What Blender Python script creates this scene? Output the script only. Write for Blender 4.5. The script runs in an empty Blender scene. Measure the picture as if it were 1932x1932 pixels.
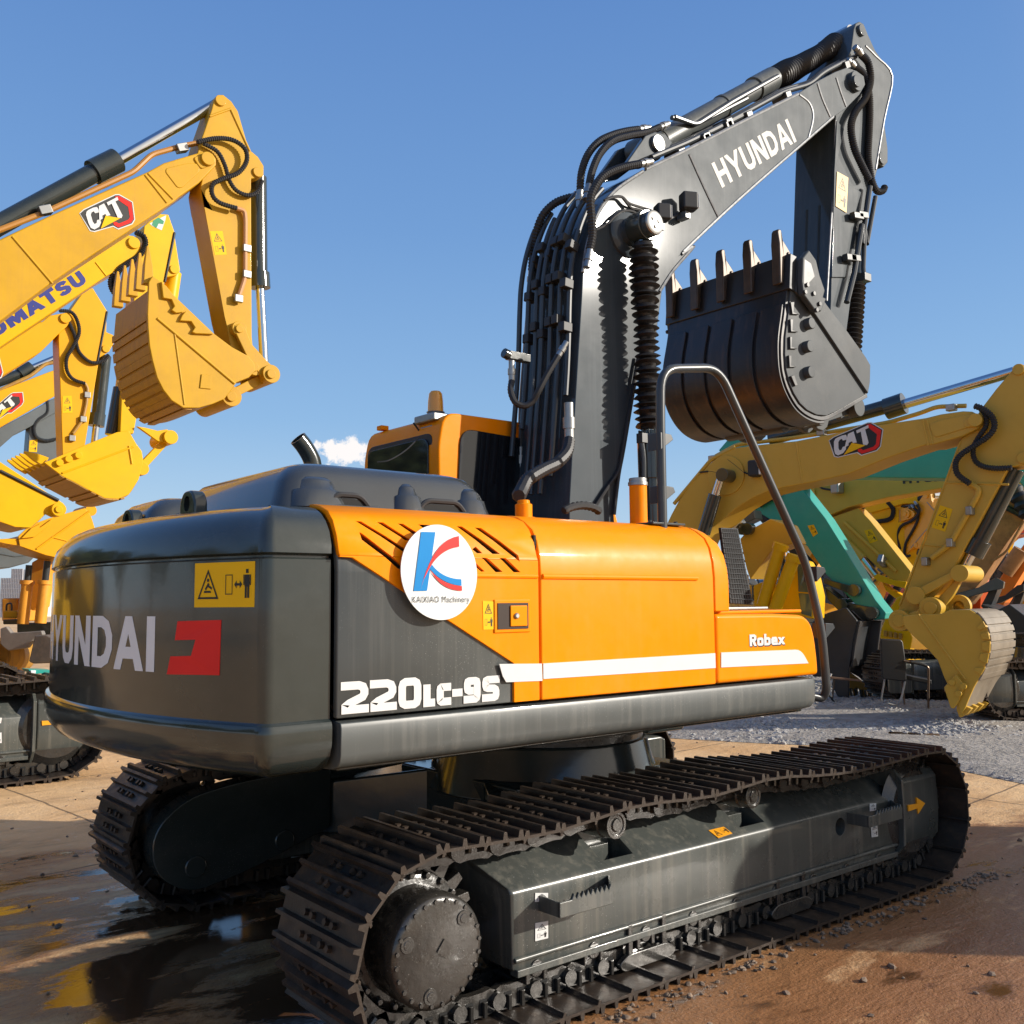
import bpy, bmesh, math, random
from mathutils import Vector, Matrix
R=math.radians; random.seed(7)
scn=bpy.context.scene; COL=scn.collection
# ---------------------------------------------------------------- camera (solved from the photo's vanishing points)
CAM=Vector((-3.885,-4.525,1.69)); YAW,PIT,ROL=R(50.99),R(5.186),R(-.475)
FP=3670/3840*1932
FW=Vector((math.cos(YAW)*math.cos(PIT),math.sin(YAW)*math.cos(PIT),math.sin(PIT)))
_r=Vector((math.sin(YAW),-math.cos(YAW),0)); _u=_r.cross(FW)
RT=_r*math.cos(ROL)+_u*math.sin(ROL); UP=_u*math.cos(ROL)-_r*math.sin(ROL)
cam=bpy.data.cameras.new('camera'); co=bpy.data.objects.new('camera',cam); COL.objects.link(co)
M=Matrix((RT,UP,-FW)).transposed().to_4x4(); M.translation=CAM; co.matrix_world=M
cam.sensor_width=36; cam.lens=36*3670/3840; cam.clip_start=.05; cam.clip_end=3000; scn.camera=co
def ray(px,py): return FW+RT*((px-966)/FP)-UP*((py-966)/FP)
def onZ(px,py,z):
    d=ray(px,py); return CAM+d*((z-CAM.z)/d.z)
Z=Vector((0,0,1))
class Frame:                       # a vertical plane in the yard: point, direction along it, normal to the viewer's side
    def __init__(s,p,u):
        s.p=Vector((p[0],p[1],0)); s.u=Vector((u[0],u[1],0)).normalized()
        s.n=Vector((s.u.y,-s.u.x,0))
        if s.n.dot(CAM-s.p)<0: s.n=-s.n
    def sz(s,px,py,o=0.):          # photo point -> (along, height) on the plane at offset o
        q=s.p+s.n*o; d=ray(px,py); t=(q-CAM).dot(s.n)/d.dot(s.n); w=CAM+d*t-s.p
        return (w.dot(s.u),w.z)
    def w(s,a,z,o=0.): return s.p+s.u*a+s.n*o+Z*z
    def at(s,px,py,o=0.):
        a,z=s.sz(px,py,o); return s.w(a,z,o)
    def poly(s,pts,o=0.): return [s.sz(x,y,o) for x,y in pts]
MF=Frame((0,0),(1,0))              # the main machine's own plane (x forward)
# ---------------------------------------------------------------- mesh helpers
def smooth_path(pts,n=6,closed=False):
    pts=[Vector(p) for p in pts]; m=len(pts); out=[]
    rng=range(m if closed else m-1)
    for i in rng:
        if closed: a,b,c,d=pts[(i-1)%m],pts[i],pts[(i+1)%m],pts[(i+2)%m]
        else: a,b,c,d=pts[max(i-1,0)],pts[i],pts[i+1],pts[min(i+2,m-1)]
        for k in range(n):
            t=k/n; out.append(.5*((2*b)+(c-a)*t+(2*a-5*b+4*c-d)*t*t+(3*b-a-3*c+d)*t**3))
    if not closed: out.append(pts[-1])
    return out
def fillet(pts,r,n=5):             # round the corners of an open polyline of Vectors
    pts=[Vector(p) for p in pts]; out=[pts[0]]
    for a,b,c in zip(pts,pts[1:],pts[2:]):
        k=min(r,(b-a).length*.48,(c-b).length*.48); p=b+(a-b).normalized()*k; q=b+(c-b).normalized()*k
        for i in range(n+1):
            t=i/n; out.append(p*(1-t)**2+b*2*t*(1-t)+q*t*t)
    out.append(pts[-1]); return out
def round2(pts,r,n=4):             # round the corners of a closed 2-D polygon; r number or list
    m=len(pts); out=[]
    for i in range(m):
        rr=r[i] if isinstance(r,(list,tuple)) else r
        a,b,c=[Vector((p[0],p[1])) for p in (pts[i-1],pts[i],pts[(i+1)%m])]
        k=min(rr,(b-a).length*.48,(c-b).length*.48)
        if k<1e-4: out.append((b.x,b.y)); continue
        p=b+(a-b).normalized()*k; q=b+(c-b).normalized()*k
        for j in range(n+1):
            t=j/n; v=p*(1-t)**2+b*2*t*(1-t)+q*t*t; out.append((v.x,v.y))
    return out
class MB:
    def __init__(s): s.bm=bmesh.new(); s.mi=0
    def face(s,vs):
        try: f=s.bm.faces.new(vs); f.material_index=s.mi; return f
        except ValueError: return None
    def v(s,p): return s.bm.verts.new(p)
    def solid(s,A,B,capA=True,capB=True):   # two matching rings
        a=[s.v(p) for p in A]; b=[s.v(p) for p in B]; n=len(a)
        for i in range(n): s.face((a[i],a[(i+1)%n],b[(i+1)%n],b[i]))
        if capA: s.face(a[::-1])
        if capB: s.face(b)
        return s
    def loft(s,rings,closed=True,cap0=True,cap1=True):
        V=[[s.v(p) for p in r] for r in rings]; n=len(V[0])
        for a,b in zip(V,V[1:]):
            for i in range(n if closed else n-1): s.face((a[i],a[(i+1)%n],b[(i+1)%n],b[i]))
        if cap0: s.face(V[0][::-1])
        if cap1: s.face(V[-1])
        return s
    def prism(s,fr,sz,o0,o1):
        return s.solid([fr.w(a,z,o0) for a,z in sz],[fr.w(a,z,o1) for a,z in sz])
    def box(s,c,d,rot=None):
        c=Vector(c); hx,hy,hz=[k/2 for k in d]; m=rot or Matrix.Identity(3)
        P=lambda x,y,z: c+m@Vector((x*hx,y*hy,z*hz))
        return s.solid([P(-1,-1,-1),P(1,-1,-1),P(1,1,-1),P(-1,1,-1)],[P(-1,-1,1),P(1,-1,1),P(1,1,1),P(-1,1,1)])
    def rings(s,pts,rad,seg):
        pts=[Vector(p) for p in pts]; N=len(pts); out=[]
        t=(pts[1]-pts[0]).normalized(); nrm=t.orthogonal().normalized()
        for i in range(N):
            t=(pts[min(i+1,N-1)]-pts[max(i-1,0)]).normalized()
            nrm=(nrm-t*nrm.dot(t)).normalized(); bn=t.cross(nrm); r=rad(i) if callable(rad) else rad
            out.append([pts[i]+(nrm*math.cos(2*math.pi*k/seg)+bn*math.sin(2*math.pi*k/seg))*r for k in range(seg)])
        return out
    def tube(s,pts,r,seg=10): return s.loft(s.rings(pts,r,seg))
    def cyl(s,a,b,r,r2=None,seg=24):
        a,b=Vector(a),Vector(b); r2=r if r2 is None else r2
        return s.loft(s.rings([a,b],lambda i:(r,r2)[i],seg))
    def lathe(s,a,b,prof,seg=24):           # prof: (t along a-b 0..1, radius)
        a,b=Vector(a),Vector(b); t=(b-a).normalized(); n=t.orthogonal().normalized(); bn=t.cross(n)
        return s.loft([[a+(b-a)*k+(n*math.cos(2*math.pi*j/seg)+bn*math.sin(2*math.pi*j/seg))*r for j in range(seg)] for k,r in prof])
    def hose(s,pts,r,pitch=.016,amp=.12,seg=9,n=8):    # corrugated hose
        p=smooth_path(pts,n); L=sum((b-a).length for a,b in zip(p,p[1:])); m=max(8,int(L/pitch)*2)
        d=[0]
        for a,b in zip(p,p[1:]): d.append(d[-1]+(b-a).length)
        q=[];j=0
        for i in range(m+1):
            x=L*i/m
            while j<len(d)-2 and d[j+1]<x: j+=1
            k=(x-d[j])/max(1e-9,d[j+1]-d[j]); q.append(p[j].lerp(p[j+1],min(1,k)))
        return s.loft(s.rings(q,lambda i:r*(1+amp*(1 if i%2 else -1)),seg))
    def build(s,name,mats,parent=None,bevel=0,bseg=2,ang=35,smooth=True):
        bmesh.ops.recalc_face_normals(s.bm,faces=s.bm.faces)
        me=bpy.data.meshes.new(name); s.bm.to_mesh(me); s.bm.free()
        for m in (mats if isinstance(mats,(list,tuple)) else [mats]): me.materials.append(m)
        if smooth:
            me.polygons.foreach_set('use_smooth',[True]*len(me.polygons)); me.set_sharp_from_angle(angle=R(ang))
        o=bpy.data.objects.new(name,me); COL.objects.link(o)
        if parent is not None:
            o.parent=parent
            if parent.parent is None and parent.type=='EMPTY': o.location=-parent.location
        if bevel:
            b=o.modifiers.new('edge','BEVEL'); b.width=bevel; b.segments=bseg; b.limit_method='ANGLE'; b.angle_limit=R(38); b.harden_normals=True
        return o
def apply_mods(o):
    dg=bpy.context.evaluated_depsgraph_get(); me=bpy.data.meshes.new_from_object(o.evaluated_get(dg)); old=o.data
    o.modifiers.clear(); o.data=me; me.name=o.name
def cut(o,mb,ang=35):                       # carve real openings
    c=mb.build('cutter',o.data.materials[0],None,smooth=False); 
    if o.parent: c.location=(0,0,0)
    loc=o.location.copy(); par=o.parent; o.parent=None; o.location=(0,0,0)
    m=o.modifiers.new('cut','BOOLEAN'); m.operation='DIFFERENCE'; m.solver='EXACT'; m.object=c
    bpy.context.view_layer.update(); apply_mods(o); bpy.data.objects.remove(c)
    o.parent=par; o.location=loc
    o.data.polygons.foreach_set('use_smooth',[True]*len(o.data.polygons)); o.data.set_sharp_from_angle(angle=R(ang))
def thing(name,label,cat,loc=(0,0,0),group=None):
    o=bpy.data.objects.new(name,None); COL.objects.link(o); o.location=loc; o.empty_display_size=.2
    tag(o,label,cat,group); return o
def tag(o,label=None,cat=None,group=None,kind=None):
    if label: o['label']=label
    if cat: o['category']=cat
    if group: o['group']=group
    if kind: o['kind']=kind
    return o
# ---------------------------------------------------------------- stroke lettering
def clip(poly,f):                            # keep f(p)>=0
    out=[]
    for i in range(len(poly)):
        a,b=poly[i-1],poly[i]; fa,fb=f(a),f(b)
        if (fa>=0)!=(fb>=0):
            t=fa/(fa-fb); out.append((a[0]+(b[0]-a[0])*t,a[1]+(b[1]-a[1])*t))
        if fb>=0: out.append(b)
    return out
def rr(c=.25): return [(0,c),(c*.3,c*.3),(c,0),(1-c,0),(1-c*.3,c*.3),(1,c),(1,1-c),(1-c*.3,1-c*.3),(1-c,1),(c,1),(c*.3,1-c*.3),(0,1-c),(0,c)]
GL={'H':(.78,[[(0,-.3),(0,1.3)],[(1,-.3),(1,1.3)],[(0,.5),(1,.5)]]),'Y':(.86,[[(-.1,1.2),(.5,.42),(1.1,1.2)],[(.5,.42),(.5,-.3)]]),
'U':(.76,[[(0,1.3),(0,.28),(.1,.09),(.3,0),(.7,0),(.9,.09),(1,.28),(1,1.3)]]),'N':(.8,[[(0,-.3),(0,1.3)],[(1,-.3),(1,1.3)],[(-.06,1.2),(1.06,-.2)]]),
'D':(.78,[[(0,0),(0,1),(.5,1),(.82,.9),(1,.64),(1,.36),(.82,.1),(.5,0),(0,0)]]),'A':(.86,[[(-.06,-.2),(.5,1.12),(1.06,-.2)],[(.2,.27),(.8,.27)]]),
'I':(.0,[[(.5,-.3),(.5,1.3)]]),'K':(.8,[[(0,-.3),(0,1.3)],[(1.1,1.2),(.05,.4)],[(.36,.62),(1.08,-.2)]]),'O':(.86,[rr(.32)]),
'M':(1.,[[(0,-.3),(0,1.3)],[(1,-.3),(1,1.3)],[(0,1.15),(.5,.1),(1,1.15)]]),'T':(.76,[[(-.2,1),(1.2,1)],[(.5,1),(.5,-.3)]]),
'S':(.72,[[(1,.8),(.85,.95),(.6,1),(.3,1),(.08,.9),(.05,.66),(.25,.55),(.75,.45),(.95,.34),(.92,.1),(.7,0),(.35,0),(.1,.06),(0,.2)]]),
'C':(.76,[[(1,.78),(.85,.94),(.6,1),(.35,1),(.1,.88),(0,.65),(0,.35),(.1,.12),(.35,0),(.6,0),(.85,.06),(1,.22)]]),
'2':(.86,[[(-.2,1),(.7,1),(.92,.93),(1,.78),(1,.64),(.9,.5),(.2,.26),(0,.14),(0,0),(1.2,0)]]),'0':(.8,[rr(.22)]),
'L':(.55,[[(0,1.3),(0,0),(1.3,0)]]),'c':(.7,[[(1.2,1),(.2,1),(.05,.94),(0,.8),(0,.2),(.05,.06),(.2,0),(1.2,0)]]),'-':(.4,[[(-.2,.42),(1.2,.42)]]),
'9':(.72,[[(1,.46),(.2,.46),(.04,.52),(0,.62),(0,.86),(.05,.96),(.2,1),(.8,1),(.95,.96),(1,.86),(1,.2),(.94,.06),(.8,0),(-.1,0)]]),
's':(.76,[[(1.2,1),(.2,1),(.04,.95),(0,.85),(0,.68),(.06,.57),(.2,.53),(.8,.5),(.95,.44),(1,.34),(1,.14),(.94,.04),(.8,0),(-.2,0)]]),
'R':(.62,[[(0,-.3),(0,1),(.8,1),(1,.9),(1,.62),(.8,.5),(0,.5)],[(.5,.5),(1.05,-.2)]]),'o':(.6,[[(p[0],p[1]*.62) for p in rr(.2)]]),
'b':(.6,[[(0,1.3),(0,0),(.8,0),(1,.1),(1,.52),(.8,.62),(0,.62)]]),'e':(.6,[[(0,.32),(1,.32),(1,.5),(.85,.62),(.15,.62),(0,.5),(0,.12),(.15,0),(1.1,0)]]),
'x':(.62,[[(-.1,.74),(1.1,-.12)],[(1.1,.74),(-.1,-.12)]])}
CLIPH={'x':.62+.1}
def glyph_polys(ch,h,t):                     # list of polygons in (x,y), height h, stroke t; returns polys,width
    w,strokes=GL[ch]; iw=w*h-t if w*h>t else 0; W=max(w*h,t); ih=h-t; out=[]
    for si,st in enumerate(strokes):
        pts=[Vector((t/2+x*iw,t/2+y*ih)) for x,y in st]; closed=(pts[0]-pts[-1]).length<1e-6
        if closed: pts=pts[:-1]
        n=len(pts); L=[];Rr=[]
        if not closed:
            for i0,i1 in ((0,1),(-1,-2)):
                if not(0<=st[i0][0]<=1 and 0<=st[i0][1]<=1): pts[i0]=pts[i0]+(pts[i0]-pts[i1]).normalized()*t
        for i in range(n):
            if closed or 0<i<n-1:
                a=(pts[i]-pts[i-1]).normalized(); b=(pts[(i+1)%n]-pts[i]).normalized()
                m=Vector((-a.y-b.y,a.x+b.x)).normalized(); c=max(.35,m.dot(Vector((-a.y,a.x)))); m=m*(t/2/c)
            else:
                a=(pts[1]-pts[0] if i==0 else pts[-1]-pts[-2]).normalized(); m=Vector((-a.y,a.x))*t/2
            L.append(pts[i]+m); Rr.append(pts[i]-m)
        for i in range(n if closed else n-1):
            j=(i+1)%n; q=[tuple(L[i]),tuple(L[j]),tuple(Rr[j]),tuple(Rr[i])]
            top=h*(.66 if ch=='x' else 1)
            for f in (lambda p:p[1],lambda p:top-p[1],lambda p:p[0]+.02*h,lambda p:W+.02*h-p[0]):
                if q: q=clip(q,f)
            if len(q)>=3: out.append((q,len(out)))
    return out,W
def lettering(mb,text,h,t,fn,gap=.12,scale_x=1.,du=None,slant=0.,caps=None):   # fn(u,v,lift)->point
    u=0
    for ch in text:
        hh=h; 
        if caps and ch in caps: hh=h*caps[ch]
        polys,W=glyph_polys(ch,hh,min(t,hh*.5))
        for q,k in polys:
            pieces=[q]
            if du:
                pieces=[]; x0=min(p[0] for p in q); x1=max(p[0] for p in q); m=max(1,int((x1-x0)/du)+1)
                for i in range(m):
                    a=x0+(x1-x0)*i/m; b=x0+(x1-x0)*(i+1)/m
                    c=clip(q,lambda p:p[0]-a); c=clip(c,lambda p:b-p[0]) if c else c
                    if len(c)>=3: pieces.append(c)
            for c in pieces:
                e=.00006*k
                mb.face([mb.v(fn((u+p[0]+slant*p[1])*scale_x,p[1],e)) for p in c])
        u+=W+gap*h
    return u*scale_x
def textw(text,h,t,gap=.12,caps=None):
    return sum(max(GL[c][0]*h*(caps.get(c,1) if caps else 1),t)+gap*h for c in text)-gap*h
def font_mesh(text,size,name='lettering'):   # small print from the built-in font, as 2-D triangles
    cu=bpy.data.curves.new(name,'FONT'); cu.body=text; cu.size=size; cu.resolution_u=3; cu.align_x='CENTER'; cu.space_character=1.12
    o=bpy.data.objects.new(name,cu); COL.objects.link(o); dg=bpy.context.evaluated_depsgraph_get()
    me=bpy.data.meshes.new_from_object(o.evaluated_get(dg)); bpy.data.objects.remove(o)
    return [[tuple(me.vertices[i].co[:2]) for i in p.vertices] for p in me.polygons]
# ---------------------------------------------------------------- materials
def mat(name,color,rough=.5,metal=0.,coat=0.,var=.0,vscale=3.,specks=0.,spk_col=(.5,.5,.47),spk_scale=220.,dirt=0.,dirt_col=(.2,.14,.09),dirt_scale=4.,bump=0.,bscale=60.,rvar=0.,spec=.5,streak=0.,streak_col=(.16,.16,.14),cr=.06):
    m=bpy.data.materials.new(name); m.use_nodes=True; nt=m.node_tree; N=nt.nodes; L=nt.links; b=N['Principled BSDF']
    b.inputs['Roughness'].default_value=rough; b.inputs['Metallic'].default_value=metal
    b.inputs['Coat Weight'].default_value=coat; b.inputs['Coat Roughness'].default_value=cr; b.inputs['Specular IOR Level'].default_value=spec
    b.inputs['Base Color'].default_value=(*color,1)
    tc=N.new('ShaderNodeTexCoord'); out=None
    def noise(sc,det=6,rgh=.6,vec=None):
        n=N.new('ShaderNodeTexNoise'); n.inputs['Scale'].default_value=sc; n.inputs['Detail'].default_value=det; n.inputs['Roughness'].default_value=rgh
        L.new(vec or tc.outputs['Object'],n.inputs['Vector']); return n.outputs['Fac']
    def ramp(s,a,bb):
        r=N.new('ShaderNodeMapRange'); r.inputs['From Min'].default_value=a; r.inputs['From Max'].default_value=bb; L.new(s,r.inputs['Value']); return r.outputs['Result']
    def mix(c1,c2,f):
        x=N.new('ShaderNodeMix'); x.data_type='RGBA'
        if hasattr(c1,'links'): L.new(c1,x.inputs['A'])
        else: x.inputs['A'].default_value=(*c1,1)
        if hasattr(c2,'links'): L.new(c2,x.inputs['B'])
        else: x.inputs['B'].default_value=(*c2,1)
        L.new(f,x.inputs['Factor']); return x.outputs['Result']
    def mul(s,k):
        q=N.new('ShaderNodeMath'); q.operation='MULTIPLY'; L.new(s,q.inputs[0])
        if hasattr(k,'links'): L.new(k,q.inputs[1])
        else: q.inputs[1].default_value=k
        return q.outputs[0]
    c=color
    if var:
        c=mix(tuple(k*(1-var) for k in color),tuple(min(1,k*(1+var)) for k in color),ramp(noise(vscale),.3,.7))
    if dirt:
        c=mix(c,dirt_col,mul(ramp(noise(dirt_scale,9,.7),.48,.75),dirt))
    if streak:
        mp=N.new('ShaderNodeMapping'); mp.inputs['Scale'].default_value=(26,26,.7); L.new(tc.outputs['Object'],mp.inputs['Vector'])
        c=mix(c,streak_col,mul(ramp(noise(1,5,.6,mp.outputs['Vector']),.5,.74),streak))
    if specks:
        v=N.new('ShaderNodeTexVoronoi'); v.inputs['Scale'].default_value=spk_scale; L.new(tc.outputs['Object'],v.inputs['Vector'])
        sp=N.new('ShaderNodeMath'); sp.operation='LESS_THAN'; L.new(v.outputs['Distance'],sp.inputs[0])
        th=ramp(v.outputs['Color'],.72,1.); k=mul(th,.30); L.new(k,sp.inputs[1])
        big=ramp(noise(2.5),.4,.65)
        c=mix(c,spk_col,mul(mul(sp.outputs[0],big),specks))
    if hasattr(c,'links'): L.new(c,b.inputs['Base Color'])
    if rvar:
        r=ramp(noise(dirt_scale*1.3,6),.3,.7); q=N.new('ShaderNodeMapRange'); L.new(r,q.inputs['Value']); q.inputs['To Min'].default_value=max(.02,rough-rvar); q.inputs['To Max'].default_value=min(1,rough+rvar); L.new(q.outputs['Result'],b.inputs['Roughness'])
    if bump:
        bp=N.new('ShaderNodeBump'); bp.inputs['Strength'].default_value=1; bp.inputs['Distance'].default_value=bump; L.new(noise(bscale,5),bp.inputs['Height']); L.new(bp.outputs['Normal'],b.inputs['Normal'])
    return m
FRAMEG=mat('mud_streaked_charcoal',(.068,.075,.069),.30,coat=.25,var=.15,specks=1.,spk_scale=150.,streak=.65,streak_col=(.19,.18,.15),dirt=.22,dirt_col=(.19,.17,.14),dirt_scale=2.4,rvar=.08)
GREY=mat('charcoal_paint',(.078,.086,.084),.40,coat=.1,var=.1,specks=.9,streak=.5,streak_col=(.17,.17,.155),rvar=.06,dirt=.15,dirt_col=(.14,.14,.13),dirt_scale=2.2)
GREYD=mat('charcoal_paint_smooth',(.028,.035,.033),.16,coat=.42,var=.12,dirt=.25,dirt_col=(.09,.09,.08),specks=.8,spk_col=(.3,.3,.29),rvar=.06,dirt_scale=2.2,bump=.0025,bscale=2.2)
BOOMG=mat('boom_grey_paint',(.044,.058,.069),.5,coat=.7,cr=.072,spec=.10,var=.15,vscale=2.,specks=.8,spk_scale=150.,streak=.4,streak_col=(.09,.107,.12),rvar=.05)
BLACKG=mat('gloss_black_cover',(.042,.047,.051),.22,coat=.5,var=.1,specks=.25,bump=.0008,bscale=5.)
ORANGE=mat('orange_paint',(.95,.275,.0),.36,coat=.06,spec=.10,var=.04,dirt=.22,dirt_col=(.72,.33,.09),dirt_scale=4.,specks=.35,spk_col=(.8,.6,.35),spk_scale=130.,streak=.05,streak_col=(.7,.36,.14),rvar=.08,bump=.002,bscale=1.8)
YELLOW=mat('mustard_yellow_paint',(.57,.315,.012),.42,coat=.05,spec=.25,var=.07,dirt=.32,dirt_col=(.42,.22,.05),dirt_scale=2.2,streak=.15,streak_col=(.4,.22,.06),rvar=.06)
YELK=mat('bright_yellow_paint',(.80,.445,.003),.4,coat=.03,spec=.25,var=.05,dirt=.22,dirt_col=(.6,.32,.04),dirt_scale=2.)
YELO=mat('orange_yellow_paint',(.74,.365,.005),.4,coat=.03,spec=.25,var=.04)
YELS=mat('ochre_yellow_paint',(.60,.36,.035),.45,var=.07,dirt=.2,dirt_col=(.45,.27,.07),dirt_scale=3.)
YELW=mat('worn_yellow_steel',(.44,.235,.03),.5,var=.15,dirt=.75,dirt_col=(.22,.10,.045),dirt_scale=3.,streak=.5,streak_col=(.17,.09,.05))
TEAL=mat('teal_paint',(.02,.33,.27),.4,var=.06,dirt=.12,dirt_col=(.25,.4,.33))
RED=mat('red_orange_paint',(.75,.12,.02),.45,var=.06)
RUSTY=mat('muddy_orange_steel',(.42,.21,.08),.65,var=.2,dirt=.8,dirt_col=(.05,.035,.025),dirt_scale=3.5)
DKSTEEL=mat('dark_bucket_steel',(.028,.031,.035),.42,var=.2,dirt=.25,dirt_col=(.09,.065,.045),dirt_scale=2.5,rvar=.12)
WORN=mat('worn_bucket_floor',(.022,.025,.03),.36,var=.2,dirt=.55,dirt_col=(.075,.052,.038),dirt_scale=1.6,streak=.5,streak_col=(.10,.07,.05),rvar=.12)
TRACK=mat('track_steel',(.050,.038,.030),.42,metal=.35,var=.3,dirt=.85,dirt_col=(.135,.085,.05),dirt_scale=7.,rvar=.15,bump=.0015,bscale=70.)
WETB=mat('wet_black_steel',(.028,.026,.023),.27,coat=.5,var=.3,specks=.9,spk_scale=110.,spk_col=(.45,.43,.4),bump=.003,bscale=26.,dirt=.3,dirt_col=(.09,.075,.06),dirt_scale=8.,rvar=.12)
WELD_GLINT=mat('weld_bead_and_edge_glint',(.24,.25,.26),.4,metal=.3,var=.3,vscale=30.)
TOOTH=mat('worn_tooth_steel',(.085,.066,.052),.45,metal=.4,var=.3,dirt=.6,dirt_col=(.15,.10,.065),dirt_scale=9.)
RUBBER=mat('black_rubber',(.022,.022,.024),.5,var=.2,spec=.4)
BOOT=mat('rubber_boot_fabric',(.017,.016,.017),.48,var=.3,bump=.002,bscale=90.)
PIPE=mat('dark_hydraulic_pipe',(.036,.041,.045),.33,coat=.15,var=.1)
CHROME=mat('chrome_rod',(.62,.64,.66),.12,metal=1.,rvar=.04)
ZINC=mat('zinc_fitting',(.34,.34,.33),.4,metal=.9,var=.2)
WHITE=mat('white_decal',(.70,.70,.68),.5,spec=.1,dirt=.15,dirt_col=(.55,.52,.47),dirt_scale=9.)
WHITEW=mat('worn_white_decal',(.66,.65,.61),.5,spec=.1,dirt=.35,dirt_col=(.4,.39,.36),dirt_scale=7.)
REDD=mat('red_decal',(.74,.035,.03),.45,spec=.1,var=.04)
BLUED=mat('blue_decal',(.012,.22,.55),.5,spec=.08,var=.06)
NAVY=mat('navy_decal',(.025,.035,.22),.4)
BLACK=mat('black_ink',(.012,.012,.012),.5)
INKY=mat('dark_void',(.006,.006,.006),.8)
STKY=mat('warning_yellow_vinyl',(.86,.50,.01),.45,spec=.15,var=.03)
STKO=mat('warning_orange_vinyl',(.85,.36,.015),.4,var=.03)
SILV=mat('silver_vinyl',(.74,.75,.76),.35,var=.05)
HOODBLK=mat('matt_black_mesh',(.012,.012,.013),.6)
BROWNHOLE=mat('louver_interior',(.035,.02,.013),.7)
AMBER=mat('amber_lens',(.75,.33,.03),.15,coat=.6)
LAMPW=mat('lamp_lens',(.6,.6,.58),.12,coat=.6)
GLASS=mat('cab_glass',(.01,.012,.015),.05,spec=.8)
GLASSG=mat('green_tint_glass',(.10,.14,.10),.06,spec=.8)
CHAIRB=mat('black_vinyl',(.018,.018,.019),.45,bump=.001,bscale=160.)
STEELB=mat('brown_steel_tube',(.16,.11,.075),.4,metal=.6,var=.2)
WOOD=mat('weathered_plank',(.32,.2,.11),.8,var=.3,vscale=8.,streak=.0)
CONC=mat('pale_building_concrete',(.55,.55,.55),.9,var=.1)
def mat_ground():
    m=bpy.data.materials.new('yard_ground'); m.use_nodes=True; nt=m.node_tree; N=nt.nodes; L=nt.links; b=N['Principled BSDF']
    tc=N.new('ShaderNodeTexCoord'); P=tc.outputs['Object']
    def noise(sc,det=8,r=.6,vec=None,dist=0.):
        n=N.new('ShaderNodeTexNoise'); n.inputs['Scale'].default_value=sc; n.inputs['Detail'].default_value=det; n.inputs['Roughness'].default_value=r; n.inputs['Distortion'].default_value=dist
        L.new(vec or P,n.inputs['Vector']); return n.outputs['Fac']
    def rng(s,a,c,d=0,e=1):
        r=N.new('ShaderNodeMapRange'); r.interpolation_type='SMOOTHSTEP'
        for k,v in zip(('From Min','From Max','To Min','To Max'),(a,c,d,e)): r.inputs[k].default_value=v
        L.new(s,r.inputs['Value']); return r.outputs['Result']
    def math_(op,a,c):
        q=N.new('ShaderNodeMath'); q.operation=op
        for i,k in enumerate((a,c)):
            if hasattr(k,'links'): L.new(k,q.inputs[i])
            else: q.inputs[i].default_value=k
        return q.outputs[0]
    def mix(c1,c2,f):
        x=N.new('ShaderNodeMix'); x.data_type='RGBA'
        for nme,c in (('A',c1),('B',c2)):
            if hasattr(c,'links'): L.new(c,x.inputs[nme])
            else: x.inputs[nme].default_value=(*c,1)
        L.new(f,x.inputs['Factor']); return x.outputs['Result']
    def spot(cx,cy,rx,ry,rot=0.):          # 1 inside a soft patch
        mp=N.new('ShaderNodeMapping'); mp.vector_type='TEXTURE'; mp.inputs['Location'].default_value=(cx,cy,0); mp.inputs['Scale'].default_value=(rx,ry,1); mp.inputs['Rotation'].default_value=(0,0,rot); L.new(P,mp.inputs['Vector'])
        ln=N.new('ShaderNodeVectorMath'); ln.operation='LENGTH'; L.new(mp.outputs['Vector'],ln.inputs[0])
        return rng(ln.outputs['Value'],1.15,.55)
    # streaks where tracks dragged mud along x
    mp=N.new('ShaderNodeMapping'); mp.inputs['Scale'].default_value=(.75,2.1,1); mp.inputs['Rotation'].default_value=(0,0,R(18)); L.new(P,mp.inputs['Vector'])
    st=noise(1.6,9,.65,mp.outputs['Vector'],.4)
    base=mix((.66,.385,.165),(.84,.55,.275),rng(noise(.55,7),.32,.68))
    base=mix(base,(.42,.245,.11),rng(st,.5,.74))
    base=mix(base,(.80,.62,.42),math_('MULTIPLY',rng(noise(14,6),.55,.75),.5))
    wetspot=math_('MAXIMUM',spot(-1.6,-.5,1.8,2.1),math_('MULTIPLY',spot(-2.8,1.2,2.0,2.4),.86)); wet2=spot(1.2,-2.4,4.6,2.3); wet3=spot(0,0,2.6,1.8)
    w=math_('MAXIMUM',math_('MAXIMUM',wetspot,wet2),wet3)
    wn=math_('ADD',math_('MULTIPLY',w,.55),math_('MULTIPLY',rng(noise(1.3,10,.66,mp.outputs['Vector'],.25),.3,.7),.5))
    damp=rng(wn,.48,.72); pud=rng(math_('SUBTRACT',wn,math_('MULTIPLY',wet2,.24)),.68,.80)
    base=mix(base,(.29,.125,.045),math_('MULTIPLY',damp,.92))
    base=mix(base,(.05,.024,.013),math_('MULTIPLY',pud,.85))
    # slab joints
    br=N.new('ShaderNodeTexBrick'); br.inputs['Scale'].default_value=1; br.inputs['Mortar Size'].default_value=.012; br.inputs['Mortar Smooth'].default_value=.3; br.inputs['Brick Width'].default_value=5.5; br.inputs['Row Height'].default_value=3.4; br.offset=0
    m2=N.new('ShaderNodeMapping'); m2.inputs['Location'].default_value=(1.1,.9,0); m2.inputs['Rotation'].default_value=(0,0,R(-6)); L.new(P,m2.inputs['Vector'])
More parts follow.
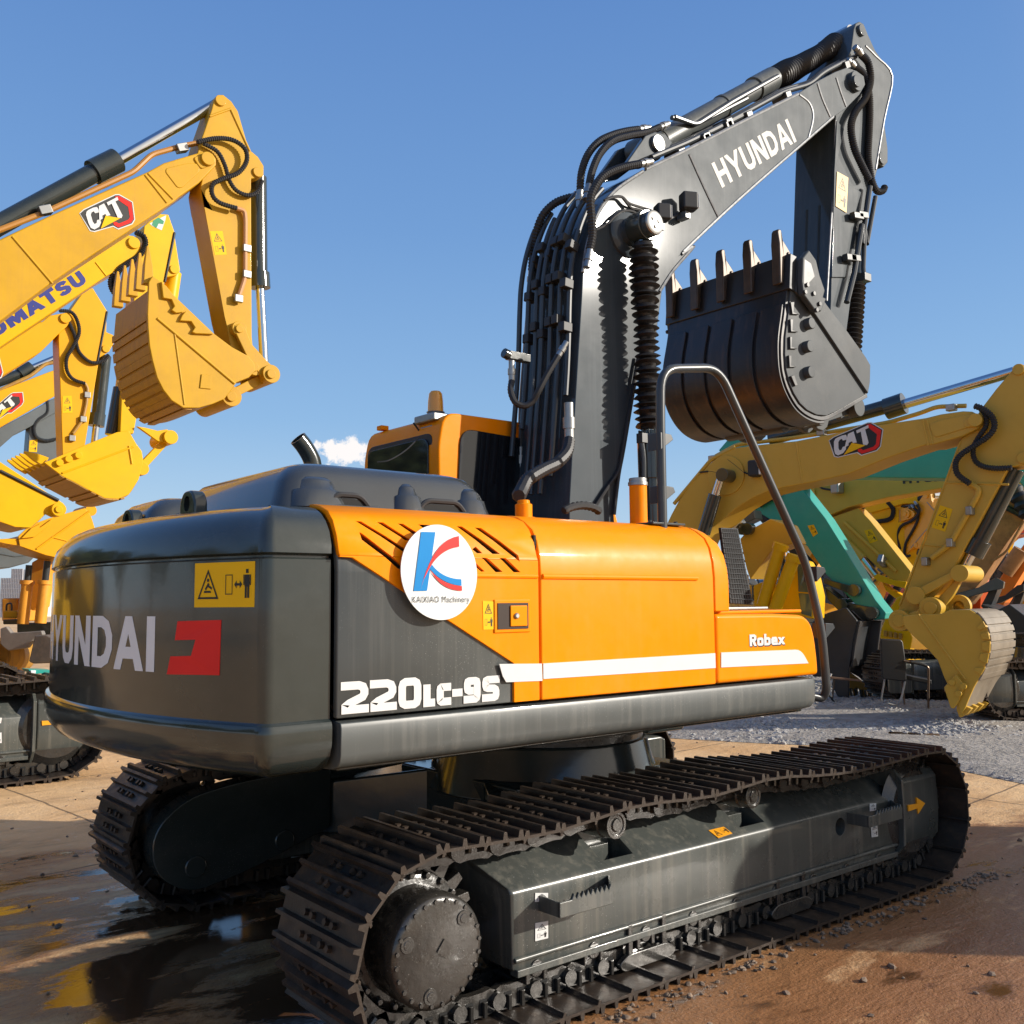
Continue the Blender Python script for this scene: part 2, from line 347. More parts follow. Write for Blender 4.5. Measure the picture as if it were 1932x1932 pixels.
    wob=N.new('ShaderNodeVectorMath'); L.new(m2.outputs['Vector'],wob.inputs[0]); wobn=N.new('ShaderNodeTexNoise'); wobn.inputs['Scale'].default_value=2.; L.new(P,wobn.inputs['Vector']); sc=N.new('ShaderNodeVectorMath'); sc.operation='SCALE'; sc.inputs['Scale'].default_value=.06; L.new(wobn.outputs['Color'],sc.inputs[0]); L.new(sc.outputs['Vector'],wob.inputs[1]); L.new(wob.outputs['Vector'],br.inputs['Vector'])
    joint=math_('MULTIPLY',br.outputs['Fac'],.7)
    base=mix(base,(.07,.045,.03),joint)
    L.new(base,b.inputs['Base Color'])
    ro=math_('SUBTRACT',.86,math_('MULTIPLY',damp,.5)); ro=math_('SUBTRACT',ro,math_('MULTIPLY',pud,.31)); L.new(ro,b.inputs['Roughness'])
    h=math_('ADD',math_('MULTIPLY',noise(9,9,.65),.6),math_('MULTIPLY',st,.9)); h=math_('ADD',h,math_('MULTIPLY',noise(60,4),.25)); h=math_('SUBTRACT',h,math_('MULTIPLY',joint,.8))
    bp=N.new('ShaderNodeBump'); bp.inputs['Distance'].default_value=.022
    L.new(rng(pud,0,1,1.,.05),bp.inputs['Strength']); L.new(h,bp.inputs['Height']); L.new(bp.outputs['Normal'],b.inputs['Normal'])
    return m
GROUND=mat_ground()
GRAVEL=mat('grey_gravel',(.40,.385,.36),.85,var=.35,vscale=9.,dirt=.4,dirt_col=(.33,.28,.22),dirt_scale=3.,bump=.03,bscale=22.)
# ================================================================ the main excavator
def zm(ox,oy,size): return lambda x,y:((ox+x*size/1932)/1.987578,(oy+y*size/1932)/1.987578)
zA=zm(0,1800,1300); zB=zm(1200,1800,1000); zC=zm(2100,1800,1000); zD=zm(900,2700,1200); zE=zm(1900,2600,1140)
z1=zm(1800,400,1000); z2=zm(2400,0,1040); z3=zm(2400,800,1040); z4=zm(1300,1300,1300); zG=zm(1900,1200,800)
def X(px,py,y): return MF.at(px,py,-y)
def XZ(f,pts,y): return [MF.sz(*f(*p),-y) for p in pts]
ident=lambda x,y:(x,y)
ME=thing('excavator','large orange and charcoal excavator in the foreground with raised grey boom and curled bucket','excavator')
# ---- crawler tracks
PITCH=None
def track_path(cz=.405,r=.37,xs=-1.76,xi=1.80):
    p=[]
    for i in range(25): p.append((xs+(xi-xs)*i/24,cz-r))
    for i in range(1,24): a=-math.pi/2+math.pi*i/24; p.append((xi+r*math.cos(a),cz+r*math.sin(a)))
    top=[(xi,0,cz+r),(1.42,0,.765),(1.0,0,.752),(.6,0,.772),(.22,0,.803),(-.25,0,.776),(-.75,0,.80),(-1.2,0,.762),(xs,0,cz+r)]
    for q in smooth_path(top,8): p.append((q.x,q.z))
    for i in range(1,24): a=math.pi/2+math.pi*i/24; p.append((xs+r*math.cos(a),cz+r*math.sin(a)))
    return p
def stations(path,n):
    L=[0]; m=len(path)
    for i in range(m): a,b=path[i],path[(i+1)%m]; L.append(L[-1]+math.hypot(b[0]-a[0],b[1]-a[1]))
    def at(s):
        s%=L[-1]; i=0
        while L[i+1]<s: i+=1
        k=(s-L[i])/max(1e-9,L[i+1]-L[i]); a,b=path[i],path[(i+1)%m]; return Vector((a[0]+(b[0]-a[0])*k,0,a[1]+(b[1]-a[1])*k))
    st=L[-1]/n; out=[]
    for k in range(n):
        a=at(k*st); b=at((k+1)*st); t=(b-a).normalized(); nrm=Vector((t.z,0,-t.x)); out.append(((a+b)/2,t,nrm))
    return out,st
PATH=track_path(); ST,PITCH=stations(PATH,49)
LF=Frame((0,0),(1,0))
def shoe_mesh():
    mb=MB(); h=.3
    prof=[(-.102,-.016),(-.085,-.004),(.085,-.004),(.094,-.02),(.104,-.02),(.098,.004),(.09,.028),(.074,.028),(.07,.008),(.012,.008),(.008,.036),(-.006,.036),(-.012,.008),(-.064,.008),(-.07,.036),(-.086,.036),(-.092,.010),(-.102,-.004)]
    mb.solid([(x,-h,z) for x,z in prof],[(x,h,z) for x,z in prof])
    for x in (.04,-.038):
        for y in (-.105,-.05,.05,.105):
            mb.cyl((x,y,.006),(x,y,.026),.014,seg=6)
    # lightening openings of the shoe, seen as dark slots on the plate
    mb.mi=1
    for x in (.04,-.038): mb.box((x,0,.0085),(.034,.075,.003))
    return mb
def link_into(mb,p,t,n,y):
    # one chain link pair with its pin, in world space
    def W(a,o,b): return Vector((p.x,y,p.z))+t*a+Vector((0,1,0))*o+n*b
    out=[(-.115,-.055),(-.105,-.095),(-.07,-.11),(-.03,-.104),(.03,-.104),(.07,-.11),(.105,-.095),(.115,-.055),(.1,-.02),(.06,-.012),(-.06,-.012),(-.1,-.02)]
    for s in (-1,1):
        mb.solid([W(a,s*.066,b) for a,b in out],[W(a,s*.1,b) for a,b in out])
    for a in (-.095,):
        mb.cyl(W(a,-.125,-.06),W(a,.125,-.06),.033,seg=12)
    mb.mi=1
    for s in (-1,1):
        for a in (-.034,.034):
            mb.solid([W(a+da,s*.1005,b) for da,b in ((-.018,-.078),(.018,-.078),(.018,-.022),(-.018,-.022))],[W(a+da,s*.102,b) for da,b in ((-.018,-.078),(.018,-.078),(.018,-.022),(-.018,-.022))])
    mb.mi=0
    for s in (-1,1):
        for a in (-.034,.034): mb.cyl(W(a,s*.112,-.07),W(a,s*.112,-.012),.011,seg=6)
shoe0=None
for sy in (-1,1):
    mb=MB(); y=1.195*sy
    for p,t,n in ST: link_into(mb,p,t,n,y)
    chain=mb.build('crawler_track',[WETB if sy<0 else TRACK,INKY],ME,0)
    for p,t,n in ST:
        if shoe0 is None:
            o=shoe0=shoe_mesh().build('track_shoe',[TRACK,INKY],chain)
        else:
            o=shoe0.copy(); COL.objects.link(o); o.parent=chain
        m=Matrix((t,n.cross(t),n)).transposed().to_4x4(); m.translation=(p.x,y,p.z); o.matrix_local=m
# ---- track frames
for sy in (-1,1):
    S=lambda x,y,z:Vector((x,y*sy if sy>0 else -y*-sy*1,z))
    def C3(x,y,z): return Vector((x,sy*y,z))
    sec=[(1.32,.19),(1.32,.502),(1.30,.520),(1.08,.655),(.96,.655),(.93,.62),(.93,.19)]
    def ring(x,dx=0): return [C3(x-(dx if z>.6 else dx*(z-.5)/.15 if z>.51 else 0),y,z) for y,z in sec]
    mb=MB(); mb.loft([ring(-1.305,.12),ring(-1.0),ring(.6),ring(1.62)])
    tf=mb.build('track_frame',FRAMEG,ME,.012,3)
    c=MB()
    for x in (-.66,.32): c.box(C3(x,1.2,.6),(.20,.16,.26))
    c.cyl(C3(1.05,1.2,.42),C3(1.05,1.5,.42),.048,seg=20)
    c.box(C3(-.7,1.12,.42),(.16,.12,.3)); c.box(C3(.28,1.12,.42),(.16,.12,.3))
    cut(tf,c)
    bv=tf.modifiers.new('edge','BEVEL'); bv.width=.012; bv.segments=3; bv.limit_method='ANGLE'; bv.angle_limit=R(38); bv.harden_normals=True
    mb=MB(); mb.tube([C3(-1.3,1.326,.235),C3(1.62,1.326,.235)],.011,8); mb.box(C3(.155,1.315,.185),(2.9,.05,.03)); mb.build('weld_rail',FRAMEG,tf,.004)
    # idler yoke cover
    pr=[(.93,.60),(1.18,.662),(1.30,.655),(1.352,.60),(1.362,.4),(1.352,.25),(1.27,.145),(.93,.145)]
    mb=MB(); mb.loft([[C3(x,y,z) for y,z in pr] for x in (1.655,2.05,2.085)][:2]+[[C3(2.09,y-.02,.4+(z-.4)*.9) for y,z in pr]])
    yk=mb.build('idler_cover',FRAMEG,ME,.02,3)
    mb=MB(); pl=[(.95,.62),(1.2,.675),(1.32,.668),(1.372,.61),(1.378,.4),(1.37,.23),(1.28,.13),(.95,.13)]
    mb.loft([[C3(x,y,z) for y,z in pl] for x in (1.622,1.648)]); mb.build('end_plate',FRAMEG,yk,.006)
    mb=MB(); mb.lathe(C3(1.80,1.05,.405),C3(1.80,1.34,.405),[(0,.24),(.15,.3),(.3,.24),(.7,.24),(.85,.3),(1,.24),(1,.1)],40); mb.build('idler',WETB,ME)
    # sprocket and travel motor
    mb=MB(); nT=21; prof=[]
    for i in range(nT):
        for d,r in ((-.36,.262),(-.18,.325),(.18,.325),(.36,.262)):
            a=2*math.pi*(i+d)/nT; prof.append((-1.76+r*math.cos(a),.405+r*math.sin(a)))
    mb.solid([C3(x,1.16,z) for x,z in prof],[C3(x,1.225,z) for x,z in prof])
    mb.lathe(C3(-1.76,1.225,.405),C3(-1.76,1.265,.405),[(0,.255),(.6,.25),(1,.225)],40)
    for i in range(20):
        a=2*math.pi*i/20; mb.cyl(C3(-1.76+.238*math.cos(a),1.22,.405+.238*math.sin(a)),C3(-1.76+.238*math.cos(a),1.278,.405+.238*math.sin(a)),.014,seg=6)
    sp=mb.build('sprocket',WETB,ME,.004)
    mb=MB(); mb.lathe(C3(-1.76,1.0,.405),C3(-1.76,1.455,.405),[(0,.19),(.58,.205),(.9,.207),(.965,.203),(.992,.192),(1,.178),(1,.001)],56)
    for i in range(24):
        a=2*math.pi*(i+.3)/24; x,z=-1.76+.184*math.cos(a),.405+.184*math.sin(a); mb.cyl(C3(x,1.44,z),C3(x,1.460,z),.0085,seg=6)
    for a in (.75,2.75,4.45):
        x,z=-1.76+.150*math.cos(a),.405+.150*math.sin(a); mb.lathe(C3(x,1.45,z),C3(x,1.462,z),[(0,.03),(.8,.028),(.8,.018),(1,.016),(1,.001)],20)
    mb.box(C3(-1.735,1.456,.415),(.052,.010,.052),Matrix.Rotation(R(38),3,'Y'))
    hub=mb.build('travel_motor_hub',WETB,sp,0,ang=50)
    for x in (-.75,.22):
        mb=MB(); mb.lathe(C3(x,1.05,.70),C3(x,1.37,.70),[(0,.06),(.1,.07),(.8,.066),(.82,.06),(1,.06),(1,.045),(.985,.043),(.985,.028),(1.01,.026),(1.01,.001)],32)
        mb.box(C3(x,1.06,.62),(.09,.07,.14)); mb.build('carrier_roller',WETB,ME,.003)
    for i in range(9):
        x=-1.18+i*.325
        mb=MB(); mb.lathe(C3(x,1.06,.20),C3(x,1.265,.20),[(0,.09),(.12,.09),(.14,.075),(.86,.075),(.88,.09),(1,.09),(1,.05)],28)
        mb.box(C3(x,1.285,.185),(.105,.06,.085)); mb.cyl(C3(x,1.30,.18),C3(x,1.327,.18),.036,seg=20)
        for d in (-.047,.047): mb.box(C3(x+d,1.30,.15),(.024,.05,.05))
        mb.build('track_roller',[WETB],ME,.005)
    for i,x in enumerate((-.53,.56)):
        mb=MB(); 
        for d in (-.11,.11): mb.box(C3(x+d,1.325,.16),(.03,.022,.17))
        pts=round2([(x-.16,.05),(x+.16,.05),(x+.19,.085),(x+.13,.12),(x-.13,.12),(x-.19,.085)],.03)
        mb.solid([C3(a,1.312,z) for a,z in pts],[C3(a,1.34,z) for a,z in pts]); mb.build('track_guard',WETB,ME,.005)
# toothed boarding steps on the near track frame
def step(x0,x1,zc,left=True):
    mb=MB(); z0,z1=zc-.03,zc+.032; n=9; top=[]
    xs=x0+(x1-x0)*.22
    pts=[(x0,z0),(x1,z0),(x1,z1)]
    for i in range(n): 
        a=x1-(x1-xs)*i/n; b=x1-(x1-xs)*(i+.5)/n; pts+=[(a,z1),(b,z1+.024)]
    pts+=[(xs,z1),(x0,z1)]
    Y0,Y1=-1.455,-1.44
    mb.solid([(a,Y0,z) for a,z in pts],[(a,Y1,z) for a,z in pts])
    mb.solid([(x0,Y0+.004,z0),(x0+.014,Y0+.004,z0),(x0+.014,-1.318,z0),(x0,-1.318,z0)],[(x0,Y0+.004,z1),(x0+.014,Y0+.004,z1),(x0+.014,-1.318,z1),(x0,-1.318,z1)])
    mb.solid([(x1-.01,Y0,z0),(x1+.10,-1.335,z0),(x1+.10,-1.318,z0),(x1-.01,Y1,z0)],[(x1-.01,Y0,z1+.012),(x1+.10,-1.335,z1+.012),(x1+.10,-1.318,z1+.012),(x1-.01,Y1,z1+.012)])
    mb.build('boarding_step',FRAMEG,ME,.004)
step(-1.165,-.86,.435); step(1.12,1.47,.455)
# ---- undercarriage centre
mb=MB()
mb.lathe((0,0,.62),(0,0,.90),[(0,.70),(.7,.64),(1,.62)],48)
for sx in (-1,1):
    for sy in (-1,1):
        a=[(.30,.12),(.12,.42)]
        A=[Vector((sx*.55,sy*.10,.40)),Vector((sx*.10,sy*.55,.40)),Vector((sx*.10,sy*.55,.76)),Vector((sx*.55,sy*.10,.76))]
        B=[Vector((sx*1.05,sy*.95,.30)),Vector((sx*.62,sy*.95,.30)),Vector((sx*.62,sy*.95,.60)),Vector((sx*1.05,sy*.95,.60))]
        mb.solid(A,B)
mb.box((0,0,.55),(1.3,1.1,.36)); 
mb.build('centre_frame',GREYD,ME,.015)
# tapering motor guards on the inner side of the far track
for sy in (-1,1):
    mb=MB(); pts=round2([(-2.02,.26),(-1.83,.13),(-1.5,.19),(-.98,.36),(-.98,.70),(-1.5,.70),(-1.86,.64),(-2.04,.48)],[.2,.15,.3,.03,.03,.4,.3,.15],6)
    mb.solid([(x,sy*.80,z) for x,z in pts],[(x,sy*.95,z) for x,z in pts])
    for x,z in ((-1.80,.27),(-1.28,.33)): mb.cyl((x,sy*.80,z),(x,sy*.785,z),.06,seg=20)
    mb.build('motor_guard',GREYD,ME,.012)
mb=MB(); mb.lathe((0,0,.88),(0,0,1.08),[(0,.60),(.3,.60),(.3,.64),(.62,.64),(.62,.58),(1,.58)],64)
for i in range(36):
    a=2*math.pi*i/36; mb.cyl((.61*math.cos(a),.61*math.sin(a),1.0),(.61*math.cos(a),.61*math.sin(a),1.03),.013,seg=6)
mb.build('slew_ring',WETB,ME)
mb=MB(); mb.box((.80,-.02,.96),(.34,.5,.20)); mb.box((.66,.1,.95),(.12,.3,.16)); mb.build('swivel_cover',GREYD,ME,.02)
# ---- upper deck and skirt
mb=MB(); mb.box((-.62,0,1.135),(2.9,2.5,.14)); mb.box((-.6,.1,1.05),(1.8,1.2,.06)); mb.build('upper_frame',GREYD,ME,.01)
SK=[(-1.10,1.080),(-1.24,1.081),(-1.30,1.086),(-1.338,1.098),(-1.356,1.118),(-1.363,1.145),(-1.364,1.238),(-1.358,1.256),(-1.30,1.262),(-1.10,1.262)]
mb=MB()
rg=[]
for x,k in ((-2.122,0),(.70,0),(.79,.01),(.835,.03),(.855,.06)):
    rg.append([(x,y+k*(1 if y<-1.15 else 0),1.18+(z-1.18)*(1-k*2.5)) for y,z in SK])
mb.loft(rg); mb.build('side_skirt',GREY,ME,.004)
mb=MB(); mb.loft([[(x,-y,z) for y,z in SK] for x in (-2.122,.84)]); mb.build('side_skirt',GREY,ME,.004)
# ---- counterweight
CX,CR=.55,3.25
def cw_plan(d,z0=0):
    # half outline from the right seam round the back to the left seam, pulled in by d
    pts=[]; y0=1.35-d; pts.append((-2.145,-y0)); pts.append((-2.25,-y0))
    arc=[]; rr_=CR-d
    for i in range(33):
        y=-1.29+2.58*i/32; y*=(1.29-d)/1.29; arc.append((CX-math.sqrt(rr_**2-y*y),y))
    c0=(-2.37+d*.3,-y0); e=arc[0]
    # corner blend by a quadratic through the virtual corner
    cr=(e[0]+.012,-y0)
    for i in range(9):
        t=i/8; pts.append(((1-t)**2*c0[0]+2*t*(1-t)*cr[0]+t*t*e[0],(1-t)**2*c0[1]+2*t*(1-t)*cr[1]+t*t*e[1]))
    pts+=arc[1:-1]; pts+= [(x,-y) for x,y in pts[10:1:-1]]
    pts+=[(-2.25,y0),(-2.145,y0)]
    return pts
lev=[(1.062,.24),(1.065,.17),(1.075,.11),(1.10,.055),(1.135,.026),(1.18,.010),(1.235,.008),(1.252,.010),(1.262,.015),(1.268,.026),(1.272,.03),(1.55,.028),(1.845,.03),(1.850,.034),(1.853,.046),(1.859,.046),(1.862,.032),(1.868,.022),(1.90,.026),(1.95,.042),(1.99,.07),(2.02,.105),(2.042,.15),(2.053,.2),(2.058,.27)]
mb=MB(); rg=[[(x,y,z) for x,y in cw_plan(d)] for z,d in lev]; mb.loft(rg)
cw=mb.build('counterweight',GREYD,ME,0,ang=28)
def onCyl(px,py,rad=CR-.026):
    d=ray(px,py); ox,oy=CAM.x-CX,CAM.y; a=d.x**2+d.y**2; b=ox*d.x+oy*d.y; c=ox*ox+oy*oy-rad**2
    t=(-b-math.sqrt(b*b-a*c))/a; return CAM+d*t
def cyl_pt(y,z,lift=0.):
    r=CR-.0293+lift; return Vector((CX-math.sqrt(r*r-y*y),y,z))
# red emblem
el=[zA(*p) for p in ((990,787),(1230,780),(1220,1088),(930,1083),(950,983),(1065,980),(1090,890),(975,893))]
el=[onCyl(*p) for p in el]; el=[(p.y,p.z) for p in el]
zs=lambda i:el[i][1]
zt=(el[0][1]+el[1][1])/2; zb=(el[2][1]+el[3][1])/2
mb=MB()
mb.solid([cyl_pt(y,z,.001) for y,z in el],[cyl_pt(y,z,.004) for y,z in el]); mb.build('red_emblem',REDD,cw,smooth=False)
a=onCyl(*zA(863,760)); b=onCyl(*zA(850,1070)); Hh=(a.z-b.z); 
yr=a.y; yN=onCyl(*zA(418,768)).y           # right edge of the I, left edge of the N
HT=Hh*.22; w_ND=textw('NDAI',Hh,HT,.10); sx=(yN-yr)/w_ND; wT=textw('HYUNDAI',Hh,HT,.10)*sx
mb=MB(); lettering(mb,'HYUNDAI',Hh,HT,lambda u,v,e:cyl_pt(yr+wT-u,b.z+v,.0015+e),.10,sx,du=.03); mb.build('brand_lettering',SILV,cw,smooth=False)
# warning stickers: plate with black pictograms
def pict_marks(mb,f,kind):
    # f(u,v) in a unit square -> list maker; draws outlined triangle or man/box/arrow
    def tri(a,b,c,w):
        ctr=((a[0]+b[0]+c[0])/3,(a[1]+b[1]+c[1])/3); k=1-w
        i=[(ctr[0]+(p[0]-ctr[0])*k,ctr[1]+(p[1]-ctr[1])*k) for p in (a,b,c)]; o=[a,b,c]
        for n in range(3): m=(n+1)%3; mb.face([mb.v(f(*o[n])),mb.v(f(*o[m])),mb.v(f(*i[m])),mb.v(f(*i[n]))])
    def q(*p): mb.face([mb.v(f(*x)) for x in p])
    def r(x0,y0,x1,y1): q((x0,y0),(x1,y0),(x1,y1),(x0,y1))
    if kind=='tri':
        tri((.1,.14),(.9,.14),(.5,.9),.2); q((.34,.3),(.62,.3),(.6,.35),(.36,.35)); q((.42,.36),(.56,.52),(.5,.56),(.38,.4)); q((.5,.45),(.64,.38),(.66,.43),(.52,.5)); r(.46,.58,.54,.66)
    else:
        for x0,y0,x1,y1 in ((.1,.25,.34,.27),(.1,.73,.34,.75),(.1,.25,.12,.75),(.32,.25,.34,.75)): r(x0,y0,x1,y1)
        r(.46,.47,.6,.53); q((.4,.5),(.48,.4),(.48,.6)); q((.66,.5),(.58,.6),(.58,.4))
        r(.74,.44,.9,.74); r(.75,.16,.81,.46); r(.83,.16,.89,.46); q((.78,.78),(.86,.78),(.86,.88),(.78,.88)); r(.70,.48,.73,.74); r(.91,.48,.94,.74)
def sticker(parent,fn,vert=True,mats=None,name='warning_sticker',lift=.002):
    # fn(u,v,lift)->point over the unit square; vert: triangle above man
    mb=MB(); n=6
    for i in range(n):
        a,b=i/n,(i+1)/n
        A=[fn(a,0,.0005),fn(b,0,.0005),fn(b,1,.0005),fn(a,1,.0005)]; B=[fn(a,0,lift),fn(b,0,lift),fn(b,1,lift),fn(a,1,lift)]
        mb.solid(A,B)
    mb.mi=1
    if vert:
        pict_marks(mb,lambda u,v:fn(.08+.84*u,.5+.46*v,lift+.0015),'tri'); pict_marks(mb,lambda u,v:fn(.08+.84*u,.04+.44*v,lift+.0015),'man')
    else:
        pict_marks(mb,lambda u,v:fn(.02+.46*u,.06+.88*v,lift+.0015),'tri'); pict_marks(mb,lambda u,v:fn(.5+.48*u,.06+.88*v,lift+.0015),'man')
    return mb.build(name,mats or [STKY,BLACK],parent,smooth=False)
def quad_fn(tl,tr,br,bl,nrm):                # four world corners
    def f(u,v,l): return (bl*(1-u)+br*u)*(1-v)+(tl*(1-u)+tr*u)*v+nrm*l
    return f
s_tl,s_tr,s_br,s_bl=[onCyl(*zA(*p)) for p in ((1085,470),(1418,447),(1405,703),(1063,715))]
zt_,zb_=(s_tl.z+s_tr.z)/2,(s_bl.z+s_br.z)/2
sticker(cw,lambda u,v,l:cyl_pt(s_tl.y+(max(s_tr.y,-1.28)-s_tl.y)*u,zb_+(zt_-zb_)*v,l),False)
for px,py,y in ((365,955,-.24),(250,985,.80)):
    mb=MB(); c=onZ(px,py+4,2.10); pts=round2([(-.085,-.08),(.085,-.08),(.085,.03),(.045,.075),(-.045,.075),(-.085,.03)],.045)
    O=[c+Vector((0,a,b)) for a,b in pts]; n=len(O)
    ci=[c+Vector((0,.034*math.cos(2*math.pi*k/n+R(225)+math.pi*0),.018+.034*math.sin(2*math.pi*k/n+R(225)))) for k in range(n)]
    dx=Vector((.03,0,0)); mb.loft([[p-dx for p in ci],[p-dx for p in O],[p+dx for p in O],[p+dx for p in ci],[p-dx for p in ci]],True,False,False)
    mb.build('lifting_eye',GREYD,cw,.012,3)
# ---- right-hand body doors
PROF=[(-1.345,1.272),(-1.346,1.5),(-1.345,1.80),(-1.338,1.875),(-1.32,1.935),(-1.29,1.985),(-1.25,2.022),(-1.20,2.045),(-1.14,2.056),(-1.0,2.06)]
def shell(x0,x1,prof,name,m,parent,th=.03,inset=0,bev=.006):
    mb=MB(); inner=[(min(y+th,-.9),z-th*.9*(1 if z>1.85 else 0)) for y,z in prof]
    ring=prof+inner[::-1]
    mb.loft([[(x,y+inset,z) for y,z in ring] for x in (x0,x1)]); return mb.build(name,m,parent,bev)
door=shell(-2.13,-1.178,PROF,'rear_side_door',GREY,ME)
# orange upper skin of that door: shoulder strip plus the flat field with its slanted lower edge
op=[zB(*p) for p in ((125,556),(235,562),(1405,1328),(1408,1625),(1618,1612),(1610,560))]
of=[MF.sz(*p,1.357) for p in op]; of=[(max(-2.13,min(-1.178,a)),z) for a,z in of]
of[0]=(-2.13,of[0][1]); of[3]=(of[2][0],1.274); of[4]=(-1.178,1.274); of[5]=(-1.178,1.86)
flat=[(-2.13,1.86)]+[of[0],of[1],of[2],of[3],of[4],of[5]]
mb=MB(); mb.prism(MF,flat[::-1],1.340,1.358)
osk=mb.build('orange_door_skin',ORANGE,door,.005)
P2=[(y-.012,z+.006) for y,z in PROF if z>1.79]; P2[0]=(-1.358,1.8605)
sh=[(y-.012 if z<2.03 else y,z+(.010 if z>1.95 else .003)) for y,z in PROF if z>1.85]
mb=MB(); ring=[(-1.358,1.8605)]+sh+[(-1.0,2.045),(-1.2,2.03),(-1.3,1.92),(-1.33,1.8605)]
mb.loft([[(x,y,z) for y,z in ring] for x in (-2.13,-1.178)]); shd=mb.build('orange_shoulder',ORANGE,door,.004,ang=50)
# louvre slots cut through the skin
SL=[((315,290),(355,292),(655,515),(610,515)),((470,298),(515,300),(690,440),(640,432)),((620,308),(660,310),(760,390),(720,395)),((318,375),(330,378),(610,630),(600,652),(565,640),(325,430)),
((1050,328),(1090,330),(1318,535),(1262,535)),((1180,338),(1228,342),(1448,545),(1448,592)),((1150,480),(1190,530),(1150,530),(1120,500)),((1175,562),(1215,565),(1325,665),(1275,668)),((1305,565),(1350,566),(1455,668),(1405,668)),((1130,600),(1195,662),(1170,664),(1120,620)),((770,315),(970,325),(1000,360),(820,360))]
c1=MB(); c2=MB()
for s in SL:
    w=[MF.sz(*zB(*p),1.36) for p in s]
    c1.prism(MF,w,1.30,1.45); c2.prism(MF,w,1.10,1.45)
cut(osk,c1); cut(shd,c2); osk.data.polygons.foreach_set('use_smooth',[False]*len(osk.data.polygons))
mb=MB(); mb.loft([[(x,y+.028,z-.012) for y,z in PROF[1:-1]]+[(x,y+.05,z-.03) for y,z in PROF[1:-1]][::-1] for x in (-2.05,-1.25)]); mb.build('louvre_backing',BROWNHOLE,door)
# the grey door base also needs openings behind the slots
c3=MB()
for s in SL:
    w=[MF.sz(*zB(*p),1.36) for p in s]; c3.prism(MF,w,1.10,1.45)
cut(door,c3)
# engine-side door, front pillar, toolbox
d2=shell(-1.166,-.03,[(y-.012 if z<2.0 else y,z+(.012 if z>1.9 else 0)) for y,z in PROF],'front_side_door',ORANGE,ME,bev=.008)
mb=MB(); mb.tube([(-1.155,-1.357,1.792),(-.16,-1.357,1.792)],.012,8); mb.build('pressed_ridge',ORANGE,d2)
mb=MB(); mb.tube([(-1.56,-1.357,1.792),(-1.185,-1.357,1.792)],.010,8); mb.build('pressed_ridge',ORANGE,door)
pil=[(-.03,1.625),(.02,1.625),(.075,1.63),(.07,1.75),(.05,1.86),(.0,1.95),(-.03,1.99)]
mb=MB(); rg=[]
pf=[(y-.012 if z<2.0 else y,z+(.012 if z>1.9 else 0)) for y,z in PROF if z>1.62]; pf=[(-1.357,1.628)]+pf
mb.loft([[(x,y,1.628+(z-1.628)*k) for y,z in pf]+[(x,-1.0,1.628)] for x,k in ((-.022,1),(.035,.985),(.07,.94),(.09,.86))]); mb.build('front_pillar',ORANGE,ME,.008)
TB=[(-.022,1.272),(.842,1.272),(.838,1.36),(.82,1.48),(.79,1.56),(.72,1.60),(.45,1.612),(-.022,1.616)]
mb=MB(); mb.loft([[(x,y,z) for x,z in round2(TB,[0,.0,.03,.06,.05,.05,.02,0])] for y in (-1.357,)]+[[(x-.0,y,z) for x,z in round2(TB,[0,.0,.03,.06,.05,.05,.02,0])] for y in (-.62,)]); tb=mb.build('toolbox',ORANGE,ME,.022,3)
mb=MB(); mb.box((.38,-1.0,1.622),(.78,.62,.016)); mb.build('toolbox_lid',ORANGE,tb,.005)
mb=MB(); mb.box((.33,-1.15,1.640),(.50,.16,.014)); mb.build('rubber_tread',ZINC,tb,.004)
# dark mesh guard behind the front pillar
g=[X(*zC(*p),-.92) for p in ((1165,345),(1290,350),(1402,905),(1235,895))]
mb=MB(); mb.solid(g,[p+Vector((0,.02,0)) for p in g]); gd=mb.build('mesh_guard',HOODBLK,ME,.004)
def gp(u,v): return (g[0]*(1-u)+g[1]*u)*(1-v)+(g[3]*(1-u)+g[2]*u)*v+Vector((0,-.004,0))
for i in range(1,15): mb=MB(); mb.tube([gp(.03,i/15),gp(.97,i/15)],.0022,5); mb.build('guard_wire',PIPE,gd)
for i in range(1,9): mb=MB(); mb.tube([gp(i/9,.01),gp(i/9,.99)],.0022,5); mb.build('guard_wire',PIPE,gd)
# left-hand side of the body, away from the viewer
mb=MB(); pfl=[(y,z) for y,z in PROF]; mb.loft([[(x,-y,z) for y,z in pfl]+[(x,.5,2.05),(x,.5,1.28)] for x in (-2.13,-.62)]); mb.build('left_side_door',ORANGE,ME,.008)
mb=MB(); mb.box((-1.0,-.25,1.66),(1.9,1.9,.76)); mb.build('engine_bay',GREYD,ME,.01)
mb=MB(); mb.box((-.60,-.86,2.048),(1.02,.5,.022)); mb.box((-.1,-.55,2.05),(.8,.5,.02)); mb.build('deck_cover',ORANGE,ME,.006)
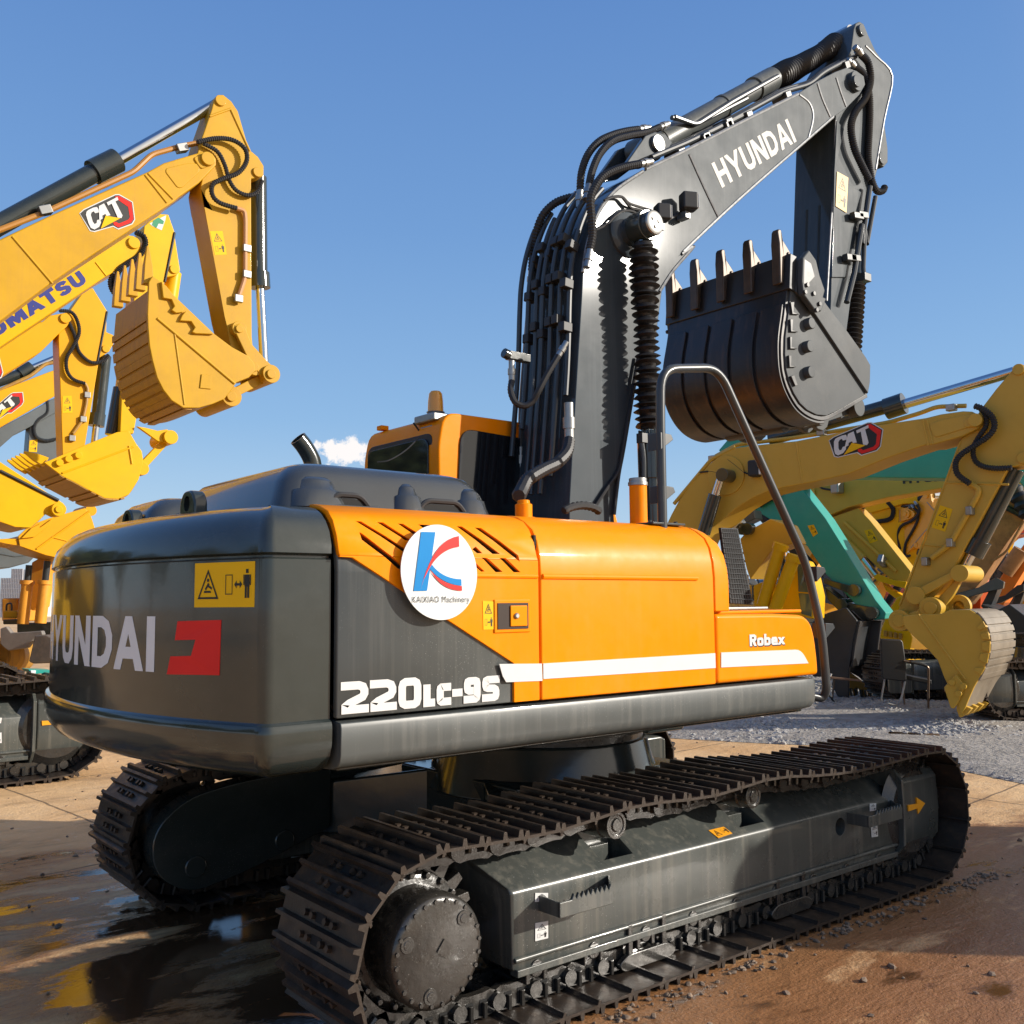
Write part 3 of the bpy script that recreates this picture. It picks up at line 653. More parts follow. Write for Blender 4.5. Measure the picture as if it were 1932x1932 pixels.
# white stripe, lettering and small fittings
st=MB(); st.prism(MF,[MF.sz(*zB(*p),1.361) for p in ((1300,1333),(1608,1330),(1612,1455),(1350,1465),(1325,1420))],1.357,1.361); st.build('white_stripe',WHITE,door,smooth=False)
st=MB(); a0=MF.sz(*zB(1640,1328),1.36); a1=MF.sz(*zB(1640,1440),1.36); b0=MF.sz(*zC(1150,1253),1.36); b1=MF.sz(*zC(1150,1360),1.36)
st.prism(MF,[(-1.158,a0[1]),(-.036,b0[1]),(-.036,b1[1]),(-1.158,a1[1])],1.357,1.361); st.build('white_stripe',WHITE,d2,smooth=False)
st=MB(); st.prism(MF,round2([MF.sz(*zC(*p),1.36) for p in ((1168,1250),(1745,1228),(1800,1328),(1168,1358))],[0,.05,0,0]),1.357,1.361); st.build('white_stripe',WHITE,tb,smooth=False)
# model lettering
A=MF.sz(*zB(155,1700),1.349); B=MF.sz(*zB(1300,1602),1.349); T0=MF.sz(*zB(160,1465),1.349)
hh=T0[1]-A[1]; ang=math.atan2(B[1]-A[1],B[0]-A[0])
cp={'L':.74,'c':.74,'9':.88,'s':.88,'-':.88}
tw=textw('220Lc-9s',hh,hh*.26,.07,cp); sx=(B[0]-A[0])/tw
mb=MB(); lettering(mb,'220Lc-9s',hh,hh*.26,lambda u,v,e:MF.w(A[0]+u,A[1]+v,1.3485+e),.07,sx,caps=cp); mb.build('model_lettering',WHITE,door,smooth=False)
A=MF.sz(*zC(1375,1205),1.36); B=MF.sz(*zC(1628,1195),1.36); T0=MF.sz(*zC(1375,1120),1.36); hh=T0[1]-A[1]; tw=textw('Robex',hh,hh*.22,.06); sx=(B[0]-A[0])/tw
for dx,dz,m_,l in ((.006,-.006,BLACK,1.3585),(0,0,WHITE,1.3600)):
    mb=MB(); lettering(mb,'Robex',hh,hh*.22,lambda u,v,e:MF.w(A[0]+u+dx,A[1]+v+dz,l+e),.06,sx); mb.build('series_lettering',m_,tb,smooth=False)
mb=MB(); fr=[MF.sz(*zB(*p),1.36) for p in ((1280,892),(1500,892),(1500,1075),(1280,1075))]
x0,x1=fr[0][0],fr[1][0]; hz0,hz1=fr[2][1],fr[0][1]
mb.box(((x0+x1)/2,-1.361,(hz0+hz1)/2),(x1-x0+.03,.008,hz1-hz0+.03)); hd=mb.build('door_handle',ORANGE,door,.004)
mb=MB(); mb.box(((x0+x1)/2,-1.3665,(hz0+hz1)/2),(x1-x0,.004,hz1-hz0)); mb.build('handle_recess',BROWNHOLE,hd)
mb=MB(); mb.box((x0+(x1-x0)*.66,-1.371,(hz0+hz1)/2),((x1-x0)*.55,.008,(hz1-hz0)*.8)); mb.build('handle_flap',ORANGE,hd,.003)
mb=MB(); mb.lathe((x0+(x1-x0)*.56,-1.372,(hz0+hz1)/2),(x0+(x1-x0)*.56,-1.385,(hz0+hz1)/2),[(0,.012),(.7,.012),(1,.008),(1,.0005)],20); mb.build('lock_cylinder',ZINC,hd)
q=[MF.at(*zB(*p),1.358) for p in ((1177,875),(1255,880),(1258,1082),(1182,1085))]; sticker(door,quad_fn(*q,Vector((0,-1,0))))
# dark shut lines: near-black strips set into the gaps between panels
for c_,d_ in (((-1.172,-1.30,1.62),(.012,.06,.70)),((-.026,-1.30,1.45),(.01,.06,.36)),((-2.138,-1.27,1.52),(.012,.06,.62))): mb=MB(); mb.box(c_,d_); mb.build('shut_line',INKY,ME)
# ---- engine hood
def hump(x0,x1,y0,y1,z0,z1,ins=.10):
    rg=[]
    for k,(z,d) in enumerate(((z0,0),(z0+(z1-z0)*.55,ins*.35),(z1-.05,ins*.6),(z1-.018,ins*.85),(z1,ins*1.25))):
        pts=round2([(x0+d*1.2,y0+d),(x1-d,y0+d),(x1-d,y1-d),(x0+d*1.2,y1-d)],.10,5); rg.append([(x,y,z) for x,y in pts])
    return rg
mb=MB(); mb.loft(hump(-2.24,-1.18,-1.09,.10,2.06,2.25)); hood=mb.build('engine_hood',BLACKG,ME,ang=50)
mb=MB(); mb.loft(hump(-2.24,-1.25,.42,1.12,2.06,2.24)); mb.build('hood_bulge',BLACKG,hood,ang=50)
mb=MB(); mb.loft(hump(-2.2,-1.3,.0,.6,2.06,2.16)); mb.build('hood_bridge',BLACKG,hood,ang=50)
for xa,xb in ((-2.20,-1.93),(-1.74,-1.56),(-1.42,-1.22)):
    mb=MB(); mb.loft(hump(xa,xb,-1.125,-.85,2.06,2.185,.055)); mb.build('hood_swell',BLACKG,hood,ang=60)
for px0,px1 in ((612,700),(785,880)):
    a=X(px0,945,-1.1); b=X(px1,950,-1.1)
    pts=fillet([Vector((a.x,-1.10,2.06)),Vector((a.x+.05,-1.10,2.115)),Vector((b.x-.05,-1.10,2.115)),Vector((b.x,-1.10,2.06))],.03)
    mb=MB(); mb.tube(pts,.012,8); mb.build('hood_hinge',RUBBER,hood)
    mb=MB(); mb.box(((a.x+b.x)/2,-1.095,2.082),(b.x-a.x-.05,.012,.035)); mb.build('hinge_recess_dark',INKY,hood)  # near-black strip paints the dark of the hinge recess
    mb=MB(); mb.tube([((a.x+b.x)/2-.13,-1.115,2.066),((a.x+b.x)/2+.13,-1.115,2.066)],.008,8); mb.build('hinge_pin',PIPE,hood)
# exhaust
mb=MB(); e=[X(592,892,.3),X(588,868,.3),X(576,845,.3),X(562,827,.3)]; p=smooth_path(e,6)
rings_=mb.rings(p,.048,18); rin=mb.rings(p[-4:],.042,18); mb.loft(rings_,True,True,False); mb.loft([rings_[-1]]+rin[::-1],True,False,True)
mb.build('exhaust_pipe',GREYD,ME,ang=60)
# ---- cab
CABX0,CABX1,CY0,CY1,CZ=-.56,.95,.25,1.12,2.83
pr=round2([(CABX0,1.28),(CABX1,1.28),(CABX1+.08,1.9),(CABX1-.22,CZ),(CABX0+.02,CZ),(CABX0-.02,2.62)],[.02,.02,.05,.14,.10,.05],5)
mb=MB(); mb.solid([(x,CY0,z) for x,z in pr],[(x,CY1,z) for x,z in pr]); cab=mb.build('cab',ORANGE,ME,.05,4)
def flatp(pts,y0,y1,name,m,parent,b=.004):
    mb=MB(); mb.solid([(x,y0,z) for x,z in pts],[(x,y1,z) for x,z in pts]); return mb.build(name,m,parent,b)
flatp(round2([(-.46,2.02),(.80,2.02),(.74,2.70),(-.42,2.74)],.1,5),CY0-.012,CY0+.01,'side_window',GLASS,cab)
mb=MB(); w=round2([(CY0+.10,2.0),(CY1-.06,2.0),(CY1-.06,2.68),(CY0+.10,2.68)],.07,5)
mb.solid([(CABX0-.028,y,z) for y,z in w],[(CABX0+.03,y,z) for y,z in w]); mb.build('rear_window',GLASS,cab,.004)
mb=MB(); w=round2([(CY0+.07,1.97),(CY1-.035,1.97),(CY1-.035,2.71),(CY0+.07,2.71)],.08,5)
mb.solid([(CABX0-.016,y,z) for y,z in w],[(CABX0+.02,y,z) for y,z in w]); mb.build('window_seal',RUBBER,cab,.006)
b0=X(822,808,.42); 
mb=MB(); mb.box((b0.x,b0.y,b0.z-.05),(.14,.14,.12)); mb.box((b0.x+.02,b0.y,CZ-.02),(.22,.22,.05)); bk=mb.build('beacon_bracket',ZINC,cab,.01)
mb=MB(); mb.lathe((b0.x,b0.y,b0.z),(b0.x,b0.y,b0.z+.10),[(0,.052),(.9,.05),(1,.058)],20); mb.build('beacon_base',ZINC,cab)
mb=MB(); mb.lathe((b0.x,b0.y,b0.z+.10),(b0.x,b0.y,b0.z+.235),[(0,.05),(.5,.047),(.85,.042),(.97,.03),(1,.001)],20); mb.build('beacon_lens',AMBER,cab)
mb=MB(); mb.tube(smooth_path([X(800,838,.5),X(792,815,.5),X(780,798,.5)]),.006,6); mb.build('aerial',RUBBER,cab); mb=MB(); mb.tube(smooth_path([X(790,826,.26),X(765,850,.24),X(735,868,.22),X(712,872,.24)]),.004,6); mb.build('aerial_cable',RUBBER,cab)
for px,py,yy in ((722,815,1.02),(895,783,.5)):
    q=X(px,py+8,yy); mb=MB(); mb.box((q.x,q.y,CZ+.012),(.06,.06,.03)); mb.build('roof_bolt',ORANGE,cab,.005)
# ---- deck fittings: filler pipes, sender, rail
a=X(1197,978,-.95); 
def deckp(px,py,y): 
    p=X(px,py,y); return Vector((p.x,y,2.03))
q=deckp(1205,985,-.98); tp=X(1205,915,-.98).z
mb=MB(); mb.cyl(q,(q.x,q.y,tp),.046,seg=28); fp=mb.build('filler_pipe',ORANGE,ME)
mb=MB(); mb.lathe((q.x,q.y,tp-.005),(q.x,q.y,tp+.035),[(0,.052),(.5,.052),(.5,.047),(1,.047)],12); mb.build('filler_cap',ZINC,fp,.004)
q=deckp(988,968,-1.05); mb=MB(); mb.lathe(q,(q.x,q.y,q.z+.125),[(0,.07),(.15,.07),(.15,.055),(.35,.06),(.35,.04),(.85,.04),(.85,.03),(1,.028)],12); mb.build('breather_cap',ORANGE,ME,.004)
rp=[X(1250,985,-1.2)]; rp[0].z=2.03
rail=[Vector((rp[0].x,-1.2,2.03)),X(1246,800,-1.2),X(1246,696,-1.2),X(1355,694,-1.2),X(1520,1060,-1.25),X(1550,1190,-1.29),X(1560,1300,-1.3),X(1552,1318,-1.27),Vector((.80,-1.22,1.17))]
mb=MB(); mb.tube(fillet(rail,.12,7),.024,12); hr=mb.build('handrail',PIPE,ME)
for px,py in ((1252,838),(1256,938),(1545,1088),(1562,1195)):
    p=X(px,py,-1.22); mb=MB(); mb.solid([p+Vector((-.02,0,-.03)),p+Vector((.075,0,.03)),p+Vector((.06,0,.055)),p+Vector((-.02,0,.06))],[p+Vector((-.02,.09,-.03)),p+Vector((.075,.09,.03)),p+Vector((.06,.09,.055)),p+Vector((-.02,.09,.06))]); mb.build('grip_tread',PIPE,hr,.003)
mb=MB(); mb.box((rp[0].x+.03,-1.16,2.068),(.24,.12,.012)); 
for d in (-.07,.12): mb.cyl((rp[0].x+d,-1.18,2.07),(rp[0].x+d,-1.18,2.085),.012,seg=6)
mb.build('rail_foot',GREYD,hr,.003)
# ---- boom
bo=[z1(735,1400),z1(745,1200),z1(775,1010),z1(830,830),z1(900,700),z1(1000,590),z1(1120,500),z1(1300,410),z1(1932,90),z2(1100,650),z2(1235,565),z2(1360,500),z2(1440,470),z2(1510,492),z2(1560,530),z2(1570,590),z2(1530,660),z2(1440,752),z2(1350,815),z2(1150,985),z2(700,1380),z2(300,1760),z1(1550,1010),z1(1400,1180),z1(1320,1330)]
bo+=[z4(1720,-20),z4(1660,100),z4(1620,200),z4(1530,680),z4(1490,930),z4(1480,1010),z4(1260,1010),z4(1240,900),z4(1262,500)]
BY=.25
bsz=[MF.sz(*p,BY) for p in bo]
bx=[p for p in bsz]
# run the foot down to its pin between the side plates
foot=[(bsz[-4][0]+.04,1.75),(bsz[-3][0]-.02,1.75)]
bsz=bsz[:-4]+[foot[0],foot[1]]+bsz[-2:]
mb=MB(); mb.prism(MF,bsz,BY,-BY); boom=mb.build('boom',BOOMG,ME,.012,2)
# weld beads; along the plate edges their pale colour also paints glints
def flange(pts,name='weld_and_edge_glint',r=.012,parent=None,o=BY,m=None):
    mb=MB(); mb.tube(smooth_path([MF.at(*p,o) for p in pts],4),r,6); return mb.build(name,m or WELD_GLINT,parent)
flange([z1(1200,452),z1(1500,310),z1(1932,92),z2(1100,655)],parent=boom); flange([z1(1300,1340),z1(1400,1185),z1(1550,1010),z2(300,1755),z2(700,1378),z2(1150,985),z2(1345,815)],parent=boom)
flange([z1(745,1200),z1(775,1010),z1(830,830),z1(900,700),z1(1000,590),z1(1180,470)],parent=boom)
flange([z1(1515,345),z1(1620,580),z1(1725,800)],r=.010,parent=boom); flange([z2(1110,660),z2(1180,720),z2(1205,820),z2(1170,970)],r=.009,parent=boom)
flange([z2(1235,580),z2(1270,690),z2(1325,815)],r=.010,parent=boom); flange([z2(1365,540),z2(1400,650),z2(1435,745)],r=.010,parent=boom)
# lettering on the boom
A=MF.sz(*z2(570,1310),BY); B=MF.sz(*z2(1090,985),BY); T0=MF.sz(*z2(495,1140),BY)
ux=Vector((B[0]-A[0],B[1]-A[1])); Lw=ux.length; ux.normalize(); vy=Vector((T0[0]-A[0],T0[1]-A[1])); hh=abs(vy.dot(Vector((-ux.y,ux.x)))); sl=vy.dot(ux)/hh
tw=textw('HYUNDAI',hh,hh*.21,.11); sx=Lw/tw
mb=MB(); lettering(mb,'HYUNDAI',hh,hh*.21,lambda u,v,e:MF.w(A[0]+ux.x*(u+sl*v)-ux.y*v,A[1]+ux.y*(u+sl*v)+ux.x*v,BY+.002+e),.11,sx); mb.build('brand_lettering',WHITEW,boom,smooth=False)
# pivot bosses and pins
def boss(px,py,y0,y1,r,name,m,parent,bev=.006):
    p=MF.at(px,py,-y0); mb=MB(); mb.cyl((p.x,y0,p.z),(p.x,y1,p.z),r,seg=32); return mb.build(name,m,parent,bev)
boss(*z2(1515,562),-.29,-.2,.085,'pivot_boss',BOOMG,boom); boss(*z2(1515,562),-.31,-.28,.05,'pivot_pin',BOOMG,boom)
pc=X(*z1(1061,922),-.25); pe=X(*z1(1270,858),-.60)
pz=pc.z; px_=pc.x
mb=MB(); mb.lathe((px_,-.245,pz),(px_,-.285,pz),[(0,.16),(.5,.155),(1,.125)],40); mb.build('cylinder_boss',BOOMG,boom)
CYY=-.39
capx,capz=None,None
mb=MB(); mb.cyl((px_,-.25,pz),(px_,-.35,pz),.092,seg=32); mb.cyl((px_,-.35,pz),(px_,-.49,pz),.08,seg=32); pin=mb.build('boom_cylinder_pin',BOOMG,boom,.006)
mb=MB(); mb.lathe((px_,-.49,pz),(px_,-.506,pz),[(0,.078),(.6,.074),(1,.06),(1,.001)],32)
for k in range(3):
    a=2*math.pi*k/3+.4; mb.cyl((px_+.03*math.cos(a),-.504,pz+.03*math.sin(a)),(px_+.03*math.cos(a),-.514,pz+.03*math.sin(a)),.012,seg=8)
mb.build('pin_cap',ZINC,boom)
# boom cylinders with pleated boots (one each side)
for sgn in (1,-1):
    y=CYY*sgn; T=Vector((px_,y,pz)); Bb=X(1232,975,CYY); Bb=Vector((Bb.x,y,Bb.z)); d=(Bb-T).normalized(); foot_=Bb+d*.85
    g0=X(*z4(1700,490),CYY); L0=(Vector((g0.x,y,g0.z))-T).length
    mb=MB(); mb.cyl(T+d*(L0+.02),foot_,.066,seg=28); mb.cyl(T+d*L0,T+d*(L0+.28),.082,seg=28); mb.cyl(T+d*(L0-.02),T+d*(L0+.02),.07,seg=28)
    for k in range(10):
        a=2*math.pi*k/10; q=T+d*(L0)+Vector((math.cos(a)*.066,math.sin(a)*.066,0)); mb.cyl(q,q-d*.025,.009,seg=6)
    cy=mb.build('boom_cylinder',GREYD,ME,.004)
    mb=MB(); mb.cyl(T,T+d*(L0+.1),.04,seg=20); mb.build('piston_rod',CHROME,cy)
    mb=MB(); mb.cyl((px_,y-.06,pz),(px_,y+.06,pz),.10,seg=32); mb.build('rod_eye',GREYD,cy,.006)
    n=27; prof=[]; rings_=[]; t=d; nn=t.orthogonal().normalized(); bb=t.cross(nn)
    for i in range(n*4+1):
        f=i/(n*4); ph=i%4; base=.052+.008*math.sin(f*9.); r=base+(.0,.022,.036,.008)[ph]*(1 if f>.03 else .4); tilt=.010*math.sin(i*.7); c=T+d*(.10+(L0-.13)*f)
        rings_.append([c+d*(tilt*math.cos(2*math.pi*k/22))+ (nn*math.cos(2*math.pi*k/22)+bb*math.sin(2*math.pi*k/22))*(r*(1+.05*math.sin(3*2*math.pi*k/22+i*1.9))) for k in range(22)])
    mb=MB(); mb.loft(rings_); mb.build('rod_boot',BOOT,cy,ang=25)
    if sgn>0:
        q0=X(*z4(1640,510),CYY-.02); mb=MB(); mb.box(q0+Vector((.03,0,0)),(.09,.05,.06)); mb.tube(fillet([q0,q0+Vector((.01,-.01,-.12)),q0+d*.5,q0+d*.85],.05),.016,10); mb.build('cylinder_pipe',PIPE,cy,.002)
# arm cylinder on top of the boom
a_=MF.sz(*z1(1300,262),.15); P0=MF.w(*a_,0); a_=MF.sz(*z2(1552,207),.19); P1=MF.w(*a_,0)
d=(P1-P0).normalized(); LT=(P1-P0).length
def along(px,py): return (MF.at(px,py,0)-P0).dot(d)
e1=along(*z2(920,560))
mb=MB(); mb.cyl(P0+d*.02,P0+d*e1,.082,seg=32); mb.cyl(P0+d*(e1-.30),P0+d*e1,.095,seg=32); mb.cyl(P0-Vector((0,.09,0)),P0+Vector((0,.09,0)),.10,seg=28); mb.cyl(P0+d*.2,P0+d*.24,.088,seg=32); mb.cyl(P0+d*1.05,P0+d*1.09,.09,seg=32)
ac=mb.build('arm_cylinder',GREY,ME,.004)
mb=MB(); mb.cyl(P0+d*(e1-.05),P1,.05,seg=20); mb.cyl(P1-Vector((0,.09,0)),P1+Vector((0,.09,0)),.09,seg=28); mb.build('piston_rod',CHROME,ac)
n=30; nn=d.orthogonal().normalized(); bb=d.cross(nn); rings_=[]
for i in range(n*3+1):
    f=i/(n*3); c=P0+d*(e1-.02+(LT-e1-.12)*f)+Z*(-.02*math.sin(f*math.pi)); r=.082+(.0,.012,.004)[i%3]+.008*math.sin(f*7)
    rings_.append([c+(nn*math.cos(2*math.pi*k/24)+bb*math.sin(2*math.pi*k/24))*r*(1+.03*math.sin(2*math.pi*k/24*2+i*2.3)) for k in range(24)])
mb=MB(); mb.loft(rings_); mb.build('rod_boot',BOOT,ac,ang=25)
lug=[z1(1000,470),z1(1060,410),z1(1200,210),z1(1270,182),z1(1345,200),z1(1395,262),z1(1370,300),z1(1200,430)]
mb=MB()
for o0,o1 in ((.15,.11),(-.11,-.15)): mb.prism(MF,[MF.sz(*p,.15) for p in lug],o0,o1)
mb.build('cylinder_lug',BOOMG,boom,.006); boss(*z1(1300,262),-.175,-.15,.06,'lug_pin',ZINC,boom)
# steel pipes along the back and top of the boom, with clamps
backP=[z1(720,1932),z1(735,1400),z1(745,1200),z1(775,1010),z1(830,830),z1(900,700),z1(1000,590),z1(1120,500)]
back=[Vector((a,0,z)) for a,z in (MF.sz(*p,BY) for p in backP)]; b00=MF.sz(*z4(1250,820),BY); back=[Vector((b00[0]-.0,0,b00[1]))]+back
bk=smooth_path(back,5)
def offs(path,o):
    out=[]
    for i in range(len(path)):
        t=(path[min(i+1,len(path)-1)]-path[max(i-1,0)]).normalized(); out.append(path[i]+Vector((-t.z,0,t.x))*o)
    return out
mb=MB()
for y,o,a,b in ((-.20,.055,4,30),(-.135,.075,1,32),(-.07,.09,0,27),(0.,.10,0,30),(.07,.09,1,24),(.14,.10,3,26),(.20,.12,2,22)):
    p=[Vector((q.x,y,q.z)) for q in offs(bk,o)][a:b+4]; mb=MB(); mb.tube(p,.017,9); mb.build('hydraulic_pipe',PIPE,boom)
for i in (8,13,20):
    q=offs(bk,.085)[i]; t=(bk[i+1]-bk[i-1]).normalized(); rot=Matrix((Vector((-t.z,0,t.x)),Vector((0,1,0)),t)).transposed()
    for y in (-.20,-.135,-.07,.0,.07,.14): mb=MB(); mb.box((q.x,y+.0,q.z+(.03 if int(y*100)%2 else -.03)),(.075,.055,.06),rot); mb.build('pipe_clamp',RUBBER,boom,.006)
def hose(f,pts,y0,y1,r,name='hydraulic_hose',parent=None,m=None,pitch=.02,amp=.10):
    P=[MF.at(*f(*p),-(y0+(y1-y0)*i/(len(pts)-1))) for i,p in enumerate(pts)]
    mb=MB(); mb.hose(P,r,pitch,amp); o=mb.build(name,m or RUBBER,parent)
    return P
def fitting(a,b,r,parent):
    mb=MB(); mb.lathe(a,b,[(0,r*1.05),(.3,r*1.05),(.3,r*1.3),(.6,r*1.3),(.6,r*1.0),(1,r*1.0)],12); mb.build('hose_fitting',ZINC,parent)
H=[hose(z1,[(725,610),(735,480),(780,350),(860,255),(960,205),(1060,178),(1150,165)],-.1,-.08,.024,parent=boom),
 hose(z1,[(790,570),(815,460),(870,340),(960,250),(1080,212),(1200,190),(1300,150)],-.2,-.1,.024,parent=boom),
 hose(z1,[(795,1040),(815,930),(808,800),(800,680),(830,590),(900,500),(1020,445),(1160,415)],-.29,-.28,.026,parent=boom),
 hose(z1,[(375,1190),(385,1040),(410,900),(460,780),(550,695),(660,655)],.25,.05,.026,parent=boom)]
for P in H:
    fitting(P[0],P[0]+(P[0]-P[1]).normalized()*.12,.022,boom); fitting(P[-1],P[-1]+(P[-1]-P[-2]).normalized()*.12,.022,boom)
P=H[3]; mb=MB(); a=P[0]+(P[0]-P[1]).normalized()*.1; e=X(*z4(970,560),.25); mb.tube([a,X(*z4(1000,0),.25),X(*z4(975,330),.25),e],.020,9); mb.build('hydraulic_pipe',PIPE,boom); fitting(e,e-Z*.18,.022,boom)
P=hose(z4,[(1240,520),(1225,590),(1170,650),(1090,690),(1010,740),(975,800),(960,830)],-.33,-.9,.033,parent=boom,pitch=.035,amp=.12)
fitting(P[0],P[0]+Z*.22,.028,boom)
P=hose(z4,[(920,190),(915,250),(940,310),(990,330),(1040,300),(1070,245),(1120,150),(1180,50)],-.1,-.3,.019,parent=boom,amp=.06); fitting(P[0],P[0]+Z*.12,.018,boom); fitting(P[-1],P[-1]+(P[-1]-P[-2]).normalized()*.1,.018,boom)
p0=P[0]+Z*.14; mb=MB(); mb.box(p0+Vector((.05,0,.01)),(.16,.05,.05)); mb.cyl(p0+Vector((-.06,0,.02)),p0+Vector((-.02,0,.01)),.03,seg=12); mb.build('shutoff_valve',GREYD,boom,.004)
P=hose(z4,[(1210,915),(1250,895),(1310,885),(1370,895),(1410,920)],-.42,-.42,.024,parent=boom,pitch=.03)
mb=MB(); mb.tube(smooth_path([MF.at(*z4(*p),.27) for p in ((1385,890),(1450,790),(1515,690),(1540,560),(1600,200),(1625,60))],5),.012,8); mb.build('boom_cable',RUBBER,boom); mb=MB(); mb.tube(smooth_path([MF.at(*z4(*p),.27) for p in ((1490,935),(1505,800),(1520,690),(1545,560),(1605,200))],5),.012,8); mb.build('boom_cable',RUBBER,boom)
# pipes along the top of the boom to the arm
for off,y in ((0,-.2),(14,-.1)):
    mb=MB()
    pts=[z1(1240,370-off),z1(1500,262-off),z1(1932,50-off),z2(450,940-off),z2(1000,640-off),z2(1180,590-off),z2(1270,510-off),z2(1400,440-off),z2(1500,395-off)]
    mb.tube(fillet([MF.at(*p,-y) for p in pts],.1),.021,10); mb.build('hydraulic_pipe',PIPE,boom)
for f,p in ((z1,(1440,330)),(z1,(1620,215)),(z1,(1780,130)),(z2,(440,960)),(z2,(600,850)),(z2,(740,800)),(z2,(1010,660)),(z2,(1420,450))):
    q=MF.at(*f(*p),.2); mb=MB(); mb.box(q+Vector((0,.03,-.015)),(.08,.14,.065),Matrix.Rotation(R(-30),3,'Y')); mb.build('pipe_clamp',PIPE,boom,.008)
mb=MB(); mb.tube(fillet([MF.at(*p,.1) for p in (z1(1390,80),z1(1450,90),z1(1560,130),z1(1700,60),z1(1932,-60))],.06),.018,9); mb.build('cylinder_pipe',PIPE,ac); mb=MB(); mb.tube(fillet([MF.at(*p,.11) for p in (z2(240,815),z2(390,870),z2(640,710),z2(960,530))],.06),.018,9); mb.build('cylinder_pipe',PIPE,ac)
# work lights and wiring
for f,p,s in ((z1,(1510,690),1.),(z1,(1320,770),.9)):
    q=MF.at(*f(*p),BY+.09); rot=Matrix.Rotation(R(-25),3,'Z')
    mb=MB(); mb.box(q,(.11*s,.09,.12*s),rot); wl=mb.build('work_light',RUBBER,boom,.015,3)
    mb=MB(); mb.box(q+rot@Vector((.058*s,0,0)),(.006,.075,.10*s),rot); mb.build('lamp_glass',LAMPW,wl,.01)
    mb=MB(); mb.box(q+Vector((0,.045,-.085)),(.05,.08,.05)); mb.build('lamp_bracket',ZINC,wl,.005)
mb=MB()
for pts in ([(840,890),(920,850),(980,790),(1040,755),(1110,760),(1160,800)],[(900,680),(960,655),(1030,655),(1080,700),(1150,725),(1230,750)],[(1230,750),(1270,770),(1330,820),(1400,800),(1480,745)],[(1030,655),(1090,730),(1140,745),(1200,765)]):
    mb=MB(); mb.tube(smooth_path([MF.at(*z1(*p),BY+.03) for p in pts],5),.009,6); mb.build('light_wiring',RUBBER,boom)
# ---- arm
ao=[z2(1430,420),z2(1470,350),z2(1490,200),z2(1505,160),z2(1530,148),z2(1560,165),z2(1590,240),z2(1640,350),z2(1765,525),z2(1758,560),z2(1700,830),z2(1718,960),z2(1728,1040),z2(1728,1130),z2(1700,1165),z2(1665,1140),z2(1600,1400),z2(1560,1700),z3(1510,300),z3(1440,830),z3(1470,1200),z3(1530,1300),z3(1525,1400),z3(1460,1400),z3(1400,1250),z3(1320,800),z3(1330,600),z3(1345,0),z2(1352,1190),z2(1362,830),z2(1370,600)]
AY=.19; asz=[MF.sz(*p,AY) for p in ao]
mb=MB(); mb.prism(MF,asz,AY,-AY); arm=mb.build('arm',BOOMG,ME,.010,2)
flange([z2(1570,320),z2(1640,390),z2(1755,530),z2(1700,830),z2(1640,1180)],r=.010,parent=arm,o=AY); flange([z2(1362,840),z2(1352,1190),z2(1335,1600),z3(1335,0),z3(1300,610)],r=.009,parent=arm,o=AY)
mb=MB(); mb.prism(MF,[MF.sz(*z2(*p),AY+.01) for p in ((1370,840),(1420,900),(1360,1180),(1400,1250),(1540,1340),(1500,1480),(1430,1932),(1335,1932),(1352,1190))],AY-.01,AY+.014); mb.build('doubler_plate',BOOMG,arm,.004)
boss(*z2(1552,207),-.215,-.18,.05,'arm_pin',BOOMG,arm,.004); boss(*z2(1692,1100),-.205,-.18,.055,'cylinder_pin',BOOMG,arm,.004)
# ribs on the boom-facing side
mb=MB()
xf=MF.sz(*z2(1352,1300),AY)[0]
for y in (.06,-.06):
    mb=MB(); pa=[MF.at(*z2(1352,1400),AY),MF.at(*z2(1340,1932),AY),MF.at(*z3(1330,400),AY)]; mb.tube([Vector((p.x-.005,y,p.z)) for p in pa],.014,6); mb.build('arm_rib',BOOMG,arm)
hA=hose(z2,[(1540,380),(1590,440),(1605,560),(1570,680),(1500,780),(1470,880),(1490,1020),(1540,1140),(1595,1250)],-.25,-.25,.030,parent=arm,pitch=.018)
hB=hose(z2,[(1490,460),(1560,520),(1595,640),(1602,760),(1598,900),(1590,1070),(1600,1170),(1620,1270),(1650,1330),(1690,1330),(1705,1300)],-.22,-.22,.028,parent=arm,pitch=.018)
hose(z2,[(1150,970),(1120,1040),(1130,1110),(1155,1190)],.26,.26,.022,parent=arm)
for P in (hA,hB): fitting(P[0],P[0]+(P[0]-P[1]).normalized()*.1,.026,arm)
mb=MB(); mb.tube([MF.at(*p,AY+.05) for p in (z2(1600,1300),z2(1545,1700),z3(1545,80),z3(1490,420),z3(1440,620))],.024,10); mb.build('hydraulic_pipe',PIPE,arm); mb=MB(); mb.tube([MF.at(*p,AY+.03) for p in (z2(1640,1370),z2(1580,1700),z3(1565,120),z3(1555,380),z3(1560,450))],.020,10); mb.build('hydraulic_pipe',PIPE,arm)
for p in (z2(1545,1500),z2(1490,1800),z3(1510,20),z3(1460,310)): q=MF.at(*p,AY+.05); mb=MB(); mb.box(q,(.14,.05,.055),Matrix.Rotation(R(-8),3,'Y')); mb.build('pipe_clamp',PIPE,arm,.006)
q=MF.at(*z3(1560,450),AY+.04); mb=MB(); mb.box(q,(.10,.08,.07)); mb.build('pipe_clamp',PIPE,arm,.006)
q=[MF.at(*z2(*p),AY+.002) for p in ((1360,1200),(1438,1243),(1425,1487),(1350,1440))]; sticker(arm,quad_fn(*[p+MF.n*.016 for p in q],MF.n),mats=[mat('faded_warning_yellow',(.72,.46,.12),.5,dirt=.2,dirt_col=(.5,.4,.25)),BLACK])
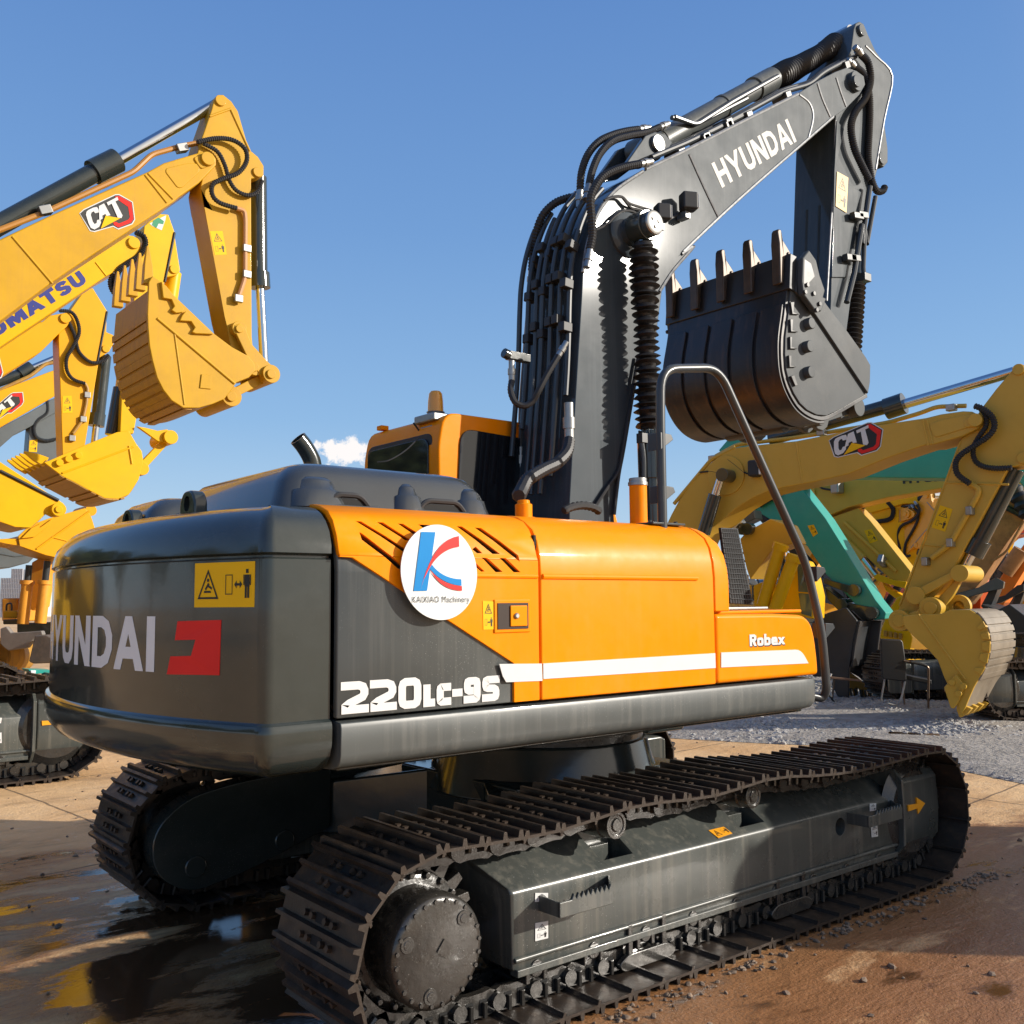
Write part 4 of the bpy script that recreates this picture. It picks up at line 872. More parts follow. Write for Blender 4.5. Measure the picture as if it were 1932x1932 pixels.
a_=MF.sz(*z2(1692,1100),AY); a=MF.w(*a_,0); b=MF.at(*z3(1450,1250),0); d=(b-a).normalized(); L=(b-a).length
mb=MB(); mb.cyl(a,a+d*L*.5,.068,seg=24); bc=mb.build('bucket_cylinder',GREYD,ME,.004)
mb=MB(); mb.cyl(a+d*L*.5,b,.04,seg=18); mb.build('piston_rod',CHROME,bc)
nn=d.orthogonal().normalized(); bb=d.cross(nn); rings_=[]
for i in range(81):
    f=i/80; r=.055+(.0,.024,.036,.012)[i%4]; c=a+d*L*(.5+.42*f)
    rings_.append([c+(nn*math.cos(2*math.pi*k/20)+bb*math.sin(2*math.pi*k/20))*r for k in range(20)])
mb=MB(); mb.loft(rings_); mb.build('rod_boot',BOOT,bc,ang=25)
# ---- bucket
BW=.548
fl=[(1052,320),(1047,430),(1040,550),(1024,700),(1003,860),(1000,980),(1008,1090),(1030,1180),(1062,1255),(1105,1325),(1155,1372),(1220,1405),(1290,1412),(1380,1370),(1470,1318),(1580,1255)]
fsz=[MF.sz(*z3(*p),BW) for p in fl]
def strip(sz,th,y0,y1,mb):
    P=[Vector((a,0,z)) for a,z in sz]; P=smooth_path(P,3); O=offs(P,-th)
    ring=[(p.x,p.z) for p in P]+[(p.x,p.z) for p in O[::-1]]
    mb.solid([(x,y0,z) for x,z in ring],[(x,y1,z) for x,z in ring])
mb=MB(); strip(fsz,.03,-BW,BW,mb); bk_=mb.build('bucket',WORN,ME,.004)
edge=[(1290,640),(1430,820),(1560,1000),(1595,1060),(1592,1180),(1580,1255)]
side=fl[:16]+[(1592,1180),(1595,1060),(1560,1000),(1290,640),(1100,340)]
ssz=[MF.sz(*z3(*p),BW) for p in side]
BSIDE=mat('bucket_side_grey',(.075,.083,.088),.45,spec=.12,var=.12,specks=.6,dirt=.2,dirt_col=(.2,.19,.17),rvar=.06)
for o0,o1 in ((BW+.012,BW-.018),(-BW+.018,-BW-.012)):
    mb=MB(); mb.prism(MF,ssz,o0,o1); mb.build('side_plate',BSIDE,bk_,.005)
dbl=[(1075,545),(1290,640),(1560,1000),(1595,1060),(1592,1180),(1575,1256),(1400,1030),(1230,800)]
mb=MB(); mb.prism(MF,[MF.sz(*z3(*p),BW+.02) for p in ((1085,320),(1290,640),(1430,820),(1560,1000),(1595,1060),(1592,1180),(1578,1256),(1210,705),(1075,548))],BW+.012,BW+.034); mb.build('edge_doubler',BSIDE,bk_,.006)
lip=[MF.sz(*z3(*p),BW+.02) for p in ((1068,308),(1090,312),(1088,540),(1050,560))]
l0=Vector((MF.sz(*z3(1068,308),BW))); l1=Vector((MF.sz(*z3(1060,552),BW))); ld=(l1-l0); nx=Vector((-ld.y,ld.x)).normalized()
if nx.x>0: nx=-nx
mb=MB(); L4=[l0,l1,l1+nx*.075,l0+nx*.075]; mb.solid([(p.x,-BW-.03,p.y) for p in L4],[(p.x,BW+.03,p.y) for p in L4]); mb.build('cutting_lip',DKSTEEL,bk_,.006)
# wear strips down the floor
def along_floor(o,y0,y1,a,b,th):
    P=smooth_path([Vector((x,0,z)) for x,z in fsz],3); P=P[a:b]; A=offs(P,-.029); Bq=offs(P,-.03-th); mb=MB()
    ring=[(p.x,p.z) for p in A]+[(p.x,p.z) for p in Bq[::-1]]; mb.solid([(x,y0,z) for x,z in ring],[(x,y1,z) for x,z in ring]); return mb
wdt=2*BW/5.0
for k in range(5):
    y0=-BW+.012+k*(2*BW/5); along_floor(0,y0,y0+wdt-.036,8,37,.020).build('wear_strip',WORN,bk_,.004)
tprof=[(992,485),(988,320),(982,200),(978,118),(984,100),(1004,104),(1008,130),(1012,185),(1052,262),(1063,300),(1022,314),(1012,485)]
tz=[MF.sz(*z3(*p),.55) for p in tprof]; tooth0=None
def tooth():
    mb=MB(); c=(sum(a for a,_ in tz)/len(tz)); zt=max(z for _,z in tz); zb=min(z for _,z in tz)
    A=[];B=[]
    for a,z in tz:
        k=(z-zb)/(zt-zb); w=(.036 if k<.5 else .046-.02*max(0,k-.55)/.45)
        A.append((a,-w,z)); B.append((a,w,z))
    mb.solid(A,B); 
    p=MF.sz(*z3(1040,280),.55); mb.cyl((p[0],-.05,p[1]),(p[0],.05,p[1]),.014,seg=12)
    return mb
for k in range(5):
    y=-.5+k*.25
    if tooth0 is None: o=tooth0=tooth().build('tooth',TOOTH,bk_,.010,2)
    else: o=tooth0.copy(); COL.objects.link(o); o.parent=bk_
    o.location=(0,y,0)
sc_=[(1150,262),(1200,335),(1225,440),(1262,545),(1250,590),(1272,600),(1236,692),(1195,690),(1110,572),(1100,480),(1105,320)]
for s in (1,-1):
    mb=MB(); mb.prism(MF,[MF.sz(*z3(*p),BW+.05) for p in sc_],s*(BW+.036),s*(BW+.085)); scu=mb.build('side_cutter',BSIDE,bk_,.012)
    for p in ((1160,500),(1145,550),(1205,560),(1245,632),(1225,675)):
        a=MF.sz(*z3(*p),BW+.085); mb=MB(); mb.cyl(MF.w(*a,s*(BW+.08)),MF.w(*a,s*(BW+.10)),.016,seg=6); mb.build('cutter_bolt',DKSTEEL,scu)
    mb=MB(); mb.prism(MF,[MF.sz(*z3(*p),BW+.085) for p in ((1145,320),(1190,350),(1215,440),(1170,490),(1140,490))],s*(BW+.0852),s*(BW+.087)); mb.build('cutter_recess',DKSTEEL,scu)
for x,y in ((1175,770),(1165,930),(1172,1108)):
    a=MF.sz(*z3(x,y),BW+.03); mb=MB(); mb.cyl(MF.w(*a,BW+.01),MF.w(*a,BW+.06),.042,seg=24); mb.build('wear_button',BSIDE,bk_,.006)
for pts in (((1042,620),(1068,618),(1062,690),(1105,706),(1055,704)),((1040,738),(1060,740),(1055,815),(1098,828),(1045,826)),((1038,860),(1053,862),(1050,930),(1092,945),(1040,945)),((1030,990),(1048,992),(1046,1060),(1085,1072),(1035,1074)),((1045,1135),(1068,1128),(1092,1200),(1075,1205))):
    mb=MB(); mb.prism(MF,[MF.sz(*z3(*p),BW+.02) for p in pts],BW+.012,BW+.030); mb.build('heel_shroud',DKSTEEL,bk_,.003)
ears=[(1050,1450),(1140,1420),(1200,1400),(1300,1380),(1400,1330),(1500,1290),(1525,1340),(1520,1390),(1480,1418),(1450,1400),(1300,1450),(1290,1490),(1260,1518),(1225,1505),(1195,1475),(1130,1495)]
for y in (.34,.22,-.22,-.34):
    mb=MB(); mb.prism(MF,[MF.sz(*z3(*p),.34) for p in ears],y+.02,y-.02); mb.build('hinge_ear',BSIDE,bk_,.006)
for p,nm in (((1490,1355),'hinge_pin'),((1245,1440),'link_pin')):
    a=MF.sz(*z3(*p),.38); mb=MB(); mb.cyl(MF.w(*a,.40),MF.w(*a,-.40),.045,seg=24); 
    if nm=='hinge_pin': mb.cyl(MF.w(*a,.36),MF.w(*a,.43),.075,seg=28)
    mb.build(nm,BSIDE,bk_,.006)
a=MF.sz(*z3(1245,1440),.26); b=MF.sz(*z3(1010,1470),.26); c=MF.sz(*z3(900,1500),.26)
mb=MB(); mb.cyl(MF.w(*a,.15),MF.w(*b,.15),.05,seg=12); mb.cyl(MF.w(*a,-.15),MF.w(*b,-.15),.05,seg=12); mb.cyl(MF.w(*b,.26),MF.w(*b,-.26),.06,seg=16); mb.build('bucket_link',DKSTEEL,ME,.004)
# round sign stuck on the door
sg=thing('round_sign','white round sign with a blue and red emblem stuck on the louvred orange door','sign',X(*zB(890,665),-1.40))
cen=MF.sz(*zB(892,667),1.41); e1=MF.sz(*zB(1178,690),1.41); e2=MF.sz(*zB(890,318),1.41); e3=MF.sz(*zB(606,640),1.41); e4=MF.sz(*zB(885,1016),1.41)
ra=(e1[0]-e3[0])/2; rb=(e2[1]-e4[1])/2; cx_=(e1[0]+e3[0])/2; cz_=(e2[1]+e4[1])/2
def disc(u,v,l): return MF.w(cx_+u*ra,cz_+v*rb,1.378+l+.014*(-v*.8-u*.6))
n=64; rg=[disc(math.cos(2*math.pi*k/n),math.sin(2*math.pi*k/n),.004) for k in range(n)]
mb=MB(); mb.solid(rg,[p-MF.n*.004 for p in rg]); mb.build('sign_disc',mat('white_sign_board',(.70,.72,.71),.5,spec=.1),sg,.001)
def uv(x,y): a=MF.sz(*zB(x,y),1.41); return ((a[0]-cx_)/ra,(a[1]-cz_)/rb)
def flatmark(pts,m,name,l,tri=False):
    mb=MB(); f=mb.face([mb.v(disc(*uv(*p),l)) for p in pts]); bmesh.ops.triangulate(mb.bm,faces=[f]); mb.build(name,m,sg,smooth=False)
def bez(a,b,c,n=10): return [((1-t)**2*a[0]+2*t*(1-t)*b[0]+t*t*c[0],(1-t)**2*a[1]+2*t*(1-t)*b[1]+t*t*c[1]) for t in [i/n for i in range(n+1)]]
flatmark([(765,372),(872,374),(795,802),(694,804)],BLUED,'emblem_stroke',.007)
flatmark(bez((745,795),(850,430),(1046,402))+bez((1046,480),(900,500),(815,640))+[(770,720)],REDD,'emblem_stroke',.0085)
flatmark(bez((822,590),(900,715),(1054,718))+bez((1054,766),(900,750),(815,635)),BLUED,'emblem_stroke',.0076)
flatmark(bez((815,640),(900,760),(1056,768))+bez((1056,802),(900,800),(822,650)),REDD,'emblem_stroke',.0080)
fm=font_mesh('KAIXIAO Machinery',1.); W_=max(p[0] for f in fm for p in f)-min(p[0] for f in fm for p in f); a=uv(682,888); b=uv(1108,888); k=(b[0]-a[0])/W_
mb=MB()
for f in fm: mb.face([mb.v(disc((a[0]+b[0])/2+p[0]*k,a[1]+p[1]*k*ra/rb*1.15,.0075)) for p in f])
mb.build('sign_lettering',BLACK,sg,smooth=False)
# small decals on the undercarriage
def decal(pts,f,o,m,parent,marks=None,name='decal'):
    q=[MF.at(*f(*p),o) for p in pts]; return sticker(parent,quad_fn(*q,MF.n),True,m,name)
nf=[o for o in ME.children if o.name.startswith('track_frame')][0]
decal(((180,1268),(262,1268),(260,1320),(178,1325)),zE,1.322,[WHITE,BLACK],nf,name='lifting_decal'); decal(((180,1460),(262,1445),(262,1555),(180,1575)),zE,1.322,[WHITE,BLACK],nf,name='lifting_decal')
zR=zm(2700,2700,1000)
decal(((1083,605),(1130,602),(1128,655),(1084,662)),zR,1.322,[WHITE,BLACK],nf,name='lifting_decal'); decal(((1090,755),(1136,742),(1143,842),(1098,850)),zR,1.322,[WHITE,BLACK],nf,name='lifting_decal')
nrm=Vector((0,-.52,.85))
def slope(px,py):
    d=ray(px,py); q=Vector((0,-1.30,.5205)); return CAM+d*((q-CAM).dot(nrm)/d.dot(nrm))
sl_n=Vector((0,-(.655-.52),.22)).normalized(); nrm=sl_n
q=[slope(*zE(*p)) for p in ((1282,873),(1378,850),(1433,892),(1345,922))]; sticker(nf,quad_fn(q[0],q[1],q[2],q[3],nrm),False,[STKO,BLACK],lift=.003)
yk=[o for o in ME.children if o.name.startswith('idler_cover')][0]
mb=MB(); mb.prism(MF,[MF.sz(*zR(*p),1.362) for p in ((1356,617),(1422,605),(1418,560),(1480,602),(1430,680),(1424,640),(1360,660))],1.358,1.368); mb.build('arrow_decal',STKO,yk,smooth=False)
# ---------------------------------------------------------------- the yard floor
mb=MB(); s=700.; mb.face([mb.v(p) for p in ((-s,-s,0),(s,-s,0),(s,s,0),(-s,s,0))]); g=mb.build('ground',GROUND,smooth=False); tag(g,'brown concrete yard floor with wet mud patches','ground',kind='structure')
# ================================================================ the other machines in the yard
z5=zm(0,300,1100); z6=zm(0,1000,1100); zL=zm(0,1500,600); z7=lambda x,y:(x*.5177/1.987578,(2000+y*.5177)/1.987578)
zW=zm(2500,1300,1340); zS=zm(3040,2000,800); zT=lambda x,y:((3240+x*.4141)/1.987578,(1340+y*.4141)/1.987578)
def plate(fr,f,pts,w,name,m,parent,bevel=.012,o=0.,rnd=0.):
    sz=[fr.sz(*f(*p),o+w/2) for p in pts]
    if rnd: sz=round2(sz,rnd,3)
    mb=MB(); mb.prism(fr,sz,o+w/2,o-w/2); return mb.build(name,m,parent,bevel)
def rod(fr,f,a,b,r,name,m,parent,o=0.,r2=None,seg=20):
    mb=MB(); mb.cyl(fr.at(*f(*a),o),fr.at(*f(*b),o),r,r2,seg); return mb.build(name,m,parent,.003)
def pinw(fr,f,p,o0,o1,r,name,m,parent):
    a=fr.sz(*f(*p),o0); mb=MB(); mb.cyl(fr.w(*a,o0),fr.w(*a,o1),r,seg=28); return mb.build(name,m,parent,.006)
def hoseb(fr,f,pts,o,r,parent,m=None,name='hydraulic_hose'):
    mb=MB(); mb.hose([fr.at(*f(*p),o) for p in pts],r,.03,.14,8,6); return mb.build(name,m or RUBBER,parent)
def pipeb(fr,f,pts,o,r,parent,m,name='hydraulic_pipe'):
    mb=MB(); mb.tube(fillet([fr.at(*f(*p),o) for p in pts],.08),r,9); return mb.build(name,m,parent)
def stick(fr,f,q,o,parent):
    return sticker(parent,quad_fn(*[fr.at(*f(*p),o) for p in q],fr.n))
def floor_strip(fr,f,pts,w,th,name,m,parent,o=0.):
    # curved shell of a bucket following its side outline, full width
    P=smooth_path([Vector((a,z,0)) for a,z in (fr.sz(*f(*p),o+w/2) for p in pts)],4); out=[]
    c=sum((p for p in P),Vector())/len(P)
    for i,p in enumerate(P):
        t=(P[min(i+1,len(P)-1)]-P[max(i-1,0)]).normalized(); nn=Vector((-t.y,t.x,0))
        if nn.dot(p-c)>0: nn=-nn
        out.append(p+nn*th)
    ring=[(p.x,p.y) for p in P]+[(p.x,p.y) for p in out[::-1]]
    mb=MB(); mb.prism(fr,ring,o+w/2-.005,o-w/2+.005); return mb.build(name,m,parent,.004)
def wear_bars(fr,f,pts,w,n,m,parent,o=0.,k0=.05,k1=.95,th=.02,lap=.10):
    # raised bars across the floor of a bucket, wrapped a little onto its side
    P=smooth_path([Vector((a,z,0)) for a,z in (fr.sz(*f(*p),o+w/2) for p in pts)],6); c=sum((p for p in P),Vector())/len(P); N_=len(P)
    for i in range(n):
        a=int(N_*(k0+(k1-k0)*i/n)); b=max(a+1,int(N_*(k0+(k1-k0)*(i+.8)/n))); seg=P[a:b+1]
        if len(seg)<2: continue
        def off(d): 
            r=[]
            for j,p in enumerate(seg):
                t=(seg[min(j+1,len(seg)-1)]-seg[max(j-1,0)]).normalized(); nn=Vector((-t.y,t.x,0))
                if nn.dot(p-c)<0: nn=-nn
                r.append(p+nn*d)
            return [(q.x,q.y) for q in r]
        mb=MB(); mb.prism(fr,off(.001)+off(th)[::-1],o+w/2+.012,o-w/2-.012); mb.prism(fr,off(-lap)+off(th-.002)[::-1],o+w/2+.020,o+w/2+.002)
        mb.build('wear_bar',m,parent,.004)
def teeth(fr,tip,base,bw,w,n,m,parent,o=0.):
    # n pointed teeth along the lip; tip/base on the near plane (along,height)
    t0=None; tip=Vector(tip); base=Vector(base); d=(tip-base); nn=Vector((-d.y,d.x)).normalized()
    for k in range(n):
        oo=o+w/2-.07-k*(w-.14)/(n-1)
        mb=MB(); A=[base+nn*bw,base-nn*bw,base+d*.5-nn*bw*.75,tip-nn*.012,tip+nn*.012,base+d*.5+nn*bw*.75]; hw=(.05,.05,.045,.018,.018,.045)
        mb.solid([fr.w(p.x,p.y,oo+h) for p,h in zip(A,hw)],[fr.w(p.x,p.y,oo-h) for p,h in zip(A,hw)]); mb.build('tooth',m,parent,.006)
LOGO={'border':[(522,878),(548,852),(752,750),(778,748),(872,800),(890,920),(872,952),(778,987),(742,967),(622,1002),(592,995)],
'black':[(528,880),(552,857),(753,757),(776,755),(866,803),(883,918),(867,946),(778,979),(745,960),(622,995),(598,990)],
'red':[(748,768),(776,761),(861,807),(877,916),(861,941),(777,973),(748,956),(742,940),(760,935),(780,948),(842,922),(853,905),(840,835),(772,788)],
'C':[(578,858),(610,842),(633,838),(643,853),(646,873),(622,879),(613,866),(599,873),(594,890),(608,935),(620,951),(633,944),(635,925),(656,918),(661,942),(650,969),(620,986),(597,976),(581,945),(563,888),(567,868)],
'A':[(645,832),(678,814),(722,893),(697,897),(688,884),(668,895),(671,914),(650,928)],
'T':[(695,808),(765,770),(772,790),(752,800),(802,895),(795,912),(770,908),(728,815),(705,828)],
'triangle':[(690,896),(787,913),(660,982)]}
LANCH=((525,880),(888,918),(620,1000))
def logo(fr,f,anch,o,parent,src=LANCH):
    # the maker's plate, placed by three matching points
    a=[Vector(fr.sz(*f(*p),o)) for p in anch]; s=[Vector(p) for p in src]
    e1,e2=s[1]-s[0],s[2]-s[0]; det=e1.x*e2.y-e1.y*e2.x; g1,g2=a[1]-a[0],a[2]-a[0]
    def mp(p):
        v=Vector(p)-s[0]; k=(v.x*e2.y-v.y*e2.x)/det; l=(e1.x*v.y-e1.y*v.x)/det; q=a[0]+g1*k+g2*l; return (q.x,q.y)
    par=None
    for i,(nm,mm) in enumerate((('border',WHITE),('black',BLACK),('red',REDD),('C',WHITE),('A',WHITE),('T',WHITE),('triangle',STKY))):
        mb=MB(); mb.prism(fr,[mp(p) for p in LOGO[nm]],o+.001,o+.003+.002*min(i,4)+.001*i); ob=mb.build('emblem_plate' if i==0 else 'emblem_mark',mm,parent if i==0 else par,smooth=False)
        if i==0: par=ob
def text_on(fr,f,a,b,top,s,o,m,parent,t=.23,gap=.1,name='brand_lettering'):
    A=Vector(fr.sz(*f(*a),o)); B=Vector(fr.sz(*f(*b),o)); T=Vector(fr.sz(*f(*top),o)); ux=B-A; Lw=ux.length; ux.normalize(); v=T-A; pn=Vector((-ux.y,ux.x)); h=abs(v.dot(pn)); sg_=1 if v.dot(pn)>0 else -1; sl=v.dot(ux)/h
    tw=textw(s,h,h*t,gap); sx=Lw/tw; mb=MB()
    lettering(mb,s,h,h*t,lambda u,w_,e:fr.w(A.x+ux.x*(u+sl*w_)+pn.x*w_*sg_,A.y+ux.y*(u+sl*w_)+pn.y*w_*sg_,o+.003+e),gap,sx); mb.build(name,m,parent,smooth=False)
GRP_L='excavators parked in the row at the left'; GRP_R='excavators parked in the crowd at the right'
trk_near=[o for o in ME.children if o.name.startswith('crawler_track')]
def dup_tree(o,parent,mtx=None):
    c=o.copy(); COL.objects.link(c); c.parent=parent
    if mtx is not None: c.matrix_local=mtx
    for ch in o.children: 
        d=dup_tree(ch,c); d.matrix_local=ch.matrix_local.copy()
    return c
def undercarriage(root,ang=0.,k=1.):
    # the same crawler under another machine: root empty stands at the slew centre
    Rm=Matrix.Rotation(ang,4,'Z')@Matrix.Scale(k,4)
    names=('crawler_track','track_frame','idler_cover','idler','sprocket','centre_frame','slew_ring')
    for o in list(ME.children):
        if o.name.split('.')[0] in ('crawler_track','track_frame','idler','idler_cover','sprocket','carrier_roller','track_roller','centre_frame','slew_ring'):
            dup_tree(o,root,Rm)
def body(root,ang,m,front=1.2):
    # plain upper works of a parked machine: deck, counterweight, hood, cab
    u=Vector((math.cos(ang),math.sin(ang),0)); fr=Frame((root.location.x,root.location.y),(u.x,u.y))
    def bx(name,x0,x1,y0,y1,z0,z1,mm,bev):
        n=Vector((-u.y,u.x,0)); c=root.location+u*((x0+x1)/2)+n*((y0+y1)/2)+Z*((z0+z1)/2); mb=MB(); mb.box(c,(x1-x0,y1-y0,z1-z0),Matrix.Rotation(ang,3,'Z')); return mb.build(name,mm,root,bev,3)
    bx('upper_frame',-2.2,front,-1.3,1.3,1.05,1.28,GREYD,.03); bx('counterweight',-2.75,-2.15,-1.33,1.33,1.05,2.05,GREYD,.15); bx('engine_hood',-2.1,-.6,-1.3,1.3,1.3,2.1,m,.10)
    bx('toolbox',-.55,front-.1,-1.3,-.45,1.3,1.75,m,.06)
    c=bx('cab',-.45,front+.2,.35,1.33,1.3,2.95,m,.10)
    n=Vector((-u.y,u.x,0))
    for nm,x0,x1,y0,y1,z0,z1 in (('side_window',-.30,front+.05,1.325,1.335,2.0,2.8),('side_window',-.30,front+.05,.345,.355,2.0,2.8),('windscreen',front+.19,front+.21,.48,1.2,1.7,2.8)):
        q=root.location+u*((x0+x1)/2)+n*((y0+y1)/2)+Z*((z0+z1)/2); mb=MB(); mb.box(q,(x1-x0,y1-y0,z1-z0),Matrix.Rotation(ang,3,'Z')); mb.build(nm,GLASS,c,.004)
# ---------------------------------------------------------------- left row
def left_root(y,label,x=-3.08): return thing('excavator',label,'excavator',(x,y,0),GRP_L)
# first: mustard machine with the raised bucket
M1=left_root(7.5,'mustard yellow excavator nearest at the upper left, its toothed bucket high in the sky',-3.5); f1=Frame((-3.5,7.5),(1,0)); Y1=YELLOW
undercarriage(M1,0,1.25); body(M1,0,YELLOW)
bl=plate(f1,z5,[(-20,1058),(300,905),(980,600),(1080,545),(1180,515),(1330,472),(1400,480),(1425,520),(1425,560),(1380,610),(1310,680),(1180,772),(1150,800),(600,1160),(335,1340),(0,1590),(-300,1900),(-560,2500),(-640,3200),(-1000,3200),(-960,2600),(-800,1900),(-500,1350)],.60,'boom',Y1,M1,.02)
plate(f1,z5,[(1095,580),(1240,545),(1310,550),(1320,600),(1200,710),(1170,710),(1090,605)],.62,'cast_recess',Y1,bl,.01,rnd=.06); plate(f1,z5,[(1285,505),(1390,478),(1420,520),(1415,545),(1325,590),(1280,520)],.64,'boom_nose_boss',Y1,bl,.012,rnd=.06)
for a,b in (((80,1030),(345,1340)),((955,625),(1100,810)),((975,615),(1140,785))): rod(f1,z5,a,b,.014,'weld_seam',Y1,bl,o=.30)
pinw(f1,z5,(1372,515),.36,.2,.085,'boom_pin',Y1,bl)
logo(f1,z5,LANCH,.302,bl)
al=plate(f1,z5,[(1300,480),(1330,380),(1395,190),(1410,130),(1435,98),(1470,95),(1525,140),(1568,205),(1640,455),(1700,505),(1738,565),(1738,625),(1720,640),(1655,650),(1660,1690),(1680,1900),(1650,1960),(1540,1900),(1520,1760),(1345,840),(1320,710),(1340,600)],.42,'arm',Y1,M1,.014)
rod(f1,z5,(1520,195),(1645,470),.016,'weld_seam',Y1,al,o=.21); rod(f1,z5,(1380,240),(1520,190),.016,'weld_seam',Y1,al,o=.21)
plate(f1,z5,[(1325,720),(1345,835),(1400,860),(1540,890),(1580,940),(1560,1500),(1500,1560),(1500,1640),(1480,1560)],.425,'doubler_plate',Y1,al,.004)
pinw(f1,z5,(1455,133),.24,.1,.07,'arm_pin',Y1,al); pinw(f1,z5,(1700,605),.24,.1,.065,'cylinder_pin',Y1,al)
ac1=rod(f1,z5,(-60,985),(640,600),.115,'arm_cylinder',GREYD,M1); rod(f1,z5,(610,610),(770,530),.15,'gland_nut',GREYD,ac1); rod(f1,z5,(760,540),(1440,150),.068,'piston_rod',CHROME,ac1)
pipeb(f1,z5,[(-60,1010),(300,870),(880,605),(1000,490),(1180,440),(1300,415)],.12,.035,bl,mat('amber_pipe',(.45,.2,.03),.35,coat=.3)); 
for p in ((295,860),(1195,450)): 
    q=f1.at(*z5(*p),.14); mb=MB(); mb.box(q,(.14,.12,.10),Matrix.Rotation(R(-25),3,'Y')); mb.build('pipe_clamp',ZINC,bl,.008)
hoseb(f1,z5,[(1300,410),(1420,385),(1530,395),(1610,450),(1625,530),(1570,610),(1470,650),(1400,690),(1400,760),(1450,810),(1560,845)],.30,.030,al); hoseb(f1,z5,[(1340,420),(1430,470),(1480,560),(1510,660),(1560,730),(1640,760),(1700,730),(1725,660)],.27,.028,al)
pipeb(f1,z5,[(1560,845),(1610,860),(1617,920),(1615,1300),(1575,1420)],.26,.03,al,mat('copper_pipe',(.55,.27,.10),.4,coat=.2))
for p in ((1625,1110),(1625,1280),(1570,1440)):
    q=f1.at(*z5(*p),.27); mb=MB(); mb.box(q,(.11,.06,.10)); mb.build('pipe_clamp',ZINC,al,.01)
stick(f1,z5,((1382,996),(1465,994),(1494,1150),(1415,1154)),.2125,al)
bc1=rod(f1,z5,(1700,640),(1705,1340),.115,'bucket_cylinder',GREYD,M1,o=-.03); rod(f1,z5,(1706,1270),(1712,1370),.14,'gland_nut',GREYD,bc1,o=-.03); rod(f1,z5,(1712,1360),(1740,1880),.06,'piston_rod',CHROME,bc1,o=-.03)
SB=[(980,100),(1005,60),(1050,90),(1090,135),(1180,220),(1410,440),(1530,530),(1640,590),(1678,640),(1680,690),(1640,730),(1560,762),(1480,870),(1400,905),(1310,930),(1210,930),(1130,880),(1075,810),(1035,730),(1005,620),(985,520),(975,400),(972,310)]
bk1=plate(f1,z6,SB,.05,'bucket',YELW,M1,.01,o=.63)
plate(f1,z6,SB,.05,'side_plate',YELLOW,bk1,.01,o=.655); plate(f1,z6,SB,.05,'side_plate',YELLOW,bk1,.01,o=-.6)
FLB=[(985,150),(972,310),(975,400),(985,520),(1005,620),(1035,730),(1075,810),(1130,880),(1210,930),(1310,930),(1400,905),(1480,870)]
floor_strip(f1,z6,FLB,1.26,.05,'bucket_floor',YELW,bk1); wear_bars(f1,z6,FLB,1.26,12,YELW,bk1,k0=.10,k1=.78,lap=.16)
for q_ in ([(1032,340),(1150,440),(1475,715),(1470,700)],): pass
rod(f1,z6,(1035,340),(1545,770),.018,'weld_seam',YELLOW,bk1,o=.68); rod(f1,z6,(1150,440),(1215,910),.012,'weld_seam',YELLOW,bk1,o=.68)
for sh_ in ([(1062,95),(1100,130),(1215,275),(1205,300),(1160,305),(1130,285),(1150,260),(1130,215),(1075,205)],[(1225,290),(1408,445),(1290,440),(1265,430),(1285,400),(1260,360),(1185,355),(1200,320)]): plate(f1,z6,sh_,.05,'side_cutter',YELLOW,bk1,.01,o=.70)
tb_=f1.sz(*z6(985,110),.63); tt_=f1.sz(*z5(985,1085),.63); teeth(f1,tt_,tb_,.06,1.26,5,YELLOW,bk1)
q=[f1.sz(*z6(*p),.68) for p in ((1325,708),(1390,716),(1388,808),(1314,800))]; mb=MB(); mb.prism(f1,q,.68,.695); mb.build('cast_badge',YELLOW,bk1,.006)
for p,o0,o1,r_ in (((1528,852),.45,-.45,.13),((1790,705),.36,-.36,.12),((1580,408),.30,-.30,.10),((1680,660),.30,-.3,.11)): pinw(f1,z6,p,o0,o1,r_,'link_pin',YELLOW,bk1); pinw(f1,z6,p,o0+.03,o0-.05,r_*.5,'pin_head',YELLOW,bk1)
for o_ in (.28,-.28):
    plate(f1,z6,[(1545,385),(1580,372),(1615,395),(1660,510),(1760,620),(1845,700),(1835,750),(1790,772),(1740,740),(1640,620),(1555,440)],.06,'bell_crank',YELLOW,bk1,.012,o=o_)
    plate(f1,z6,[(1500,820),(1700,715),(1790,690),(1800,740),(1570,850),(1540,900)],.09,'push_link',YELLOW,bk1,.012,o=o_*.6)
# second: bright yellow machine
M2=left_root(10.9,'bright yellow excavator with blue boom lettering, second in the left row'); f2=Frame((-3.08,10.9),(1,0)); undercarriage(M2); body(M2,0,YELK)
b2=plate(f2,z5,[(0,1330),(600,1060),(800,1015),(880,1025),(925,1060),(930,1100),(900,1175),(760,1260),(690,1300),(0,1760),(-300,2000),(-500,2500),(-900,2500),(-700,1800),(-300,1480)],.58,'boom',YELK,M2,.02)
rod(f2,z5,(630,1200),(700,1290),.014,'weld_seam',YELK,b2,o=.29); pinw(f2,z5,(885,1070),.33,.2,.09,'boom_pin',YELK,b2)
text_on(f2,z5,(-150,1770),(578,1330),(535,1255) if 0 else (-215,1690),'KOMATSU',.292,NAVY,b2,.27)
a2=plate(f2,z5,[(950,960),(1040,880),(1110,885),(1150,1000),(1150,1015),(1188,1255),(1165,1285),(1090,1300),(1085,1330),(960,1900),(880,2330),(790,2330),(800,2100),(900,1300),(930,1180)],.42,'arm',YELK,M2,.014)
rod(f2,z5,(1150,1005),(1085,1330),.02,'edge_seam',BLACK,a2,o=.21); pinw(f2,z5,(1150,1245),.24,.1,.07,'cylinder_pin',YELK,a2)
